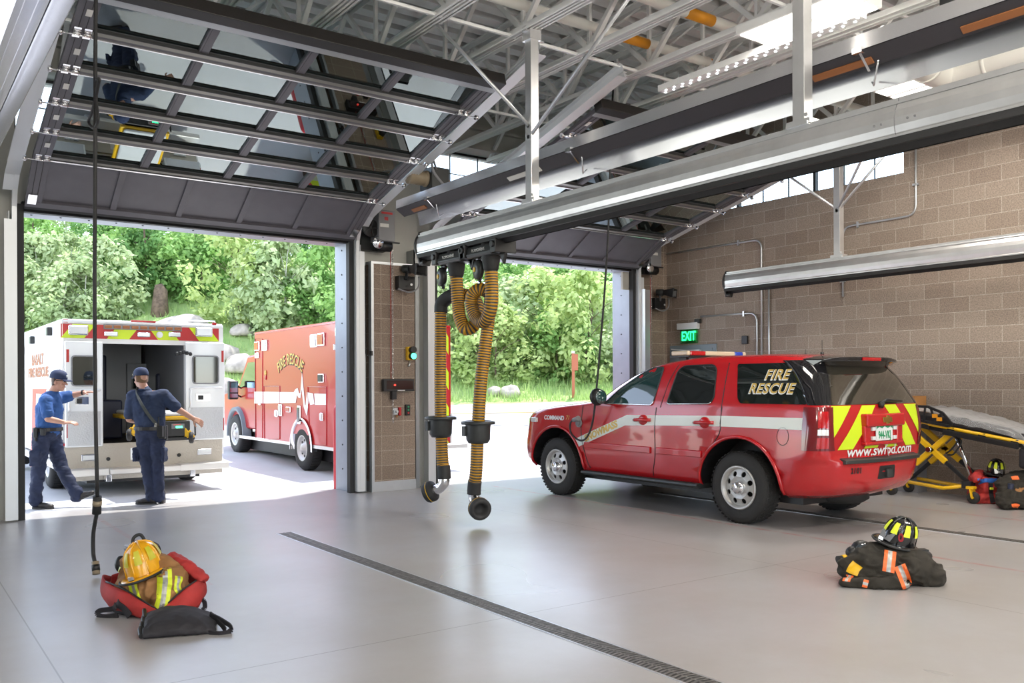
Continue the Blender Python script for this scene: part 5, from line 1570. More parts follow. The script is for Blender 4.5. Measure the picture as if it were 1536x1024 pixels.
    # headlamp and side marker
    surf_patch(rnd([(2.46, .86), (2.28, .90), (2.25, 1.08), (2.44, 1.10)], .03), fn, M_('lens_clear'), 'headlamp', .006)
    gg = G(); gg.cbox(fn(2.08, 1.05, .03), (.12, .05, .07)); part('side_strobe', gg, M_('lens_clear'), car, local=True, bevel=.012)
# inlet for the charging cord
g = G(); g.cyl(sideL(1.10, 1.03, 0), sideL(1.10, 1.03, .03), .055, n=20); g.cyl(sideL(1.10, 1.03, .03), sideL(1.10, 1.03, .05), .035, n=16); part('charge_inlet', g, M_('grey_paint'), car, local=True)
# front grille
surf_patch(rnd([(-.55, .86), (.55, .86), (.55, 1.09), (-.55, 1.09)], .03), lambda y, z, l: V((front_x(y, z) + l, y, z)), M_('black'), 'grille', .006)
# light bar and antenna on the roof
g = G(); g.box((-.50, -.56, 1.895), (-.18, .56, 1.915)); g.box((-.40, -.5, 1.86), (-.28, -.45, 1.90)); g.box((-.40, .45, 1.86), (-.28, .5, 1.90)); lb = part('light_bar', g, M_('black'), car, local=True)
for y0, y1, m in ((.56, .50, 'lens_clear'), (.50, .22, 'lens_red'), (.22, -.34, 'lens_clear'), (-.34, -.50, 'lens_blue'), (-.50, -.56, 'lens_clear')):
    g = G(); g.box((-.48, min(y0, y1), 1.915), (-.20, max(y0, y1), 1.975)); part('bar_lens', g, M_(m if m != 'lens_clear' else 'bar_ivory') if m in MATS or True else None, lb, local=True, bevel=.015) if m != 'lens_clear' else part('bar_lens', g, mat('bar_ivory', (.62, .52, .38), .25), lb, local=True, bevel=.015)
for x, y in ((-1.95, -.1), (-1.55, -.35)):
    g = G(); g.cyl((x, y, 1.87), (x, y, 1.92), .025, .018, n=12); g.cyl((x, y, 1.92), (x, y, 2.06 if x < -1.7 else 1.97), .003, n=6); part('antenna', g, M_('black'), car, local=True)
# chassis and spare wheel below
g = G(); g.box((-2.3, -.75, .26), (2.2, .75, .40)); part('underbody', g, M_('black'), car, local=True)
g = G(); g.cyl((WBR, -.8, WR), (WBR, .8, WR), .05, n=12); g.ell((WBR, 0, WR), (.16, .16, .16), n=12); part('rear_axle', g, M_('dark_plastic'), car, local=True)
g = G(); g.lathe([(.12, -.1), (.30, -.1), (.36, -.06), (.36, .06), (.30, .1), (.12, .1)], (-2.18, 0, .34), (0, 0, 1), 28); part('spare_wheel', g, M_('tyre'), car, local=True)

def wheel(x, s, steer=0):
    g = G(); W2 = .13
    prof = [(.235, -W2 + .02), (.27, -W2 + .005), (.33, -W2), (.372, -W2 + .015), (.395, -W2 + .035), (.402, -W2 + .05)]
    prof = prof + [(r, -h) for r, h in prof[::-1]]
    g.lathe(prof, (0, 0, 0), (0, 1, 0), 48)
    for k in range(48):
        a = 2*pi*k/48
        for q, off in ((-.085, 0), (-.03, .5), (.03, 0), (.085, .5)):
            b = a + off*2*pi/48; u = V((cos(b), 0, sin(b))); w_ = V((-sin(b), 0, cos(b)))
            g.bar(u*.402 + V((0, q - .02, 0)), u*.402 + V((0, q + .02, 0)), .030, .008, up=u)
    M = Matrix.Translation((x, s*.865, WR)) @ Matrix.Rotation(steer, 4, 'Z') @ Matrix.Rotation(0 if s < 0 else pi, 4, 'Z')
    # outer face is local -Y
    g.xf(M); ty = part('tyre', g, M_('tyre'), car, local=True)
    g = G(); g.lathe([(.243, -.115), (.236, -.125), (.222, -.118), (.213, -.085), (.205, -.078)], (0, 0, 0), (0, 1, 0), 48)
    # disc with eight round openings
    n8 = 8; ri, ro = .085, .205
    bm = bmesh.new(); circ = lambda r, n, c=(0, 0): [bm.verts.new((c[0] + r*cos(2*pi*k/n), 0, c[1] + r*sin(2*pi*k/n))) for k in range(n)]
    loops = [circ(ro, 48), circ(.03, 20)] + [circ(.030, 14, (.158*cos(2*pi*(k + .5)/n8), .158*sin(2*pi*(k + .5)/n8))) for k in range(n8)]
    es = []
    for L in loops:
        for i in range(len(L)): es.append(bm.edges.new((L[i], L[(i + 1) % len(L)])))
    bmesh.ops.triangle_fill(bm, use_beauty=True, use_dissolve=False, edges=es)
    # drop triangles that fell inside the openings
    for f in list(bm.faces):
        c = f.calc_center_median()
        for k in range(n8):
            a = 2*pi*(k + .5)/n8
            if (V((c.x - .158*cos(a), 0, c.z - .158*sin(a)))).length < .0285: bm.faces.remove(f); break
    for v in bm.verts:
        r_ = math.hypot(v.co.x, v.co.z); v.co.y = -.078 - .030*max(0, 1 - abs(r_ - .12)/.09)
    bm.verts.index_update(); vs = [v.co.copy() for v in bm.verts]; fs = [[v.index for v in f.verts] for f in bm.faces]; bm.free()
    g.add(vs, fs, 0, False); g.xf(M); rim = part('rim', g, M_('wheel_silver'), car, local=True); s_ = rim.modifiers.new('s', 'SOLIDIFY'); s_.thickness = .012; s_.offset = 0
    g = G(); g.lathe([(0, .1), (.2, .1), (.235, .11), (.235, -.06), (.20, -.055), (.0, -.055)], (0, 0, 0), (0, 1, 0), 32); g.xf(M); part('brake_drum', g, M_('black'), car, local=True)
    g = G(); g.lathe([(.0, -.165), (.052, -.16), (.066, -.145), (.074, -.12), (.085, -.10), (.085, -.06)], (0, 0, 0), (0, 1, 0), 28)
    for k in range(6): a = 2*pi*k/6 + .3; g.cyl((.055*cos(a), -.12, .055*sin(a)), (.055*cos(a), -.158, .055*sin(a)), .013, n=8, mi=1)
    g.xf(M); part('hub_cap', g, [M_('chrome'), M_('grey_paint')], car, local=True)
for x in (WBF, WBR):
    for s in (1, -1): wheel(x, s)
# ------------------------------------------------------------------ ambulances
mat('flare_grey', (.16, .19, .22), .4)
mat('amb_white', (.80, .80, .80), .45, coat=.08)
mat('amb_red', (.48, .018, .018), .28, coat=.35)
def wheel_generic(parent, c, ax, r=.41, w=.25, dual=False, rimm='wheel_silver'):
    """ax points out of the wheel's visible face"""
    c = V(c); ax = V(ax).normalized()
    g = G(); prof = [(r*.58, w/2), (r*.75, w/2 + .01), (r*.92, w/2 - .005), (r, w/2 - .04), (r, -w/2 + .04), (r*.92, -w/2), (r*.58, -w/2)]
    g.lathe(prof, c, ax, 40)
    t = ax.orthogonal().normalized(); u = ax.cross(t)
    for k in range(40):
        a = 2*pi*k/40; d = t*cos(a) + u*sin(a)
        g.bar(c + d*r + ax*(-w*.3), c + d*r + ax*(w*.3), .022, .012, up=d)
    part('tyre', g, M_('tyre'), parent)
    g = G(); g.lathe([(r*.60, w/2), (r*.56, w/2 + .004), (r*.5, w/2 - .02), (r*.46, w/2 - .06), (r*.25, w/2 - .05), (r*.20, w/2), (r*.1, w/2 + .02), (0, w/2 + .02)], c, ax, 32)
    for k in range(8):
        a = 2*pi*k/8; d = t*cos(a) + u*sin(a); g.cyl(c + d*(r*.36) + ax*(w/2 - .056), c + d*(r*.36) + ax*(w/2 - .048), r*.06, n=12, mi=1)
    part('rim', g, [M_(rimm), M_('black')], parent)

def stripe_panel(gr, O, U, Vv, w, h, pitch, slope, t=.004, flip=1):
    """diagonal stripes clipped to a w x h panel; returns lime polygons"""
    polys = []
    k = -int(h*abs(slope)/pitch) - 2
    while k*pitch < w + h*abs(slope) + pitch:
        x0 = k*pitch; P = [(x0, 0), (x0 + pitch*.5, 0), (x0 + pitch*.5 + slope*h, h), (x0 + slope*h, h)]
        for sgn, lim in ((1, 0), (-1, -w)):
            res = []
            for i in range(len(P)):
                a, b = P[i - 1], P[i]; fa, fb = sgn*a[0] - lim, sgn*b[0] - lim
                if (fa >= 0) != (fb >= 0): q = fa/(fa - fb); res.append((a[0] + (b[0] - a[0])*q, a[1] + (b[1] - a[1])*q))
                if fb >= 0: res.append(b)
            P = res
            if len(P) < 3: break
        if len(P) >= 3: polys.append(P)
        k += 1
    return polys

# ---- white ambulance, rear doors open
YR = 14.20
wy = lambda px, py, dy=0.0: onY(px, py, YR + dy)
XL, XR_ = wy(92, 600).x, wy(335, 600).x
ZT = wy(95, 479).z; ZB_ = .62
amb = thing('white_ambulance', 'white ambulance with its rear doors open and red yellow stripes over them', 'ambulance', ((XL + XR_)/2, YR + 2.5, -.05))
YF = 18.35
o0, o1 = wy(154, 515), wy(278, 659)
# box: walls, roof, floor and a rear frame around the doorway
g = G()
zf = o1.z - .02; zr = ZT - .07
g.box((XL, YR, zf), (XL + .06, YF, zr)); g.box((XR_ - .06, YR, zf), (XR_, YF, zr)); g.box((XL, YR, zr), (XR_, YF, ZT))
g.box((XL + .06, YF - .06, zf), (XR_ - .06, YF, zr)); g.box((XL, YR, ZB_ - .15), (XR_, YF, zf))
g.box((XL + .06, YR, zf), (o0.x, YR + .07, zr)); g.box((o1.x, YR, zf), (XR_ - .06, YR + .07, zr)); g.box((o0.x, YR, o0.z), (o1.x, YR + .07, zr))
part('body', g, M_('amb_white'), amb)
g = G()
g.tube([(XL + .02, YR + .01, ZT - .02), (XR_ - .02, YR + .01, ZT - .02)], .035, 10); g.tube([(XL + .015, YR + .01, ZT - .015), (XL + .015, YF, ZT - .015)], .025, 8); g.tube([(XL + .015, YR + .015, ZB_), (XL + .015, YR + .015, ZT - .02)], .022, 8)
part('roof_rail', g, M_('amb_white'), amb)
# cabin interior
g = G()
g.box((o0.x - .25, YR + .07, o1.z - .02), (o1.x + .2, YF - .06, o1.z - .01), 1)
g.box((o0.x + .28, YR + 2.6, o1.z), (o1.x - .05, YR + 2.66, ZT - .1), 0); g.box((XL + .065, YR + .08, zf + .02), (XL + .09, YF - .07, zr - .03), 0); g.box((XL + .09, YR + .08, zr - .03), (XR_ - .07, YF - .07, zr - .01), 0); g.box((o0.x - .2, YF - .12, zf + .02), (o0.x + .3, YF - .08, zr - .05), 1)  # last slab is black, standing for the dark passage in the bulkhead
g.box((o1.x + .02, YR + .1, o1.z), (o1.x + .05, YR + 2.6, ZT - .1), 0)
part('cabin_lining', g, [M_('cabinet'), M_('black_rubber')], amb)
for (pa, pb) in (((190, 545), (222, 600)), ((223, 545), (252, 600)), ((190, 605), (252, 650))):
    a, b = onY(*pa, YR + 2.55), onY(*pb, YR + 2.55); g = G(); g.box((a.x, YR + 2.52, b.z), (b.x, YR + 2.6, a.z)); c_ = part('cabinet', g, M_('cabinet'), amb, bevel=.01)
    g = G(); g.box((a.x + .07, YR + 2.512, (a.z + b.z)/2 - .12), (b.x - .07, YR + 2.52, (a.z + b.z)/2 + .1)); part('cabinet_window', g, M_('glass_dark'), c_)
a, b = onY(154, 520, YR + 1.2), onY(180, 650, YR + 1.2)
g = G(); g.box((a.x - .2, YR + 1.0, o1.z), (b.x, YR + 2.5, b.z + .55)); g.box((a.x - .2, YR + 2.2, o1.z), (b.x, YR + 2.5, a.z - .1)); part('bench_seat', g, M_('seat_blue'), amb, bevel=.03)
a, b = onY(231, 560, YR + 1.8), onY(256, 640, YR + 1.8)
g = G(); g.box((a.x, YR + 1.7, o1.z + .1), (b.x, YR + 2.2, o1.z + .55)); g.box((a.x, YR + 1.6, o1.z + .45), (b.x, YR + 1.75, a.z)); part('attendant_seat', g, M_('seat_blue'), amb, bevel=.04)
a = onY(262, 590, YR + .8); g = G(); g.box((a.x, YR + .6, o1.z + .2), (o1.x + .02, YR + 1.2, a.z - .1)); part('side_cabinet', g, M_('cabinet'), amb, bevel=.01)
# chevron header with lights
h0, h1 = wy(91, 485), wy(328, 512)
g = G(); g.box((h0.x, YR - .006, h1.z), (h1.x, YR, h0.z)); hd = part('stripe_header', g, M_('red_dull'), amb)
hw, hh = h1.x - h0.x, h0.z - h1.z
for half, U_ in ((0, 1), (1, -1)):
    O = V((h0.x if half == 0 else h1.x, YR - .010, h1.z))
    for P in stripe_panel(None, O, None, None, hw/2, hh, .62, .75):
        g = G(); g.prism(P, O, (U_, 0, 0), (0, 0, 1), (0, .003, 0)); part('lime_stripe', g, M_('lime'), hd)
for px, py, w, h, m in ((117, 495, .27, .15, 'lens_clear'), (166, 501, .20, .075, 'lens_clear'), (215, 502, .19, .075, 'lens_clear'), (261, 502, .19, .075, 'lens_clear'), (305, 498, .27, .15, 'lens_clear')):
    p = wy(px, py); g = G(); g.box((p.x - w/2, YR - .05, p.z - h/2), (p.x + w/2, YR - .006, p.z + h/2)); f = part('light_housing', g, M_('chrome'), amb, bevel=.02, seg=3)
    g = G(); g.box((p.x - w*.42, YR - .062, p.z - h*.36), (p.x + w*.42, YR - .05, p.z + h*.36)); part('lens', g, M_(m), f, bevel=.012)
p = wy(239, 502); g = G(); g.ell((p.x, YR - .02, p.z), (.05, .03, .05)); part('camera_dome', g, M_('lens_clear'), amb)
a, b = wy(155, 489), wy(272, 492); g = G(); g.box((a.x, YR - .03, a.z - .045), (b.x, YR - .004, a.z + .03)); 
for k in range(9): x = a.x + (b.x - a.x)*(k + .5)/9; g.box((x - .05, YR - .04, a.z - .03), (x + .05, YR - .03, a.z + .015), 1)
part('amber_light_bar', g, [M_('grey_paint'), M_('wire_brown')], amb, bevel=.006)
for px, py, w in ((215, 483, .36), (98, 481, .07), (321, 486, .07)):
    p = wy(px, py); g = G(); g.box((p.x - w/2, YR - .02, p.z - .025), (p.x + w/2, YR + .0, p.z + .025)); part('marker_lamp', g, M_('lens_red'), amb, bevel=.006)
g = G(); a, b = onY(280, 476, YR + .5), onY(322, 476, YR + .5); g.tube([(a.x, YR + .5, ZT), (a.x, YR + .5, ZT + .09), (b.x, YR + .5, ZT + .09), (b.x, YR + .5, ZT)], .012, 6); part('roof_handle', g, M_('chrome'), amb)
# doors folded back flat beside the opening
def amb_door(pa, pb, hinge, label):
    a, b = wy(*pa, -.08), wy(*pb, -.08); Y0, Y1 = YR - .10, YR - .035
    g = G(); g.box((a.x, Y0, b.z), (b.x, Y1, a.z)); d = part('rear_door', g, M_('white_paint'), amb, bevel=.015, seg=3, label=label)
    w, h = b.x - a.x, a.z - b.z
    g = G(); g.box((a.x + .03, Y0 - .006, b.z + .02), (b.x - .03, Y0, b.z + h*.335)); part('diamond_plate', g, M_('diamond_plate'), d)
    g = G(); q = rnd([(a.x + w*.17, b.z + h*.58), (b.x - w*.17, b.z + h*.58), (b.x - w*.17, b.z + h*.86), (a.x + w*.17, b.z + h*.86)], .05); g.prism(q, (0, Y0 - .004, 0), (1, 0, 0), (0, 0, 1), (0, -.004, 0)); part('door_window', g, M_('glass_dark'), d)
    g = G(); g.tube([(p[0], Y0 - .008, p[1]) for p in q], .012, 6, closed=True); part('window_rubber', g, M_('grey_paint'), d)
    g = G(); zt = b.z + h*.535
    g.tube(smooth_path([(a.x + w*.10, Y0 - .0, b.z + h*.34), (a.x + w*.10, Y0 - .04, b.z + h*.38), (a.x + w*.10, Y0 - .04, zt - .06), (a.x + w*.16, Y0 - .04, zt), (b.x - w*.16, Y0 - .04, zt), (b.x - w*.12, Y0 - .0, zt)], 5), .016, 8); part('grab_handle', g, M_('alu'), d)
    g = G(); g.box((a.x + w*.25, Y0 - .012, b.z + h*.40), (b.x - w*.38, Y0 - .002, b.z + h*.475)); l_ = part('door_latch', g, M_('chrome'), d, bevel=.004)
    g = G(); g.box((a.x + w*.30, Y0 - .016, b.z + h*.412), (a.x + w*.44, Y0 - .012, b.z + h*.46)); part('latch_handle', g, M_('black'), l_)
    xs = a.x + .035 if hinge > 0 else b.x - .035
    for z0, z1 in ((.80, .92), (.09, .22)): g = G(); g.box((xs - .018, Y0 - .005, b.z + h*z0), (xs + .018, Y0, b.z + h*z1)); part('red_reflector', g, M_('lens_red'), d)
    return d
mat('diamond_plate', (.50, .51, .53), .36, .7, bump=.5, bscale=45)
amb_door((97, 511), (154, 669), 1, 'left rear door, folded back')
amb_door((278, 513), (337, 658), -1, 'right rear door, folded back')
p = wy(273, 530); g = G()
for k in range(5): g.ell((p.x + .0 + .05*(k - 2), YR - .09, p.z - .015*abs(k - 2) + .02), (.035, .03, .035), n=8)
part('door_check', g, M_('black'), amb)
# diamond plate kick panel, step bumper, lamps
a, b = wy(93, 664), wy(333, 708)
g = G(); g.box((a.x, YR - .012, b.z), (b.x, YR + .02, o1.z - .01)); kp = part('kick_panel', g, mat('kick_plate', (.46, .42, .36), .4, .5, bump=.7, bscale=40), amb)
for px, py, w, h in ((134, 686, .22, .10), (306, 677, .22, .10)):
    p = wy(px, py); g = G(); g.box((p.x - w/2, YR - .035, p.z - h/2), (p.x + w/2, YR - .012, p.z + h/2)); f = part('tail_lamp', g, M_('chrome'), amb, bevel=.02, seg=3)
    g = G(); g.box((p.x - w*.42, YR - .042, p.z - h*.34), (p.x + w*.42, YR - .035, p.z + h*.34)); part('lens', g, M_('white_paint'), f, bevel=.01)
for px, py in ((162, 688), (268, 682)): p = wy(px, py); g = G(); g.cyl((p.x, YR - .012, p.z), (p.x, YR - .03, p.z), .028, n=14); part('sensor', g, M_('black'), amb)
p = wy(205, 680); g = G(); g.box((p.x - .09, YR - .02, p.z - .09), (p.x + .09, YR - .01, p.z + .09)); part('plate_holder', g, M_('alu'), amb)
p = wy(90, 667); g = G(); g.box((p.x - .02, YR - .02, p.z - .02), (p.x + .06, YR, p.z + .02)); part('marker_lamp', g, M_('lens_red'), amb)
s0, s1 = wy(97, 713), wy(335, 705)
g = G(); g.box((s0.x, YR - .30, .26), (s0.x + .55, YR, .36)); g.box((s1.x - .75, YR - .30, .26), (s1.x, YR, .36)); g.box((s0.x + .55, YR - .34, .27), (s1.x - .75, YR, .35)); part('step_bumper', g, mat('bumper_alu', (.62, .60, .57), .4, .5), amb, bevel=.012)
for x in (s0.x + .55, s1.x - .55): g = G(); g.box((x - .04, YR - .25, .16), (x + .04, YR - .1, .27)); part('tow_eye', g, M_('chrome'), amb, bevel=.01)
g = G(); g.box((XL + .35, YR + .1, .12), (XR_ - .35, YF + 1.5, .5)); part('chassis', g, M_('black'), amb)
for x in (XL + .16, XR_ - .16):
    for y in (15.75, 19.75): wheel_generic(amb, (x, y, .36 if y < 17 else .45), (-1 if x < 3.4 else 1, 0, 0), .42, .26)
# side details
sx = lambda px, py: onX(px, py, XL)
for px, py in ((77, 497), (51, 510), (36, 526)):
    p = sx(px, py); g = G(); g.cbox((XL - .035, p.y, p.z), (.07, .16, .13)); part('side_light', g, M_('dark_plastic'), amb, bevel=.015)
for txt, px, py, sz in (('BASALT', 56.5, 540, .24), ('FIRE RESCUE', 57, 559, .21)):
    p = sx(px, py); text_mesh(txt, sz, mat('amb_letter', (.34, .05, .025), .4), plane_fn((XL, p.y, p.z), (0, -1, 0), (0, 0, 1), .004), .001, offset=.010, name='lettering', parent=amb, width=2.2 if 'FIRE' in txt else 1.3)
g = G(); P = [sx(46, 700), sx(48, 640), sx(49, 583), sx(70, 583), sx(68, 592), sx(54, 590), sx(52, 700)]
g.prism([(-p.y, p.z) for p in P], (XL - .004, 0, 0), (0, -1, 0), (0, 0, 1), (.003, 0, 0)); part('red_stripe', g, M_('red_dull'), amb)
g = G(); g.box((XL - .06, YR + .3, .34), (XL + .1, YF + .4, .44)); part('side_skirt', g, M_('bumper_alu'), amb, bevel=.01)
# cab of the white ambulance
def cab(parent, xl, xr, y0, z0, paint, m_fl):
    g = G(); c = (xl + xr)/2; hw = (xr - xl)/2
    prof = [(y0, .55), (y0, 2.12), (y0 + .25, 2.2), (y0 + .75, 2.17), (y0 + 1.35, 1.55), (y0 + 1.75, 1.42), (y0 + 2.6, 1.28), (y0 + 2.72, 1.0), (y0 + 2.72, .55)]
    g.prism([(a, b + z0) for a, b in prof], (c - hw, 0, 0), (0, 1, 0), (0, 0, 1), (2*hw, 0, 0)); part('cab', g, M_(paint), parent, bevel=.05, seg=3)
    for s in (-1, 1):
        x = c + s*hw
        g = G(); g.prism([(y0 + .18, 1.45 + z0), (y0 + .18, 2.02 + z0), (y0 + .70, 2.02 + z0), (y0 + 1.28, 1.48 + z0)], (x + s*.004, 0, 0), (0, 1, 0), (0, 0, 1), (s*.003, 0, 0)); part('cab_window', g, M_('glass_dark'), parent)
        g = G(); A_ = [radians(-8 + 196*k/24) for k in range(25)]; yc = y0 + 1.42
        g.loft([[V((x - s*.12, yc + r_*cos(a), .42 + z0 + r_*sin(a)*1.05)) for r_ in (.50,)] + [V((x + s*.07, yc + .50*cos(a), .42 + z0 + .52*sin(a))), V((x + s*.08, yc + .57*cos(a), .42 + z0 + .60*sin(a))), V((x - s*.1, yc + .60*cos(a), .42 + z0 + .63*sin(a)))] for a in A_], closed=False, caps=False); part('wheel_flare', g, M_(m_fl), parent)
        g = G(); g.bar((x, y0 + 1.18, 1.45 + z0), (x + s*.22, y0 + 1.1, 1.55 + z0), .03, .03); g.bar((x, y0 + 1.18, 1.25 + z0), (x + s*.22, y0 + 1.1, 1.35 + z0), .03, .03); mr_ = part('mirror_arm', g, M_('black'), parent)
        g = G(); g.box((x + s*.20 - .11, y0 + 1.08, 1.20 + z0), (x + s*.20 + .11, y0 + 1.2, 1.62 + z0)); part('mirror', g, M_('dark_plastic'), mr_, bevel=.03, seg=3)
        g = G(); g.box((x + s*.20 - .085, y0 + 1.072, 1.36 + z0), (x + s*.20 + .085, y0 + 1.08, 1.58 + z0)); g.box((x + s*.20 - .085, y0 + 1.072, 1.24 + z0), (x + s*.20 + .085, y0 + 1.08, 1.33 + z0)); part('mirror_glass', g, M_('mirror_blue'), mr_)
mat('mirror_blue', (.35, .55, .80), .05, 1.0)
cab(amb, XL + .12, XR_ - .12, YF, .02, 'amb_white', 'amb_white')

# ---- red ambulance
YR2 = 14.45; XL2 = 6.59; XR2 = onY(676, 600, YR2).x; YF2 = 18.56; ZT2 = 2.70; ZB2 = .42
ra = thing('red_ambulance', 'red ambulance with fire rescue lettering and a white heartbeat line', 'ambulance', ((XL2 + XR2)/2, YR2 + 2.5, -.05))
g = G()
B2 = lambda lo, hi: g.box(lo, hi)
g.box((XL2, YR2, .62), (XR2, YF2, ZT2)); g.box((XL2, YR2 + 2.05, ZB2), (XR2, YF2, .62)); g.box((XL2, YR2, ZB2), (XR2, YR2 + 1.05, .62)); g.box((XL2 + .35, YR2 + 1.05, ZB2), (XR2 - .35, YR2 + 2.05, .62))
part('body', g, M_('amb_red'), ra)
g = G()
for x in (XL2, XR2): g.box((x - .012, YR2, ZT2 - .05), (x + .012, YF2, ZT2 - .02)); 
g.box((XL2, YR2 - .012, ZT2 - .05), (XR2, YR2 + .012, ZT2 - .02)); part('roof_trim', g, M_('red_paint'), ra, bevel=.008)
s2 = lambda px, py: onX(px, py, XL2)
SX = XL2 - .004
def side_poly(pts, m, name, par=None, t=.004, x=None):
    P = [s2(*p) for p in pts]; g = G(); g.prism([(-p.y, p.z) for p in P], (SX if x is None else x, 0, 0), (0, -1, 0), (0, 0, 1), (-t, 0, 0)); return part(name, g, M_(m), par or ra)
st = side_poly([(382, 587), (441, 588), (444, 583), (447, 582), (449, 589), (451, 590), (453.5, 558.5), (458, 607), (459, 608), (461, 588), (470, 590), (472, 606), (466, 607), (464, 600), (460.5, 623), (456, 610), (453, 583), (451, 597), (448, 596), (446, 592), (444, 604), (382, 605)], 'white_paint', 'heartbeat_stripe')
side_poly([(472, 590), (490, 590.5), (490, 607), (473, 607)], 'white_paint', 'heartbeat_stripe')
# curved lettering
pc = s2(435.5, 550); R_ = 1.25; cen = V((0, pc.y, 1.93 - R_ + .14))
def arcf(a, b, c):
    th = a/R_; r_ = R_ + b; return V((SX - .004 - c, cen.y - r_*sin(th), cen.z + r_*cos(th)))
text_mesh('FIRE RESCUE', .30, M_('black'), lambda a, b, c: arcf(a + .014, b - .014, c - .002), .001, offset=.008, name='lettering', parent=ra, xscale=.82)
text_mesh('FIRE RESCUE', .30, M_('gold'), arcf, .001, offset=.004, name='lettering', parent=ra, xscale=.82)
# compartment doors, lamps, handles
for pts in ([(396, 579), (420, 579), (420, 658), (397, 659)], [(462, 580), (490, 580), (490, 668), (465, 666)], [(383, 508), (394, 508), (394, 657), (384, 657)]):
    P = [s2(*p) for p in pts]; g = G(); g.tube([(SX, p.y, p.z) for p in P], .010, 5, closed=True); part('door_edge', g, M_('red_paint'), ra)
def side_box(px, py, w, h, m, name, frame='chrome', t=.05):
    p = s2(px, py); f = None
    g = G(); g.box((XL2 - t*.7, p.y - w/2, p.z - h/2), (XL2, p.y + w/2, p.z + h/2)); f = part(name, g, M_(frame), ra, bevel=.012)
    g = G(); g.box((XL2 - t, p.y - w*.40, p.z - h*.40), (XL2 - t*.7, p.y + w*.40, p.z + h*.40)); part('lens', g, M_(m), f, bevel=.008)
side_box(387, 519, .28, .20, 'lens_red', 'warning_light'); side_box(398, 518, .30, .22, 'lens_clear', 'scene_light'); side_box(472, 511, .30, .24, 'lens_clear', 'scene_light'); side_box(483, 509, .30, .24, 'lens_red', 'warning_light')
side_box(387, 533, .2, .12, 'wheel_silver', 'air_vent'); side_box(483, 567, .24, .16, 'dark_plastic', 'exhaust_vent'); side_box(434, 614, .22, .11, 'lens_red', 'side_marker'); side_box(450, 622, .14, .36, 'black_gloss', 'door_latch'); side_box(391, 604, .10, .10, 'white_paint', 'lock_plate'); side_box(416, 620, .14, .14, 'white_paint', 'lock_plate'); side_box(422, 615, .16, .24, 'wheel_silver', 'fuel_door'); side_box(484, 625, .12, .15, 'white_paint', 'door_latch')
p = s2(399, 562); g = G(); g.ell((XL2 - .01, p.y, p.z + .04), (.02, .05, .06)); g.ell((XL2 - .01, p.y, p.z - .05), (.015, .04, .06), mi=1); part('round_badge', g, [M_('gold'), M_('lens_red')], ra)
# wheel opening trim, skirts
yw = YR2 + 1.55; zc = .36
g = G(); A_ = [radians(-5 + 190*k/28) for k in range(29)]
g.loft([[V((XL2 - .03, yw + .55*cos(a), zc + .58*sin(a))), V((XL2 - .035, yw + .49*cos(a), zc + .52*sin(a))), V((XL2 + .1, yw + .48*cos(a), zc + .51*sin(a)))] for a in A_], closed=False, caps=False); part('wheel_trim', g, M_('chrome'), ra)
g = G(); g.box((XL2 - .01, YR2, ZB2 - .03), (XL2 + .04, YR2 + 1.02, ZB2 + .03)); g.box((XL2 - .01, YR2 + 2.08, ZB2 - .03), (XL2 + .04, YF2 + 1.0, ZB2 + .03)); part('side_skirt', g, M_('alu'), ra)
g = G(); g.box((XL2 + .08, YR2 + .15, .04), (XL2 + .55, YR2 + .17, .44)); part('mud_flap', g, mat('mud_flap_brown', (.10, .075, .06), .7), ra)
g = G(); g.box((XL2 + .3, YR2 + .1, .12), (XR2 - .3, YF2 + 1.5, .5)); part('chassis', g, M_('black'), ra)
for x, s in ((XL2 + .13, -1), (XR2 - .13, 1)):
    wheel_generic(ra, (x, yw, .36), (s, 0, 0), .42, .26); wheel_generic(ra, (x + .04*-s, YF2 + 1.42, .46), (s, 0, 0), .44, .28)
# rear face with chevrons
g = G(); g.box((XL2 + .05, YR2 - .008, ZB2 + .02), (XR2 - .05, YR2, ZT2 - .12)); rf = part('rear_panel', g, M_('red_dull'), ra)
wv = (XR2 - XL2)/2 - .05; hv = ZT2 - .14 - ZB2
for half, U_ in ((0, 1), (1, -1)):
    O = V((XL2 + .05 if half == 0 else XR2 - .05, YR2 - .012, ZB2 + .02))
    for P in stripe_panel(None, O, None, None, wv, hv, .42, .62): g = G(); g.prism(P, O, (U_, 0, 0), (0, 0, 1), (0, .003, 0)); part('lime_stripe', g, M_('lime'), rf)
r2 = lambda px, py: onY(px, py, YR2)
g = G(); d0 = r2(640, 515); g.box(((XL2 + XR2)/2 - .62, YR2 - .05, .75), ((XL2 + XR2)/2 + .62, YR2 - .013, 2.30)); dr = part('rear_doors', g, M_('amb_red'), ra, bevel=.02)
g = G()
for x in (-.33, .33): g.box(((XL2 + XR2)/2 + x - .24, YR2 - .056, 1.55), ((XL2 + XR2)/2 + x + .24, YR2 - .05, 2.1))
part('door_window', g, M_('glass_dark'), dr)
pE = r2(630, 569); text_mesh('RESCUE', .24, M_('gold'), plane_fn((pE.x - .40, YR2 - .056, pE.z), (1, 0, 0), (0, 0, 1)), .001, name='lettering', parent=ra, align='CENTER')
p2 = r2(511, 580); g = G(); g.box((p2.x - .10, YR2 - .02, p2.z - .15), (p2.x + .10, YR2 - .012, p2.z + .15)); nb = part('number_plate', g, M_('white_paint'), ra)
text_mesh('2', .26, M_('red_dull'), plane_fn((p2.x, YR2 - .02, p2.z), (1, 0, 0), (0, 0, 1)), .001, offset=.006, name='lettering', parent=nb)
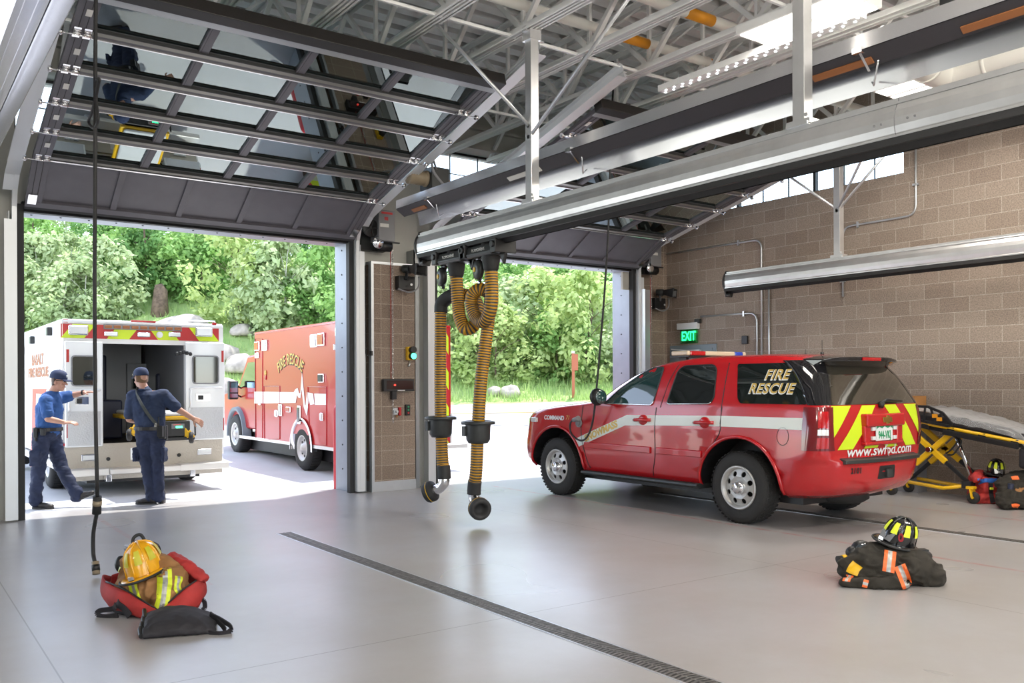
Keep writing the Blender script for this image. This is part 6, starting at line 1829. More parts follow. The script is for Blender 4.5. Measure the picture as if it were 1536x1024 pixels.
def rear_light(px, py, w, h, m):
    p = r2(px, py); g = G(); g.box((p.x - w/2, YR2 - .06, p.z - h/2), (p.x + w/2, YR2 - .008, p.z + h/2)); f = part('light_housing', g, M_('chrome'), ra, bevel=.02)
    g = G(); g.box((p.x - w*.4, YR2 - .075, p.z - h*.4), (p.x + w*.4, YR2 - .06, p.z + h*.4)); part('lens', g, M_(m), f, bevel=.012)
for a in ((652, 502, .26, .17, 'lens_red'), (653, 541, .24, .18, 'lens_blue'), (653, 599, .17, .11, 'lens_amber'), (653, 614, .17, .12, 'lens_red'), (510, 498, .22, .17, 'lens_red'), (505, 521, .16, .11, 'lens_clear'), (512, 542, .22, .18, 'lens_blue')): rear_light(*a)
p = r2(651, 648); g = G(); g.box((p.x - .16, YR2 - .03, p.z - .09), (p.x + .16, YR2 - .012, p.z + .09)); part('licence_plate', g, M_('white_paint'), ra, bevel=.006)
g = G(); g.box((XL2 + .02, YR2 - .42, .36), (XR2 + .12, YR2, .44)); part('step_bumper', g, M_('bumper_alu'), ra, bevel=.012)
g = G(); g.box((XR2 - .02, YR2 - .014, ZB2), (XR2 + .012, YR2 + .06, 1.0)); g.box((XL2 - .012, YR2 - .014, ZB2), (XL2 + .03, YR2 + .05, .95)); part('corner_guard', g, M_('alu'), ra)
cab(ra, XL2 + .10, XR2 - .10, YF2, .05, 'amb_red', 'flare_grey')
# ------------------------------------------------------------------ firefighters
class Pose:
    """r = right in view, f = away from the viewer, z = up; metres from the standing point"""
    def __init__(s, o, along_view=False):
        s.o = V(o); s.f = FWD
        if along_view: s.f = V((s.o.x, s.o.y, 0))/s.o.dot(FWD)
    def __call__(s, r, f, z): return s.o + RGT*r + s.f*f + V((0, 0, z))

def hand(g, wrist, d, palm_n, scale=1.0, curl=.5, thumb=1):
    """palm with five separate fingers; d points along the hand, palm_n out of the palm"""
    d = V(d).normalized(); n = V(palm_n); n = (n - d*n.dot(d)).normalized(); sd = d.cross(n)*thumb; k = scale
    for a in (-.028, -.010, .010, .028): g.cap(wrist + sd*a*.7*k, wrist + d*.085*k + sd*a*k, .015*k, .013*k, 10)
    for a, L, dr in ((-.030, .062, -.10), (-.010, .076, -.03), (.011, .080, .03), (.031, .072, .10)):
        p = wrist + d*.085*k + sd*a*k; u = (d + sd*dr).normalized(); prev = p
        for j, (fr, rr) in enumerate(((.45, .0098), (.32, .0088), (.23, .0078))):
            c = curl*(j + 1)*.55; dirn = (u*cos(c) + n*sin(c)).normalized(); q = prev + dirn*L*fr*k*1.1; g.cap(prev, q, rr*k, rr*.94*k, 8); prev = q
    t0 = wrist + d*.025*k + sd*.030*k; t1 = t0 + (d*.55 + sd*.75 + n*.25).normalized()*.042*k; t2 = t1 + (d*.85 + sd*.25 + n*.4).normalized()*.034*k
    g.cap(t0, t1, .0135*k, .011*k, 8); g.cap(t1, t2, .011*k, .009*k, 8)

def head_shapes(g, c, look, up):
    """skull, jaw, nose, ears, neck stub; c = head centre"""
    look = V(look).normalized(); up = V(up); up = (up - look*up.dot(look)).normalized(); sd = look.cross(up)
    R = Matrix((sd, look, up)).transposed()
    g.ell(c + up*.03, (.074, .094, .098), R, 20); g.ell(c + look*.025 - up*.05, (.058, .066, .070), R, 18); g.ell(c + look*.052 - up*.092, (.036, .032, .026), R, 14)
    g.cap(c + look*.088 + up*.008, c + look*.112 - up*.024, .010, .014, 8)
    g.ell(c + look*.083 - up*.060, (.027, .014, .013), R, 10); g.ell(c + look*.083 + up*.028, (.058, .016, .012), R, 12)
    for s in (-1, 1): g.ell(c + sd*.076*s - look*.008 - up*.008, (.012, .022, .033), R, 10); g.ell(c + sd*.040*s + look*.062 - up*.03, (.022, .022, .022), R, 10)
    return look, up, sd, R

def face_parts(parent, c, L, hairm):
    look, up, sd, R = L
    for s in (-1, 1):
        g = G(); g.ell(c + sd*.031*s + look*.083 + up*.012, (.012, .008, .008), R, 10); g.ell(c + sd*.031*s + look*.090 + up*.012, (.005, .003, .005), R, 8, mi=1); part('eye', g, [mat('eye_white', (.75, .72, .70), .3), M_('black')], parent)
        g = G(); g.cap(c + sd*.018*s + look*.094 + up*.030, c + sd*.046*s + look*.082 + up*.031, .005, .004, 6); part('eyebrow', g, M_(hairm), parent)
    g = G(); g.cap(c + sd*-.020 + look*.094 - up*.060, c + sd*.020 + look*.094 - up*.060, .005, .005, 6); part('mouth', g, mat('lips', (.38, .14, .11), .5), parent)
    g = G()
    for k in range(15):
        a = -1.25 + 2.5*k/14; b = c - look*(.062*cos(a)) + sd*(.074*sin(a)) ; g.cap(b + up*.045, b - up*(.050 - .02*abs(a)/1.25), .022, .014, 8)
    me = remesh(g, M_(hairm), .006, 3, name='hair'); me.transform(absmat(parent).inverted()); part('hair', None, None, parent, me=me)

def cap_parts(parent, c, L, tilt=.0):
    look, up, sd, R = L
    look = (look - up*tilt).normalized(); up = sd.cross(look)
    R = Matrix((sd, look, up)).transposed(); o = c + up*.052 - look*.004
    g = G(); vs = []; n = 24
    prof = [(1.0, -.012), (1.01, .012), (.99, .035), (.92, .060), (.78, .082), (.55, .098), (.25, .106), (.03, .108)]
    for q, h in prof:
        for k in range(n):
            a = 2*pi*k/n; vs.append(o + sd*(.090*q*cos(a)) + look*(.110*q*sin(a)) + up*h)
    fs = [(i*n + k, i*n + (k + 1) % n, (i + 1)*n + (k + 1) % n, (i + 1)*n + k) for i in range(len(prof) - 1) for k in range(n)]
    g.add(vs, fs, 0, True); g.ell(o + up*.109, (.010, .010, .006), R, 8)
    cp = part('cap', g, M_('cap_navy'), parent); s = cp.modifiers.new('s', 'SOLIDIFY'); s.thickness = .004
    g = G(); br = []
    for k in range(13):
        a = -1.05 + 2.1*k/12; inn = o + sd*(.090*sin(a)) + look*(.108*cos(a)) - up*.008; L_ = .080*cos(a*.9)**.6
        br.append([inn, inn + look*L_*.5 + up*(.006 - .008*abs(a)), inn + look*L_ - up*(.004 + .016*abs(a))])
    g.loft(br, closed=False, caps=False); vis = part('visor', g, M_('cap_navy'), cp); s = vis.modifiers.new('s', 'SOLIDIFY'); s.thickness = .005
    g = G(); g.cbox(o + look*.103 + up*.038, (.045, .012, .03), M=R); part('cap_badge', g, M_('white_stripe'), cp, bevel=.004)
    return cp

def cloth(parent, g, m, name, vox=.011, sm=5, wr=.006, ws=13.0, seed=0.0, label=None):
    me = remesh(g, M_(m), vox, sm, name=name, wr=wr, wscale=ws, seed=seed); me.transform(absmat(parent).inverted()); return part(name, None, None, parent, me=me, label=label)
def skin_body(parent, g):
    me = remesh(g, M_('skin'), .0055, 2, .4, name='body'); me.transform(absmat(parent).inverted()); return part('body', None, None, parent, me=me)

def shoe(parent, heel, toe, upv=(0, 0, 1)):
    heel, toe = V(heel), V(toe); d = (toe - heel).normalized(); upv = V(upv); upv = (upv - d*upv.dot(d)).normalized(); sd = d.cross(upv); R = Matrix((sd, d, upv)).transposed(); L = (toe - heel).length
    g = G(); g.ell(heel + d*.055 + upv*.05, (.042, .06, .050), R, 14); g.ell(heel + d*(L*.5) + upv*.042, (.044, L*.36, .040), R, 16); g.ell(heel + d*(L - .062) + upv*.034, (.048, .066, .033), R, 16); g.cap(heel + d*.06 + upv*.06, heel + d*.06 + upv*.15, .05, .052, 14)
    me = remesh(g, M_('leather'), .008, 4, name='boot'); me.transform(absmat(parent).inverted()); b = part('boot', None, None, parent, me=me)
    g = G(); n = 16; P = []
    for k in range(n):
        a = 2*pi*k/n; y = L/2 + (L/2 + .004)*sin(a); w = .046*abs(cos(a))**.5*(1 if y > L*.45 else .86); P.append((math.copysign(w, cos(a)), y))
    g.prism(P, heel + upv*-.002, sd, d, upv*.022); part('sole', g, M_('black'), b, bevel=.003)
def torso(g, P, hip, chest, sh_l, sh_r, k=1.0, d=None):
    pass

# ---- the man pointing, seen from his right side... nearer the door edge
O1 = gz(70, 757); O1.z = -.03
m1 = thing('person', 'person in a bright blue t-shirt and navy cap, arms stretched out, striding', 'person', tuple(O1))
p = Pose(O1); rt_, fd_ = RGT, FWD
hd = p(.150, .02, 1.655); look = RGT*1 + FWD*.10 - UP*.10
body = G(); L1 = head_shapes(body, hd, look, UP + RGT*.12)
body.cap(p(.075, .02, 1.50), p(.125, .02, 1.60), .062, .056, 14)
for a, b, r0, r1 in (((.03, .0, 1.05), (.045, .0, 1.30), .10, .115), ((.045, .0, 1.30), (.06, .0, 1.44), .115, .08)): body.cap(p(*a), p(*b), r0, r1, 18)
nS, nE, nW = p(.095, -.185, 1.405), p(.150, -.235, 1.175), p(.345, -.20, 1.125)
fS, fE, fW = p(.07, .185, 1.43), p(.24, .22, 1.475), p(.405, .20, 1.51)
for S, E, W_ in ((nS, nE, nW), (fS, fE, fW)):
    body.cap(p(.06, 0, 1.42), S, .08, .062, 14); body.cap(S, E, .058, .045, 14); body.cap(E, W_, .044, .029, 14)
hand(body, nW, RGT*1 + UP*.02 + FWD*.05, -UP + FWD*.3, 1.0, .55, 1); hand(body, fW, RGT*1 + UP*.10, FWD*.1 - UP, 1.0, .25, -1)
nH, nK, nA = p(-.01, -.095, .96), p(-.045, -.11, .53), p(-.085, -.11, .09)
fH, fK, fA = p(.02, .095, .96), p(.135, .10, .535), p(.345, .10, .125)
for H, Kn, A_ in ((nH, nK, nA), (fH, fK, fA)): body.cap(p(.01, 0, 1.0), H, .12, .09, 14); body.cap(H, Kn, .085, .055, 14); body.cap(Kn, A_, .055, .038, 14)
skin_body(m1, body); face_parts(m1, hd, L1, 'hair'); cap_parts(m1, hd, L1, .06)
g = G(); g.cap(p(.045, 0, 1.30), p(.06, 0, 1.41), .170, .13, 20); g.cap(p(.03, 0, 1.04), p(.04, 0, 1.28), .150, .168, 20)
for s in (-1, 1): g.cap(p(.04, s*.07, 1.30), p(.055, s*.11, 1.405), .115, .085, 18); g.cap(p(.03, s*.055, 1.03), p(.04, s*.075, 1.28), .125, .12, 18)
g.cap(p(.06, 0, 1.44), p(.09, .01, 1.485), .085, .072, 16)
for S, E in ((nS, nE), (fS, fE)): g.cap(p(.06, (S - p(.06, 0, 1.42)).dot(FWD)*.5, 1.40), S, .10, .084, 16); g.cap(S, S.lerp(E, .72), .082, .074, 16)
cloth(m1, g, 'blue_shirt', 't_shirt', wr=.009, ws=10, seed=1.0)
g = G()
for H, Kn, A_, s in ((nH, nK, nA, -1), (fH, fK, fA, 1)):
    g.cap(p(.015, s*.055, 1.0), H, .128, .118, 18); g.cap(H, Kn, .108, .086, 18); g.cap(Kn, A_ + UP*.03, .084, .074, 18); g.cap(A_ + UP*.07, A_, .078, .077, 18)
g.cap(p(.015, -.05, .99), p(.015, .05, .99), .14, .14, 18)
g.cbox(p(-.03, -.215, .66), (.14, .05, .20), M=Matrix((RGT, FWD, UP)).transposed())
cloth(m1, g, 'navy', 'trousers', wr=.012, ws=9, seed=3.0)
def belt(parent, P, c, rx, ry, z0, items):
    ring = [P(c[0] + rx*cos(a), c[1] + ry*sin(a), c[2]) for a in [2*pi*k/28 for k in range(28)]]
    g = G()
    for q, q2 in zip(ring, ring[1:] + ring[:1]): g.bar(q, q2 + (q2 - q)*.1, .012, .045)
    b = part('belt', g, M_('leather'), parent)
    for r_, f_, w, h in items: g = G(); g.cbox(P(r_, f_, c[2] - h*.3), (w, .05, h), M=Matrix((RGT, FWD, UP)).transposed()); part('pouch', g, M_('black'), b, bevel=.012)
belt(m1, p, (.022, 0, 1.03), .165, .205, 0, [(-.02, -.215, .055, .13), (.07, -.21, .06, .09), (-.02, -.215, .03, .18)])
shoe(m1, p(-.13, -.11, .0), p(.155, -.12, -.005)); shoe(m1, p(.335, .10, .055), p(.60, .10, .16), UP - RGT*.35)
g = G(); w_ = nW; g.lathe([(.034, 0), (.037, .012), (.034, .024)], fW - RGT*.03, RGT, 16); part('wristwatch', g, M_('black'), m1)
g = G(); 
for s in (-1,): g.tube([hd + RGT*.095 + UP*.012 + FWD*.045*s, hd + RGT*.02 + UP*.018 + FWD*.078*s, hd - RGT*.01 + UP*.01 + FWD*.079*s], .004, 6); g.cbox(hd + RGT*.10 + UP*.008 + FWD*.03*s, (.006, .035, .026), M=Matrix((RGT, FWD, UP)).transposed())
part('sunglasses', g, M_('black'), m1)

# ---- the man with the shoulder strap, seen from behind
O2 = gz(222, 756); O2.z = 0.0 if O2.y < 12.3 else -.03
m2 = thing('person', 'person seen from behind in dark navy polo and cap, radio strap across the back', 'person', tuple(O2))
p = Pose(O2)
hd = p(-.095, .03, 1.655); look = -RGT*.80 + FWD*.60 - UP*.12
body = G(); L2 = head_shapes(body, hd, look, UP)
body.cap(p(-.035, .0, 1.49), p(-.08, .02, 1.60), .065, .058, 14)
for a, b, r0, r1 in (((.04, 0, 1.03), (.02, 0, 1.28), .10, .11), ((.02, 0, 1.28), (.0, 0, 1.44), .11, .08)): body.cap(p(*a), p(*b), r0, r1, 18)
lS, lE, lW = p(-.195, .01, 1.425), p(-.235, -.01, 1.13), p(-.175, .225, 1.07)
rS, rE, rW = p(.205, .01, 1.44), p(.375, .06, 1.255), p(.545, .16, 1.125)
for S, E, W_ in ((lS, lE, lW), (rS, rE, rW)): body.cap(p(.0, 0, 1.42), S, .085, .066, 14); body.cap(S, E, .062, .048, 14); body.cap(E, W_, .047, .031, 14)
hand(body, lW, FWD*1 + RGT*.3, RGT - UP*.3, 1.0, .8, 1); hand(body, rW, RGT*.8 + FWD*.25 - UP*.45, -UP*.3 + FWD*.4 - RGT*.1, 1.05, .75, -1)
lH, lK, lA = p(-.055, 0, .94), p(-.035, .03, .52), p(.035, .03, .09)
rH, rK, rA = p(.125, 0, .94), p(.125, .02, .50), p(.125, .05, .09)
for H, Kn, A_ in ((lH, lK, lA), (rH, rK, rA)): body.cap(p(.04, 0, 1.0), H, .12, .095, 14); body.cap(H, Kn, .088, .056, 14); body.cap(Kn, A_, .055, .038, 14)
skin_body(m2, body); face_parts(m2, hd, L2, 'hair_light'); cap_parts(m2, hd, L2, .0)
g = G()
for s in (-1, 1): g.cap(p(.015 + s*.085, 0, 1.28), p(.0 + s*.125, 0, 1.40), .125, .088, 18); g.cap(p(.035 + s*.075, 0, 1.02), p(.02 + s*.085, 0, 1.26), .118, .125, 18)
g.cap(p(.035, 0, 1.02), p(.0, 0, 1.40), .135, .12, 18); g.cap(p(-.01, 0, 1.45), p(-.045, .01, 1.505), .088, .074, 16)
for S, E in ((lS, lE), (rS, rE)): g.cap(p((S - p(0, 0, 1.42)).dot(RGT)*.5, 0, 1.40), S, .10, .088, 16); g.cap(S, S.lerp(E, .80), .086, .080, 16)
cloth(m2, g, 'navy_shirt', 'polo_shirt', wr=.007, ws=10, seed=7.0)
g = G(); g.tube(arc_pts(p(-.04, .005, 1.515), RGT, FWD, .072, 0, 2*pi, 18), .016, 8); part('collar', g, M_('navy_shirt'), m2)
g = G()
for H, Kn, A_, s in ((lH, lK, lA, -1), (rH, rK, rA, 1)):
    g.cap(p(.04 + s*.06, 0, .99), H, .122, .108, 18); g.cap(H, Kn, .104, .078, 18); g.cap(Kn, A_ + UP*.04, .076, .068, 18); g.cap(A_ + UP*.07, A_, .073, .074, 18)
g.cap(p(-.03, -.01, .985), p(.11, -.01, .985), .128, .128, 18)
for r_ in (-.15, .225): g.cbox(p(r_, -.01, .66), (.04, .13, .18), M=Matrix((RGT, FWD, UP)).transposed())
cloth(m2, g, 'navy', 'trousers', wr=.011, ws=9, seed=9.0)
belt(m2, p, (.036, 0, 1.005), .205, .150, 0, [(.215, -.06, .09, .17), (.23, .02, .05, .2)])
# strap from the left shoulder down to the radio on the right hip
P_ = [p(-.115, .12, 1.47), p(-.12, .02, 1.535), p(-.105, -.085, 1.49), p(-.02, -.140, 1.34), p(.08, -.150, 1.18), p(.17, -.135, 1.06), p(.205, -.10, .99)]
g = G(); Q = smooth_path(P_, 6); W2 = []
for i, q in enumerate(Q):
    t = (Q[min(i + 1, len(Q) - 1)] - Q[max(i - 1, 0)]).normalized(); out_ = (q - p(.02, .0, q.z - O2.z if True else 0)); out_ = (out_ - t*out_.dot(t)).normalized(); w_ = t.cross(out_)*.019; W2.append([q - w_ + out_*.006, q + w_ + out_*.006, q + w_ + out_*.013, q - w_ + out_*.013])
g.loft(W2, smooth=False); st_ = part('radio_strap', g, mat('strap_grey', (.05, .055, .05), .6), m2)
g = G(); g.cbox(p(.215, -.115, .97), (.07, .055, .14), M=Matrix((RGT, FWD, UP)).transposed()); g.cyl(p(.195, -.115, 1.04), p(.19, -.115, 1.16), .008, n=8); part('radio', g, M_('black'), st_, bevel=.008)
g = G(); g.cbox(p(.165, -.148, 1.055), (.03, .012, .05), M=Matrix((RGT, FWD, UP)).transposed()); part('buckle', g, M_('chrome'), st_)
shoe(m2, p(.105, .02, .0), p(-.165, .0, .0)); shoe(m2, p(.165, .03, .0), p(.085, .28, .0))
g = G()
for s in (-1, 1): g.cbox(hd + L2[0]*.112 + L2[1]*.075 + L2[2]*.03*s, (.045, .006, .028), M=L2[3])
g.tube([hd + L2[0]*.112 + L2[1]*.078 + L2[2]*.05, hd + L2[0]*.03 + L2[1]*.07 + L2[2]*.092], .003, 5); g.tube([hd + L2[0]*.112 + L2[1]*.078 - L2[2]*.05, hd + L2[0]*.03 + L2[1]*.07 - L2[2]*.092], .003, 5)
part('sunglasses', g, M_('black_gloss'), m2)
# ------------------------------------------------------------------ turnout gear, bags, stretchers
IM = Matrix((RGT, FWD, UP)).transposed()
def bvh_of(me):
    return BVHTree.FromPolygons([v.co.copy() for v in me.vertices], [tuple(p.vertices) for p in me.polygons])
def drape(bvh, pts, width, cen, parent, mats, name='reflective_stripe', lift=.006, stripes=((-1, -.36, 0), (-.36, .36, 1), (.36, 1, 0)), n=26):
    """ribbon laid on a cloth surface: rays shot towards cen"""
    P = smooth_path(pts, max(2, n//max(1, len(pts) - 1)))
    rows = []
    us = [-1, -.7, -.36, 0, .36, .7, 1]
    for i, q in enumerate(P):
        t = (P[min(i + 1, len(P) - 1)] - P[max(i - 1, 0)]).normalized(); c = V(cen(q)) if callable(cen) else V(cen)
        d = (c - q).normalized(); w = t.cross(d).normalized()*(width/2); row = []
        for u in us:
            o = q + w*u; h = bvh.ray_cast(o - d*.3, d, 1.5)
            row.append((h[0] - d*lift) if h[0] is not None else None)
        rows.append(row)
    g = G()
    for r0, r1 in zip(rows, rows[1:]):
        for k in range(len(us) - 1):
            q = (r0[k], r0[k + 1], r1[k + 1], r1[k])
            if any(x is None for x in q): continue
            if max((q[0] - q[2]).length, (q[1] - q[3]).length) > width*1.2: continue
            um = (us[k] + us[k + 1])/2; mi = 0
            for a, b, m in stripes:
                if a <= um <= b: mi = m
            g.add(q, [(0, 1, 2, 3)], mi, True)
    return part(name, g, mats, parent) if g.v else None
def lump(shapes, m, name, parent, vox=.010, sm=6, wr=.010, ws=9, seed=0, clampz=0.002):
    me = remesh(shapes, M_(m), vox, sm, name=name, wr=wr, wscale=ws, seed=seed)
    for v in me.vertices: v.co.z = max(v.co.z, clampz)
    b = bvh_of(me)
    if parent is not None: me.transform(absmat(parent).inverted())
    o = part(name, None, None, parent, me=me)
    return o, b

def helmet(loc, axis, front, shellm, patchm, label, brim_m=None, s=1.0, shield=None, number=None):
    """ribbed fire helmet; axis = up through the dome, front = direction of the brim front"""
    r = thing('fire_helmet', label, 'helmet', tuple(loc)); o = V(loc); up = V(axis).normalized(); f = V(front); f = (f - up*f.dot(up)).normalized(); sd = f.cross(up)
    W_ = lambda x, y, z: o + sd*(x*s) + f*(y*s) + up*(z*s)
    n = 40; g = G(); prof = [(1.02, .0), (1.0, .03), (.97, .07), (.88, .115), (.70, .150), (.45, .172), (.2, .182), (.02, .185)]
    vs = []
    for q, h in prof:
        for k in range(n):
            a = 2*pi*k/n; rib = .006*max(0, cos(4*a*2))**8*(q if q < .98 else 0)
            vs.append(W_((.105*q + rib)*cos(a), (.132*q + rib)*sin(a), h + rib*.6))
    g.add(vs, [(i*n + k, i*n + (k + 1) % n, (i + 1)*n + (k + 1) % n, (i + 1)*n + k) for i in range(len(prof) - 1) for k in range(n)], 0, True)
    sh = part('shell', g, M_(shellm), r)
    g = G()
    for k in range(8):
        a = 2*pi*k/8 + pi/8*0
        g.tube([W_(.106*q*cos(a), .133*q*sin(a), h + .004) for q, h in prof], .0055*s, 6)
    part('ribs', g, M_(shellm), sh)
    g = G(); P0, P1, P2 = [], [], []
    for k in range(n):
        a = 2*pi*k/n; rear_ = max(0, -sin(a)); fr_ = max(0, sin(a)); ext = .030 + .062*rear_**1.5 + .040*fr_**2; drop = -.012 - .045*rear_**1.5 + .004*fr_
        P0.append(W_(.105*cos(a), .132*sin(a), .004)); P1.append(W_((.105 + ext*.6)*cos(a), (.132 + ext*.6)*sin(a), drop*.5 + .004)); P2.append(W_((.105 + ext)*cos(a), (.132 + ext)*sin(a), drop))
    g.loft([P0, P1, P2], caps=False); b_ = part('brim', g, M_(brim_m or shellm), r); m_ = b_.modifiers.new('s', 'SOLIDIFY'); m_.thickness = .006*s
    g = G(); g.tube(P2, .0075*s, 8, closed=True); part('brim_edge', g, M_('black_rubber'), r)
    for k in range(8):
        a = pi/8 + 2*pi*k/8
        g = G(); q = []
        for aa, (qq, h) in ((-.20, prof[2]), (.20, prof[2]), (.17, prof[4]), (-.17, prof[4])):
            q.append((aa, qq, h))
        rows = []
        for t in (0, .33, .66, 1):
            i0 = 2 + t*2; i = int(min(3, i0)); fr2 = i0 - i; qq = prof[i][0]*(1 - fr2) + prof[i + 1][0]*fr2; h = prof[i][1]*(1 - fr2) + prof[i + 1][1]*fr2
            rows.append([W_((.105*qq + .0065)*cos(a + aa*(1 - .15*t)), (.132*qq + .0065)*sin(a + aa*(1 - .15*t)), h + .003) for aa in (-.20, -.1, 0, .1, .20)])
        g.loft(rows, closed=False, caps=False); part('reflective_patch', g, M_(patchm), sh)
    if shield:
        g = G(); sp = [(-.048, 0), (.048, 0), (.055, .06), (.035, .105), (0, .125), (-.035, .105), (-.055, .06)]
        g.prism([(a*s, b*s) for a, b in sp], W_(0, .137, .012), sd, (up*.94 - f*.34).normalized(), f*.006); fs = part('front_shield', g, M_(shield), r)
    g = G(); g.box((-.02, -.008, -.008), (.02, .008, .02)); g.xf(Matrix.Translation(W_(0, .172, .008)) @ Matrix((sd, f, up)).transposed().to_4x4()); part('brim_clip', g, M_('chrome'), r)
    return r, W_

# ---- left pile: open red gear bag with tan coat, yellow helmet, black bag
OL = gz(230, 925); pl_ = Pose(OL, True)
r = thing('gear_bag', 'open red gear bag on black base with the tan coat inside, left foreground', 'bag', tuple(OL))
def bag_wall(bot, top, name, m, th=.008, wr=.010, seed=0, bulge=.03, mid=None, nseg=8):
    B, T = smooth_path(bot, 5), smooth_path(top, 5); g = G(); k = 8
    rows = []
    for j in range(k + 1):
        t = j/k; row = []
        for a, b in zip(B, T):
            q = a.lerp(b, t); c = pl_(.0, .25, q.z - OL.z); out = (q - V((c.x, c.y, q.z))); out.z = 0
            if out.length > 1e-4: q = q + out.normalized()*bulge*sin(pi*t)
            nn = noise.noise(q*7 + V((seed, 0, 0))); q = q + V((nn*wr, nn*wr*.6, nn*wr*.8)); row.append(q)
        rows.append(row)
    g.loft(rows, closed=False, caps=False); o = part(name, g, M_(m), r); s = o.modifiers.new('s', 'SOLIDIFY'); s.thickness = th; s.offset = 0
    return o
# front left flap, front right flap, back, with a deep V at the front
bag_wall([pl_(.03, -.02, .03), pl_(-.06, -.05, .0), pl_(-.16, -.03, .03), pl_(-.27, .09, .03), pl_(-.31, .22, .03), pl_(-.27, .36, .03)],
         [pl_(.03, -.035, .055), pl_(-.08, -.03, .12), pl_(-.20, .05, .175), pl_(-.33, .17, .20), pl_(-.36, .25, .225), pl_(-.30, .38, .20)], 'left_flap', 'bag_red', seed=1)
bag_wall([pl_(.03, -.02, .03), pl_(.12, -.04, .03), pl_(.24, .03, .03), pl_(.31, .14, .03), pl_(.32, .26, .03)],
         [pl_(.03, -.035, .055), pl_(.11, .0, .10), pl_(.20, .06, .165), pl_(.30, .13, .215), pl_(.365, .20, .185)], 'right_flap', 'bag_red', seed=4)
bag_wall([pl_(.32, .26, .03), pl_(.28, .42, .03), pl_(.08, .52, .03), pl_(-.14, .50, .03), pl_(-.27, .36, .03)],
         [pl_(.365, .20, .20), pl_(.33, .36, .26), pl_(.10, .50, .24), pl_(-.14, .50, .22), pl_(-.30, .38, .20)], 'back_wall', 'bag_red', seed=9)
g = G(); g.tube(smooth_path([pl_(.36, .20, .20), pl_(.31, .22, .25), pl_(.22, .27, .31), pl_(.14, .36, .345)], 6), .055, 12, flat=.55)
me = remesh(g, M_('bag_red'), .010, 5, name='folded_lid', wr=.008, wscale=14, seed=2); me.transform(absmat(r).inverted()); part('folded_lid', None, None, r, me=me)
g = G(); n = 36; g.loft([[pl_(.30*cos(2*pi*k/n)*(1.04 if j else 1), .235 + .27*sin(2*pi*k/n)*(1.04 if j else 1), z) for k in range(n)] for j, z in enumerate((0.002, .02, .055))]); part('base', g, M_('bag_black'), r)
g = G(); g.tube(smooth_path([pl_(.03, -.042, .06), pl_(-.08, -.036, .125), pl_(-.20, .045, .18), pl_(-.33, .165, .205)], 6), .006, 6); g.tube(smooth_path([pl_(.03, -.042, .06), pl_(.11, -.006, .105), pl_(.20, .054, .17), pl_(.30, .124, .22)], 6), .006, 6); part('zip', g, M_('black'), r)
def strap_loop(pts, w, parent, m='bag_black', name='strap', t=.008):
    P = smooth_path(pts, 6); g = G()
    for a, b in zip(P, P[1:]): g.bar(a, b + (b - a)*.08, w, t, up=UP*.3 + FWD*.95)
    return part(name, g, M_(m), parent)
strap_loop([pl_(-.24, .03, .10), pl_(-.27, .0, .06), pl_(-.36, .0, .045), pl_(-.38, .0, .02), pl_(-.33, -.02, .008), pl_(-.24, -.03, .02)], .035, r)
strap_loop([pl_(-.25, .05, .13), pl_(-.24, .0, .09), pl_(-.19, -.03, .06), pl_(-.16, -.05, .02)], .05, r)
strap_loop([pl_(.29, .16, .08), pl_(.35, .17, .07), pl_(.36, .17, .02), pl_(.34, .16, .006)], .03, r)
# tan coat in the bag
tc = thing('turnout_coat', 'tan firefighter coat with lime stripes, folded in the red bag', 'coat', tuple(pl_(.02, .2, .06)))
g = G()
g.ell(pl_(.03, .18, .15), (.20, .16, .15), IM); g.ell(pl_(.12, .14, .17), (.12, .12, .14), IM); g.ell(pl_(-.14, .18, .14), (.12, .12, .12), IM); g.ell(pl_(.0, .28, .20), (.22, .16, .13), IM); g.cap(pl_(-.19, .27, .20), pl_(-.17, .28, .33), .075, .05); g.cap(pl_(.17, .17, .24), pl_(.05, .25, .30), .07, .08); g.cap(pl_(.05, .03, .07), pl_(.09, .09, .15), .07, .09)
co1, b1 = lump(g, 'tan', 'coat_body', tc, wr=.017, ws=9, seed=5)
cc = pl_(.04, .22, .12)
drape(b1, [pl_(.035, -.08, .02), pl_(.065, -.06, .10), pl_(.085, .0, .22), pl_(.10, .02, .34)], .085, lambda q: cc + V((0, 0, (q.z - cc.z)*.7)), tc, [M_('reflect_lime'), M_('reflect_silver')])
drape(b1, [pl_(-.13, -.03, .10), pl_(-.16, .0, .20), pl_(-.175, .05, .30)], .075, lambda q: cc + RGT*-.1 + V((0, 0, (q.z - cc.z)*.7)), tc, [M_('reflect_lime'), M_('reflect_silver')])
drape(b1, [pl_(-.30, .20, .25), pl_(-.30, .2, .32)], .04, pl_(-.18, .27, .27), tc, [M_('reflect_lime'), M_('reflect_silver')])
drape(b1, [pl_(.24, .02, .14), pl_(.20, .0, .21), pl_(.22, .05, .30)], .05, cc, tc, [M_('reflect_lime'), M_('reflect_silver')])
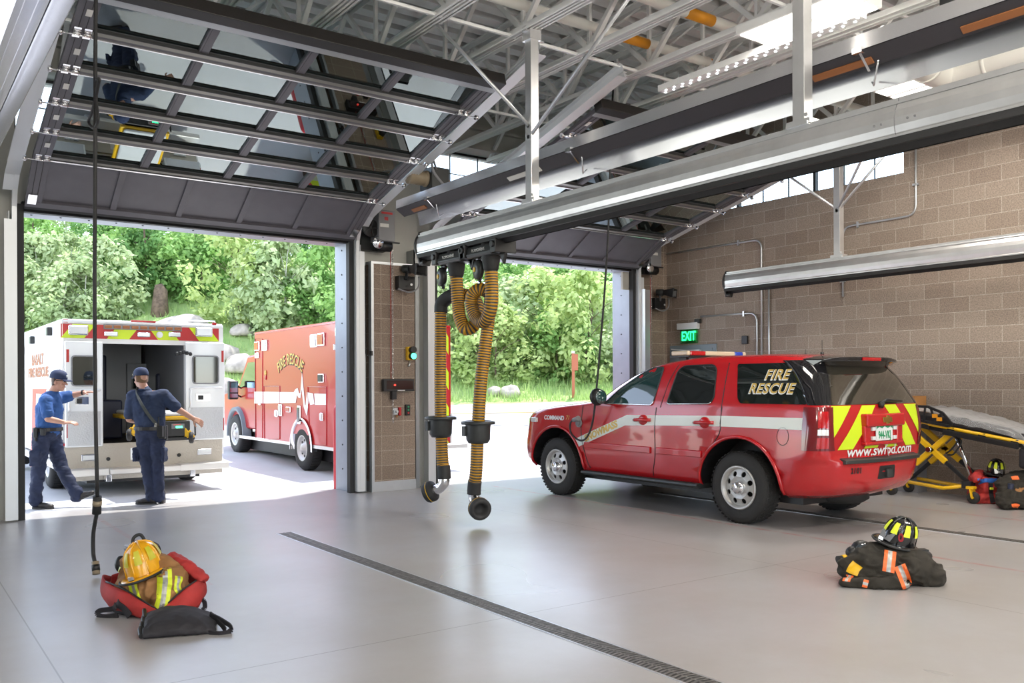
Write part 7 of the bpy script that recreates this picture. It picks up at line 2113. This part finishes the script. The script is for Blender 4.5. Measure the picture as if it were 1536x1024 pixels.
# helmet on the coat
mat('reflect_dull', (.55, .50, .02), .35)
helmet(pl_(-.05, .20, .275), UP*.94 - RGT*.24 - FWD*.14, -FWD*.9 - RGT*.10, 'helmet_yellow', 'reflect_dull', 'yellow ribbed fire helmet lying on the tan coat', s=1.14)
r3 = thing('breathing_mask', 'black breathing mask with hose behind the yellow helmet', 'mask', tuple(pl_(-.16, .34, .22)))
g = G(); g.ell(pl_(-.15, .36, .30), (.06, .06, .10), IM); g.cyl(pl_(-.155, .35, .33), pl_(-.15, .35, .40), .05, n=18); g.ell(pl_(-.23, .30, .30), (.04, .05, .06), IM); part('mask_body', g, M_('black'), r3)
g = G(); g.cyl(pl_(-.152, .35, .39), pl_(-.148, .35, .42), .053, n=18); part('regulator_cap', g, M_('grey_paint'), r3)
g = G(); g.tube(smooth_path([pl_(-.15, .36, .40), pl_(-.14, .38, .47), pl_(-.09, .40, .49), pl_(-.05, .40, .43)], 6), .012, 8); part('air_hose', g, M_('black_rubber'), r3)
g = G(); g.ell(pl_(-.03, .37, .375), (.075, .05, .06), IM); g.tube(smooth_path([pl_(-.10, .35, .40), pl_(-.04, .34, .445), pl_(.03, .36, .42), pl_(.05, .38, .36)], 5), .014, 6); g.cbox(pl_(-.05, .35, .445), (.04, .03, .035), M=IM); part('head_harness', g, M_('black'), r3)
# folded black bag in front
bb = thing('folded_bag', 'dark grey folded bag with strap handles lying in front of the red bag', 'bag', tuple(pl_(.25, -.08, 0)))
g = G()
rows = []
for k in range(21):
    t = k/20; x = -.07 + .46*t; h = .05 + .075*sin(pi*min(1, max(0, (t*.92 + .12))))**.8; y0 = -.54 + .12*t; y1 = -.10 + .02*t
    rows.append([pl_(x + .04*a, y0 + (y1 - y0)*a, max(.006, h*f_)) for a, f_ in ((0, .08), (-.02, .35), (.05, .62), (.25, .86), (.5, 1.0), (.75, .98), (.98, .75), (1.04, .3), (1, .02))])
g.loft(rows, closed=True); me = remesh(g, M_('bag_black'), .009, 5, name='folded_shell', wr=.009, wscale=8, seed=6)
me.transform(absmat(bb).inverted()); part('folded_shell', None, None, bb, me=me)
g = G()
for j in range(4): g.tube(smooth_path([pl_(-.075 + .012*j, -.54 + .06*j, .02 + .008*j), pl_(-.085 + .01*j, -.46 + .06*j, .045 + .01*j), pl_(-.06, -.36 + .07*j, .04 + .015*j)], 5), .014, 8)
part('rolled_edge', g, M_('black'), bb)
strap_loop([pl_(.38, -.26, .075), pl_(.42, -.29, .065), pl_(.46, -.33, .05), pl_(.49, -.37, .035), pl_(.48, -.41, .012), pl_(.42, -.44, .008), pl_(.35, -.43, .012)], .035, bb)
strap_loop([pl_(.37, -.24, .08), pl_(.41, -.28, .05), pl_(.44, -.33, .03), pl_(.46, -.37, .010)], .04, bb)

# ---- right pile: dark coat with orange stripes
OR = gz(1335, 884); pr_ = Pose(OR, True)
dc = thing('turnout_coat', 'dark brown firefighter coat with orange stripes heaped on the floor', 'coat', tuple(OR))
g = G()
g.ell(pr_(-.05, .26, .12), (.30, .20, .19), IM); g.ell(pr_(.16, .22, .11), (.20, .18, .17), IM); g.ell(pr_(.30, .20, .06), (.13, .15, .10), IM); g.cap(pr_(.02, .08, .05), pr_(.14, .10, .17), .06, .08); g.cap(pr_(-.36, .10, .035), pr_(-.12, .04, .035), .035, .045); g.cap(pr_(-.12, .04, .04), pr_(.10, .02, .035), .045, .05); g.ell(pr_(-.27, .26, .08), (.13, .14, .11), IM); g.cap(pr_(.36, .2, .10), pr_(.40, .22, .05), .055, .04); g.cap(pr_(-.38, .22, .15), pr_(-.28, .24, .17), .03, .06)
co2, b2 = lump(g, 'turnout_dark', 'coat_body', dc, wr=.018, ws=8, seed=12)
c2 = pr_(.05, .26, .07); fO = [M_('reflect_orange'), M_('reflect_silver')]
drape(b2, [pr_(.01, -.05, .30), pr_(-.005, -.06, .21), pr_(-.02, -.08, .13)], .085, lambda q: pr_(.0, .3, (q.z - OR.z)*.8), dc, fO)
drape(b2, [pr_(.06, -.08, .20), pr_(.11, -.10, .11), pr_(.15, -.12, .02)], .085, lambda q: pr_(.10, .3, (q.z - OR.z)*.6), dc, fO)
drape(b2, [pr_(-.22, -.08, .055), pr_(-.16, -.08, .04)], .06, lambda q: pr_(-.18, .2, .03), dc, fO)
drape(b2, [pr_(-.34, .0, .13), pr_(-.35, -.02, .05)], .055, lambda q: pr_(-.30, .2, .06), dc, fO)
drape(b2, [pr_(-.26, .0, .27), pr_(-.33, -.02, .20), pr_(-.37, -.02, .10)], .09, lambda q: pr_(-.24, .28, .08), dc, [M_('yellow'), M_('yellow')], name='yellow_panel')
hl, Wf = helmet(pr_(.06, .28, .315), UP*.92 + RGT*.24 - FWD*.20, -RGT*.90 - FWD*.40, 'black_gloss', 'reflect_lime', 'black fire helmet with yellow patches and red zero on the heaped dark coat', s=1.08, shield='grey_paint')
text_mesh('0', .085, M_('lens_red'), lambda a, b, c: Wf(0, 0, 0) + (lambda d, u, rr: d*.150 + rr*a + u*(b + .05))((-FWD*.97 - RGT*.24).normalized(), UP, RGT) , .002, offset=.004, name='number', parent=hl, align='CENTER')
mk = thing('breathing_mask', 'black breathing mask on the left end of the heaped dark coat', 'mask', tuple(pr_(-.24, .34, .2)))
g = G(); g.ell(pr_(-.21, .34, .235), (.10, .07, .075), IM @ Matrix.Rotation(.4, 3, 'Y')); g.ell(pr_(-.30, .32, .22), (.05, .05, .05), IM); part('mask_body', g, M_('black'), mk)
g = G(); g.ell(pr_(-.20, .30, .245), (.075, .045, .055), IM); part('lens', g, M_('mask_lens'), mk)
fl = thing('flashlight', 'black flashlight with yellow band beside the heaped dark coat', 'flashlight', tuple(pr_(-.38, .26, .15)))
g = G(); g.cyl(pr_(-.41, .25, .175), pr_(-.33, .27, .185), .032, .026, n=16); g.cyl(pr_(-.33, .27, .185), pr_(-.24, .29, .18), .024, n=16); part('barrel', g, M_('black'), fl)
g = G(); g.cyl(pr_(-.375, .258, .179), pr_(-.345, .266, .183), .0335, n=16); part('yellow_band', g, M_('yellow'), fl)
g = G(); g.cbox(pr_(.235, .24, .235), (.11, .07, .05), M=IM); g.ell(pr_(.27, .22, .21), (.06, .05, .045), IM)
g.tube(smooth_path([pr_(.22, .2, .24), pr_(.26, .18, .2), pr_(.28, .2, .15)], 5), .015, 8)
gl = solo('work_glove', g, M_('black'), 'black glove tucked under the right side of the black helmet', 'glove')
# ---- stretcher standing by the block wall
SX0, SX1 = 11.45, 11.92
st = thing('stretcher', 'yellow and black ambulance stretcher on crossed legs by the block wall', 'stretcher', (11.68, 6.05, 0))
yl = 'yellow'
def W3(x, y, z): return V((x, y, z))
H0, H1 = (6.95, 1.10), (4.98, .80)          # deck ends: Y, Z (far end higher)
def deck(y): t = (y - H1[0])/(H0[0] - H1[0]); return H1[1] + (H0[1] - H1[1])*t
g = G()
for x in (SX0, SX1): g.tube([W3(x, 6.95, deck(6.95)), W3(x, 5.05, deck(5.05))], .022, 10)
g.tube([W3(SX0, 5.05, deck(5.05)), W3((SX0 + SX1)/2, 4.95, deck(4.95)), W3(SX1, 5.05, deck(5.05))], .022, 10); g.tube([W3(SX0, 6.95, deck(6.95)), W3(SX1, 6.95, deck(6.95))], .022, 10)
part('deck_rail', g, M_(yl), st)
g = G()
for x in (SX0 + .01, SX1 - .01):
    for y in (6.7, 6.35, 6.0, 5.6, 5.2): g.cbox(W3(x, y, deck(y) - .025), (.06, .10, .075))
g.bar(W3(SX0 - .02, 6.1, deck(6.1) - .06), W3(SX0 - .02, 5.15, deck(5.15) - .06), .04, .07); g.bar(W3(SX0 + .05, 6.9, deck(6.9) - .05), W3(SX0 + .05, 5.1, deck(5.1) - .05), .08, .05); g.bar(W3(SX1 - .05, 6.9, deck(6.9) - .05), W3(SX1 - .05, 5.1, deck(5.1) - .05), .08, .05)
part('deck_frame', g, M_('black'), st, bevel=.008)
g = G(); g.loft([[W3(SX0 + .06, y, deck(y) + .02), W3(SX1 - .06, y, deck(y) + .02), W3(SX1 - .06, y, deck(y) + .075 + dz), W3(SX0 + .06, y, deck(y) + .075 + dz)] for y, dz in ((6.95, .03), (6.4, .03), (6.2, .05), (5.9, .05), (5.2, .03), (5.02, .0))], smooth=False); part('mattress', g, M_('bag_black'), st, bevel=.02)
# side rail panel with triangular cut-outs
g = G()
def sp_(y, z): return W3(SX0 - .025, y, deck(y) + z)
fr_ = [(6.92, .03), (6.86, .17), (6.30, .235), (6.10, .19), (5.97, .06), (6.02, .03)]
for a, b in zip(fr_, fr_[1:] + fr_[:1]): g.bar(sp_(*a), sp_(*b), .03, .035)
for a, b in (((6.75, .03), (6.72, .19)), ((6.56, .03), (6.54, .21)), ((6.36, .03), (6.34, .22)), ((6.20, .03), (6.26, .22)), ((6.20, .03), (6.12, .18))): g.bar(sp_(*a), sp_(*b), .022, .03)
part('side_rail', g, M_('black'), st, bevel=.006)
g = G()
for y, z in ((6.65, .12), (6.46, .13), (6.20, .13), (6.14, .10)): g.cbox(sp_(y, z) + V((-.012, 0, 0)), (.012, .07, .05))
part('rail_grip', g, M_('orange_mark'), st)
# crossed legs: yellow tube with black inner tube
for x in (SX0 + .05, SX1 - .05):
    for (ya, za), (yb, zb) in (((6.72, deck(6.72) - .05), (5.78, .24)), ((6.02, deck(6.02) - .06), (6.78, .22))):
        a, b = W3(x, ya, za), W3(x, yb, zb)
        g = G(); g.bar(a, a.lerp(b, .66), .05, .075); lg = part('leg', g, M_(yl), st, bevel=.01)
        g = G(); g.bar(a.lerp(b, .62), b, .034, .05); part('leg_tube', g, M_('black'), lg, bevel=.006)
g = G(); pv = W3((SX0 + SX1)/2, 6.32, .68); g.cyl(W3(SX0, 6.32, .66), W3(SX1, 6.32, .66), .035, n=16); g.tube([W3(SX0 + .24, 6.1, .95), W3(SX0 + .24, 5.85, .30)], .028, 10); part('hydraulic_ram', g, M_('chrome'), st)
g = G(); g.tube(smooth_path([W3(SX0 + .02, 6.0, deck(6.0) - .08), W3(SX0 + .02, 5.93, .80), W3(SX0 + .04, 6.02, .68), W3(SX0 + .1, 6.12, .62)], 6), .012, 6); g.tube(smooth_path([W3(SX0 + .05, 5.98, deck(6.0) - .08), W3(SX0 + .06, 5.90, .78), W3(SX0 + .06, 6.0, .62), W3(SX0 + .1, 6.1, .6)], 6), .012, 6); part('hydraulic_hose', g, M_('black_rubber'), st)
g = G()
for x in (SX0 + .02, SX1 - .02): g.tube([W3(x, 6.72, .21), W3(x, 6.12, .16), W3(x, 5.80, .22)], .024, 10)
part('base_rail', g, M_(yl), st)
g = G(); g.tube([W3(SX0, 6.80, .22), W3(SX1, 6.80, .22)], .026, 10); g.tube([W3(SX0, 5.78, .24), W3(SX1, 5.78, .24)], .030, 10); g.cbox(W3(SX0 + .02, 5.80, .235), (.08, .12, .09)); part('cross_bar', g, M_('black'), st)
for x, y, big in ((SX0 - .0, 6.84, 0), (SX1, 6.86, 0), (SX0 - .03, 5.70, 1), (SX1, 5.70, 1)):
    g = G(); g.lathe([(.02, -.024), (.06, -.024), (.078, -.014), (.078, .014), (.06, .024), (.02, .024)], (x, y, .079), (1, .1, 0), 24); cs = part('caster', g, M_('tyre'), st)
    g = G(); g.bar((x - .032, y, .085), (x - .032, y + .02, .20), .012, .07); g.bar((x + .032, y, .085), (x + .032, y + .02, .20), .012, .07); g.cbox((x, y + .03, .205), (.085, .10, .035)); g.cyl((x - .04, y, .079), (x + .04, y, .079), .014, n=10); part('caster_fork', g, M_(yl), cs, bevel=.004)
lgv = (W3(0, 5.78, .24) - W3(0, 6.72, deck(6.72) - .05)).normalized()
uu = V((0, lgv.y, lgv.z)); vv = V((-1, 0, 0)).cross(uu)
text_mesh('stryker', .075, M_('black'), plane_fn(W3(SX0 + .0245, 6.72, deck(6.72) - .05) + uu*.20, uu, vv, .002), .0005, offset=.002, name='lettering', parent=st, shear=.2)
g = G(); g.cbox(W3(SX0 + .2, 5.02, .62), (.40, .30, .26)); part('foot_pouch', g, M_('bag_black'), st, bevel=.04, seg=3)
# clear plastic sheet over the stretcher
g = G()
def shf(u, v):
    y = 7.0 - 2.1*u; x = SX0 - .02 + (SX1 - SX0 + .1)*v; z = deck(y) + .13 + .10*sin(pi*min(1, u*1.15))*(.4 + .6*v) + .03*noise.noise(V((x*7, y*6, 1))) + .012*noise.noise(V((x*22, y*20, 4)))
    if u > .86: z -= (u - .86)*1.9*(1 - .2*v); 
    if v < .12: z -= (.12 - v)*.7*(1 if u > .45 else .1)
    return V((x + .02*noise.noise(V((y*9, 3, 1))), y, z))
g.grid(shf, 60, 20); solo('plastic_sheet', g, M_('clear_sheet'), 'crumpled clear plastic sheet draped over the stretcher by the wall', 'sheet')
g = G(); a = onX(1352, 594, 12.0); g.box((11.88, a.y - .28, 1.10), (12.17, a.y + .1, 1.37)); 
cb = thing('cardboard_box', 'brown cardboard box on a small stand behind the stretcher head', 'box', (12.02, a.y - .1, 0))
part('carton', g, M_('cardboard'), cb, bevel=.004)
g = G(); g.box((12.018, a.y - .281, 1.371), (12.03, a.y + .101, 1.373)); part('flap_seam', g, M_('tan'), cb)
g = G(); g.box((11.93, a.y - .28, .0), (12.17, a.y + .1, 1.10)); part('stand', g, M_('grey_paint'), cb)
# ---- bags at the foot of the stretcher
OB = gz(1484, 756); pb = Pose(OB, True)
rb = thing('duffel_bag', 'red duffel bag with black strap and blue trim by the stretcher wheel', 'bag', tuple(OB))
g = G(); g.cbox(pb(.0, .20, .17), (.38, .34, .33), M=IM @ Matrix.Rotation(.12, 3, 'Z')); g.cap(pb(-.17, .08, .33), pb(-.12, .3, .37), .06, .05); g.cap(pb(-.16, .06, .06), pb(.18, .05, .06), .06, .06); me, bvr = lump(g, 'bag_red', 'bag_body', rb, wr=.016, ws=8, seed=21, sm=14)
drape(bvr, [pb(.04, -.1, .42), pb(.03, -.12, .30), pb(.04, -.12, .15), pb(.07, -.12, .02)], .055, lambda q: pb(.0, .2, (q.z - OB.z)*.8), rb, [M_('bag_black'), M_('bag_black')], name='strap')
drape(bvr, [pb(-.15, -.05, .33), pb(-.02, -.1, .35), pb(.14, -.05, .33)], .05, lambda q: pb((q - OB).dot(RGT)*.8, .2, .22), rb, [mat('blue_trim', (.02, .12, .45), .6), M_('blue_trim')], name='blue_trim', lift=.010)
g = G(); g.cbox(pb(.03, -.04, .205), (.045, .02, .03), M=IM); part('yellow_buckle', g, M_('reflect_lime'), rb, bevel=.004)
helmet(pb(.085, .16, .385), UP + RGT*.05 - FWD*.1, -FWD*.95 - RGT*.25, 'black_gloss', 'reflect_lime', 'black fire helmet with yellow patches on top of the red duffel bag', s=.98, shield='chrome')
OC = gz(1518, 765); pc_ = Pose(OC, True)
bk = thing('gear_bag', 'black gear bag with tan lining at the right edge of the floor', 'bag', tuple(OC))
g = G(); g.ell(pc_(.10, .18, .12), (.30, .20, .15), IM); g.cap(pc_(-.10, .06, .08), pc_(.35, .05, .09), .08, .10); me, bvk = lump(g, 'turnout_dark', 'bag_body', bk, wr=.018, ws=9, seed=31)
drape(bvk, [pc_(-.02, -.12, .06), pc_(.05, -.12, .07), pc_(.10, -.12, .05)], .05, lambda q: pc_(.05, .2, .04), bk, [M_('reflect_orange'), M_('reflect_orange')], name='orange_marks', stripes=((-1, 1, 0),))
g = G(); g.ell(pc_(.16, .12, .20), (.18, .10, .06), IM); mm, _b = lump(g, 'tan_cloth' if 'tan_cloth' in MATS else 'tan', 'tan_lining', bk, wr=.014, ws=12, seed=33)
mat('tan_cloth', (.55, .40, .20), .8)
dj = thing('turnout_coat', 'dark coat with orange patch bundled beside the red duffel bag', 'coat', tuple(pc_(.05, .3, .25)))
g = G(); g.ell(pc_(.12, .32, .33), (.22, .16, .12), IM); g.cap(pc_(-.14, .28, .30), pc_(.06, .28, .34), .07, .10); g.cap(pc_(-.08, .22, .22), pc_(.30, .26, .26), .09, .10); me, bvj = lump(g, 'turnout_dark', 'coat_body', dj, wr=.018, ws=9, seed=41)
drape(bvj, [pc_(-.03, .1, .43), pc_(.06, .1, .44)], .05, lambda q: pc_((q - OC).dot(RGT), .33, .3), dj, [M_('reflect_orange'), M_('reflect_orange')], name='orange_patch', stripes=((-1, 1, 0),))
g = G(); g.cyl(pc_(-.03, .14, .16), pc_(-.01, .13, .31), .035, .035, n=16); bt = solo('water_bottle', g, M_('seat_blue'), 'dark blue bottle standing between the coat and the black bag', 'bottle', bevel=.008)

# ---- stretcher being loaded at the white ambulance
ls = thing('stretcher', 'folded yellow stretcher being loaded into the white ambulance', 'stretcher', tuple(onY(255, 640, 13.25)))
q = lambda px, py, y=13.25: onY(px, py, y)
za = q(250, 628).z; zb = q(250, 660).z; xa, xb = q(203, 640).x, q(292, 640).x
g = G(); g.box((xa + .05, 13.15, za - .02), (xb - .05, 15.0, za + .04)); part('deck_rail', g, M_('yellow'), ls, bevel=.015)
g = G(); g.box((xa + .10, 13.16, za + .04), (xb - .10, 15.0, za + .10)); part('mattress', g, mat('sheet_white', (.70, .70, .70), .7), ls, bevel=.03)
g = G(); g.box((xa + .12, 13.12, zb + .05), (xb - .10, 13.30, za - .03)); g.box((xa + .05, 13.1, zb), (xb - .04, 13.2, zb + .05)); part('end_frame', g, M_('black'), ls, bevel=.012)
g = G(); a = q(264, 640); g.box((a.x - .10, 13.105, a.z - .02), (a.x + .08, 13.12, a.z + .05)); part('control_panel', g, M_('grey_paint'), ls)
g = G(); g.box((a.x - .04, 13.10, a.z - .01), (a.x + .05, 13.106, a.z + .015)); part('green_display', g, M_('green_led'), ls)
g = G(); g.box((a.x - .08, 13.10, a.z + .03), (a.x + .03, 13.106, a.z + .045)); part('red_label', g, M_('lens_red'), ls)
for px, py in ((194, 652), (287, 656)):
    w_ = q(px, py, 13.1); g = G(); g.lathe([(.02, -.03), (.07, -.03), (.085, -.015), (.085, .015), (.07, .03), (.02, .03)], w_, (1, -.4, 0), 22); cs = part('caster', g, M_('tyre'), ls)
    s_ = 1 if px < 240 else -1
    g = G(); g.bar(w_ + V((.04*s_, 0, .0)), w_ + V((.10*s_, .05, .12)), .03, .09); g.bar(w_ + V((-.03*s_, -.01, 0)), w_ + V((.04*s_, .0, .10)), .02, .05); part('caster_fork', g, M_('yellow'), cs, bevel=.008)
g = G(); g.tube([q(292, 630, 13.15), q(293, 652, 13.12), q(278, 656, 13.12)], .014, 8); part('lift_handle', g, M_('black'), ls)
# ------------------------------------------------------------------ light and camera
w = bpy.data.worlds.new('sky'); SC.world = w; w.use_nodes = True; nt = w.node_tree
bg = nt.nodes['Background']; sk = N(nt, 'ShaderNodeTexSky'); sk.sky_type = 'NISHITA'; sk.sun_disc = False
sk.sun_elevation = radians(62); sk.sun_rotation = radians(60); sk.air_density = 1.0; sk.dust_density = 2.0; sk.altitude = 2400
hs = N(nt, 'ShaderNodeHueSaturation'); hs.inputs['Saturation'].default_value = .55; lk(nt, sk.outputs[0], hs.inputs['Color']); lk(nt, hs.outputs[0], bg.inputs[0]); bg.inputs[1].default_value = .76
sun = bpy.data.lights.new('sun', 'SUN'); sun.energy = 5.5; sun.angle = radians(1.5); sun.color = (1, .96, .9)
so = bpy.data.objects.new('sun', sun); COL.objects.link(so)
sd = V((.55, .28, 1.75)).normalized()          # towards the sun
so.rotation_euler = sd.to_track_quat('Z', 'Y').to_euler()

def area(name, loc, size, power, col=(1, .95, .86), sy=None):
    l = bpy.data.lights.new(name, 'AREA'); l.energy = power; l.color = col; l.shape = 'RECTANGLE'; l.size = size; l.size_y = sy or size
    o = bpy.data.objects.new(name, l); COL.objects.link(o); o.location = loc
    return o
for x, y in PANELS:
    near = y > 5
    if near: area('panel_or_fill_light', (x, y, ZP - .02), .55, 70, (1, .93, .83), 1.1); continue
    l = bpy.data.lights.new('panel_or_fill_light', 'POINT'); l.energy = 165; l.color = (1, .93, .83); l.shadow_soft_size = .2  # fill lamp at each added, unseen panel
    o = bpy.data.objects.new('panel_or_fill_light', l); COL.objects.link(o); o.location = (x, y, ZP - .25)

cam = bpy.data.cameras.new('camera'); co = bpy.data.objects.new('camera', cam); COL.objects.link(co)
cam.sensor_width = 36; cam.lens = 36*FPX/1536; cam.shift_y = (CY - 512)/1536; cam.clip_end = 500
co.location = (0, 0, EYE)
R = Matrix((RGT, UP, -FWD)).transposed()
rx = Matrix.Rotation(-ROLL, 3, 'Z')
co.rotation_euler = (R @ rx).to_euler()
SC.camera = co
vs = SC.view_settings
vs.view_transform = 'Standard'; vs.look = 'None'; vs.gamma = 1; vs.exposure = .3; vs.use_curve_mapping = False
SC.cycles.use_denoising = True
SC.cycles.max_bounces = 8; SC.cycles.transparent_max_bounces = 16
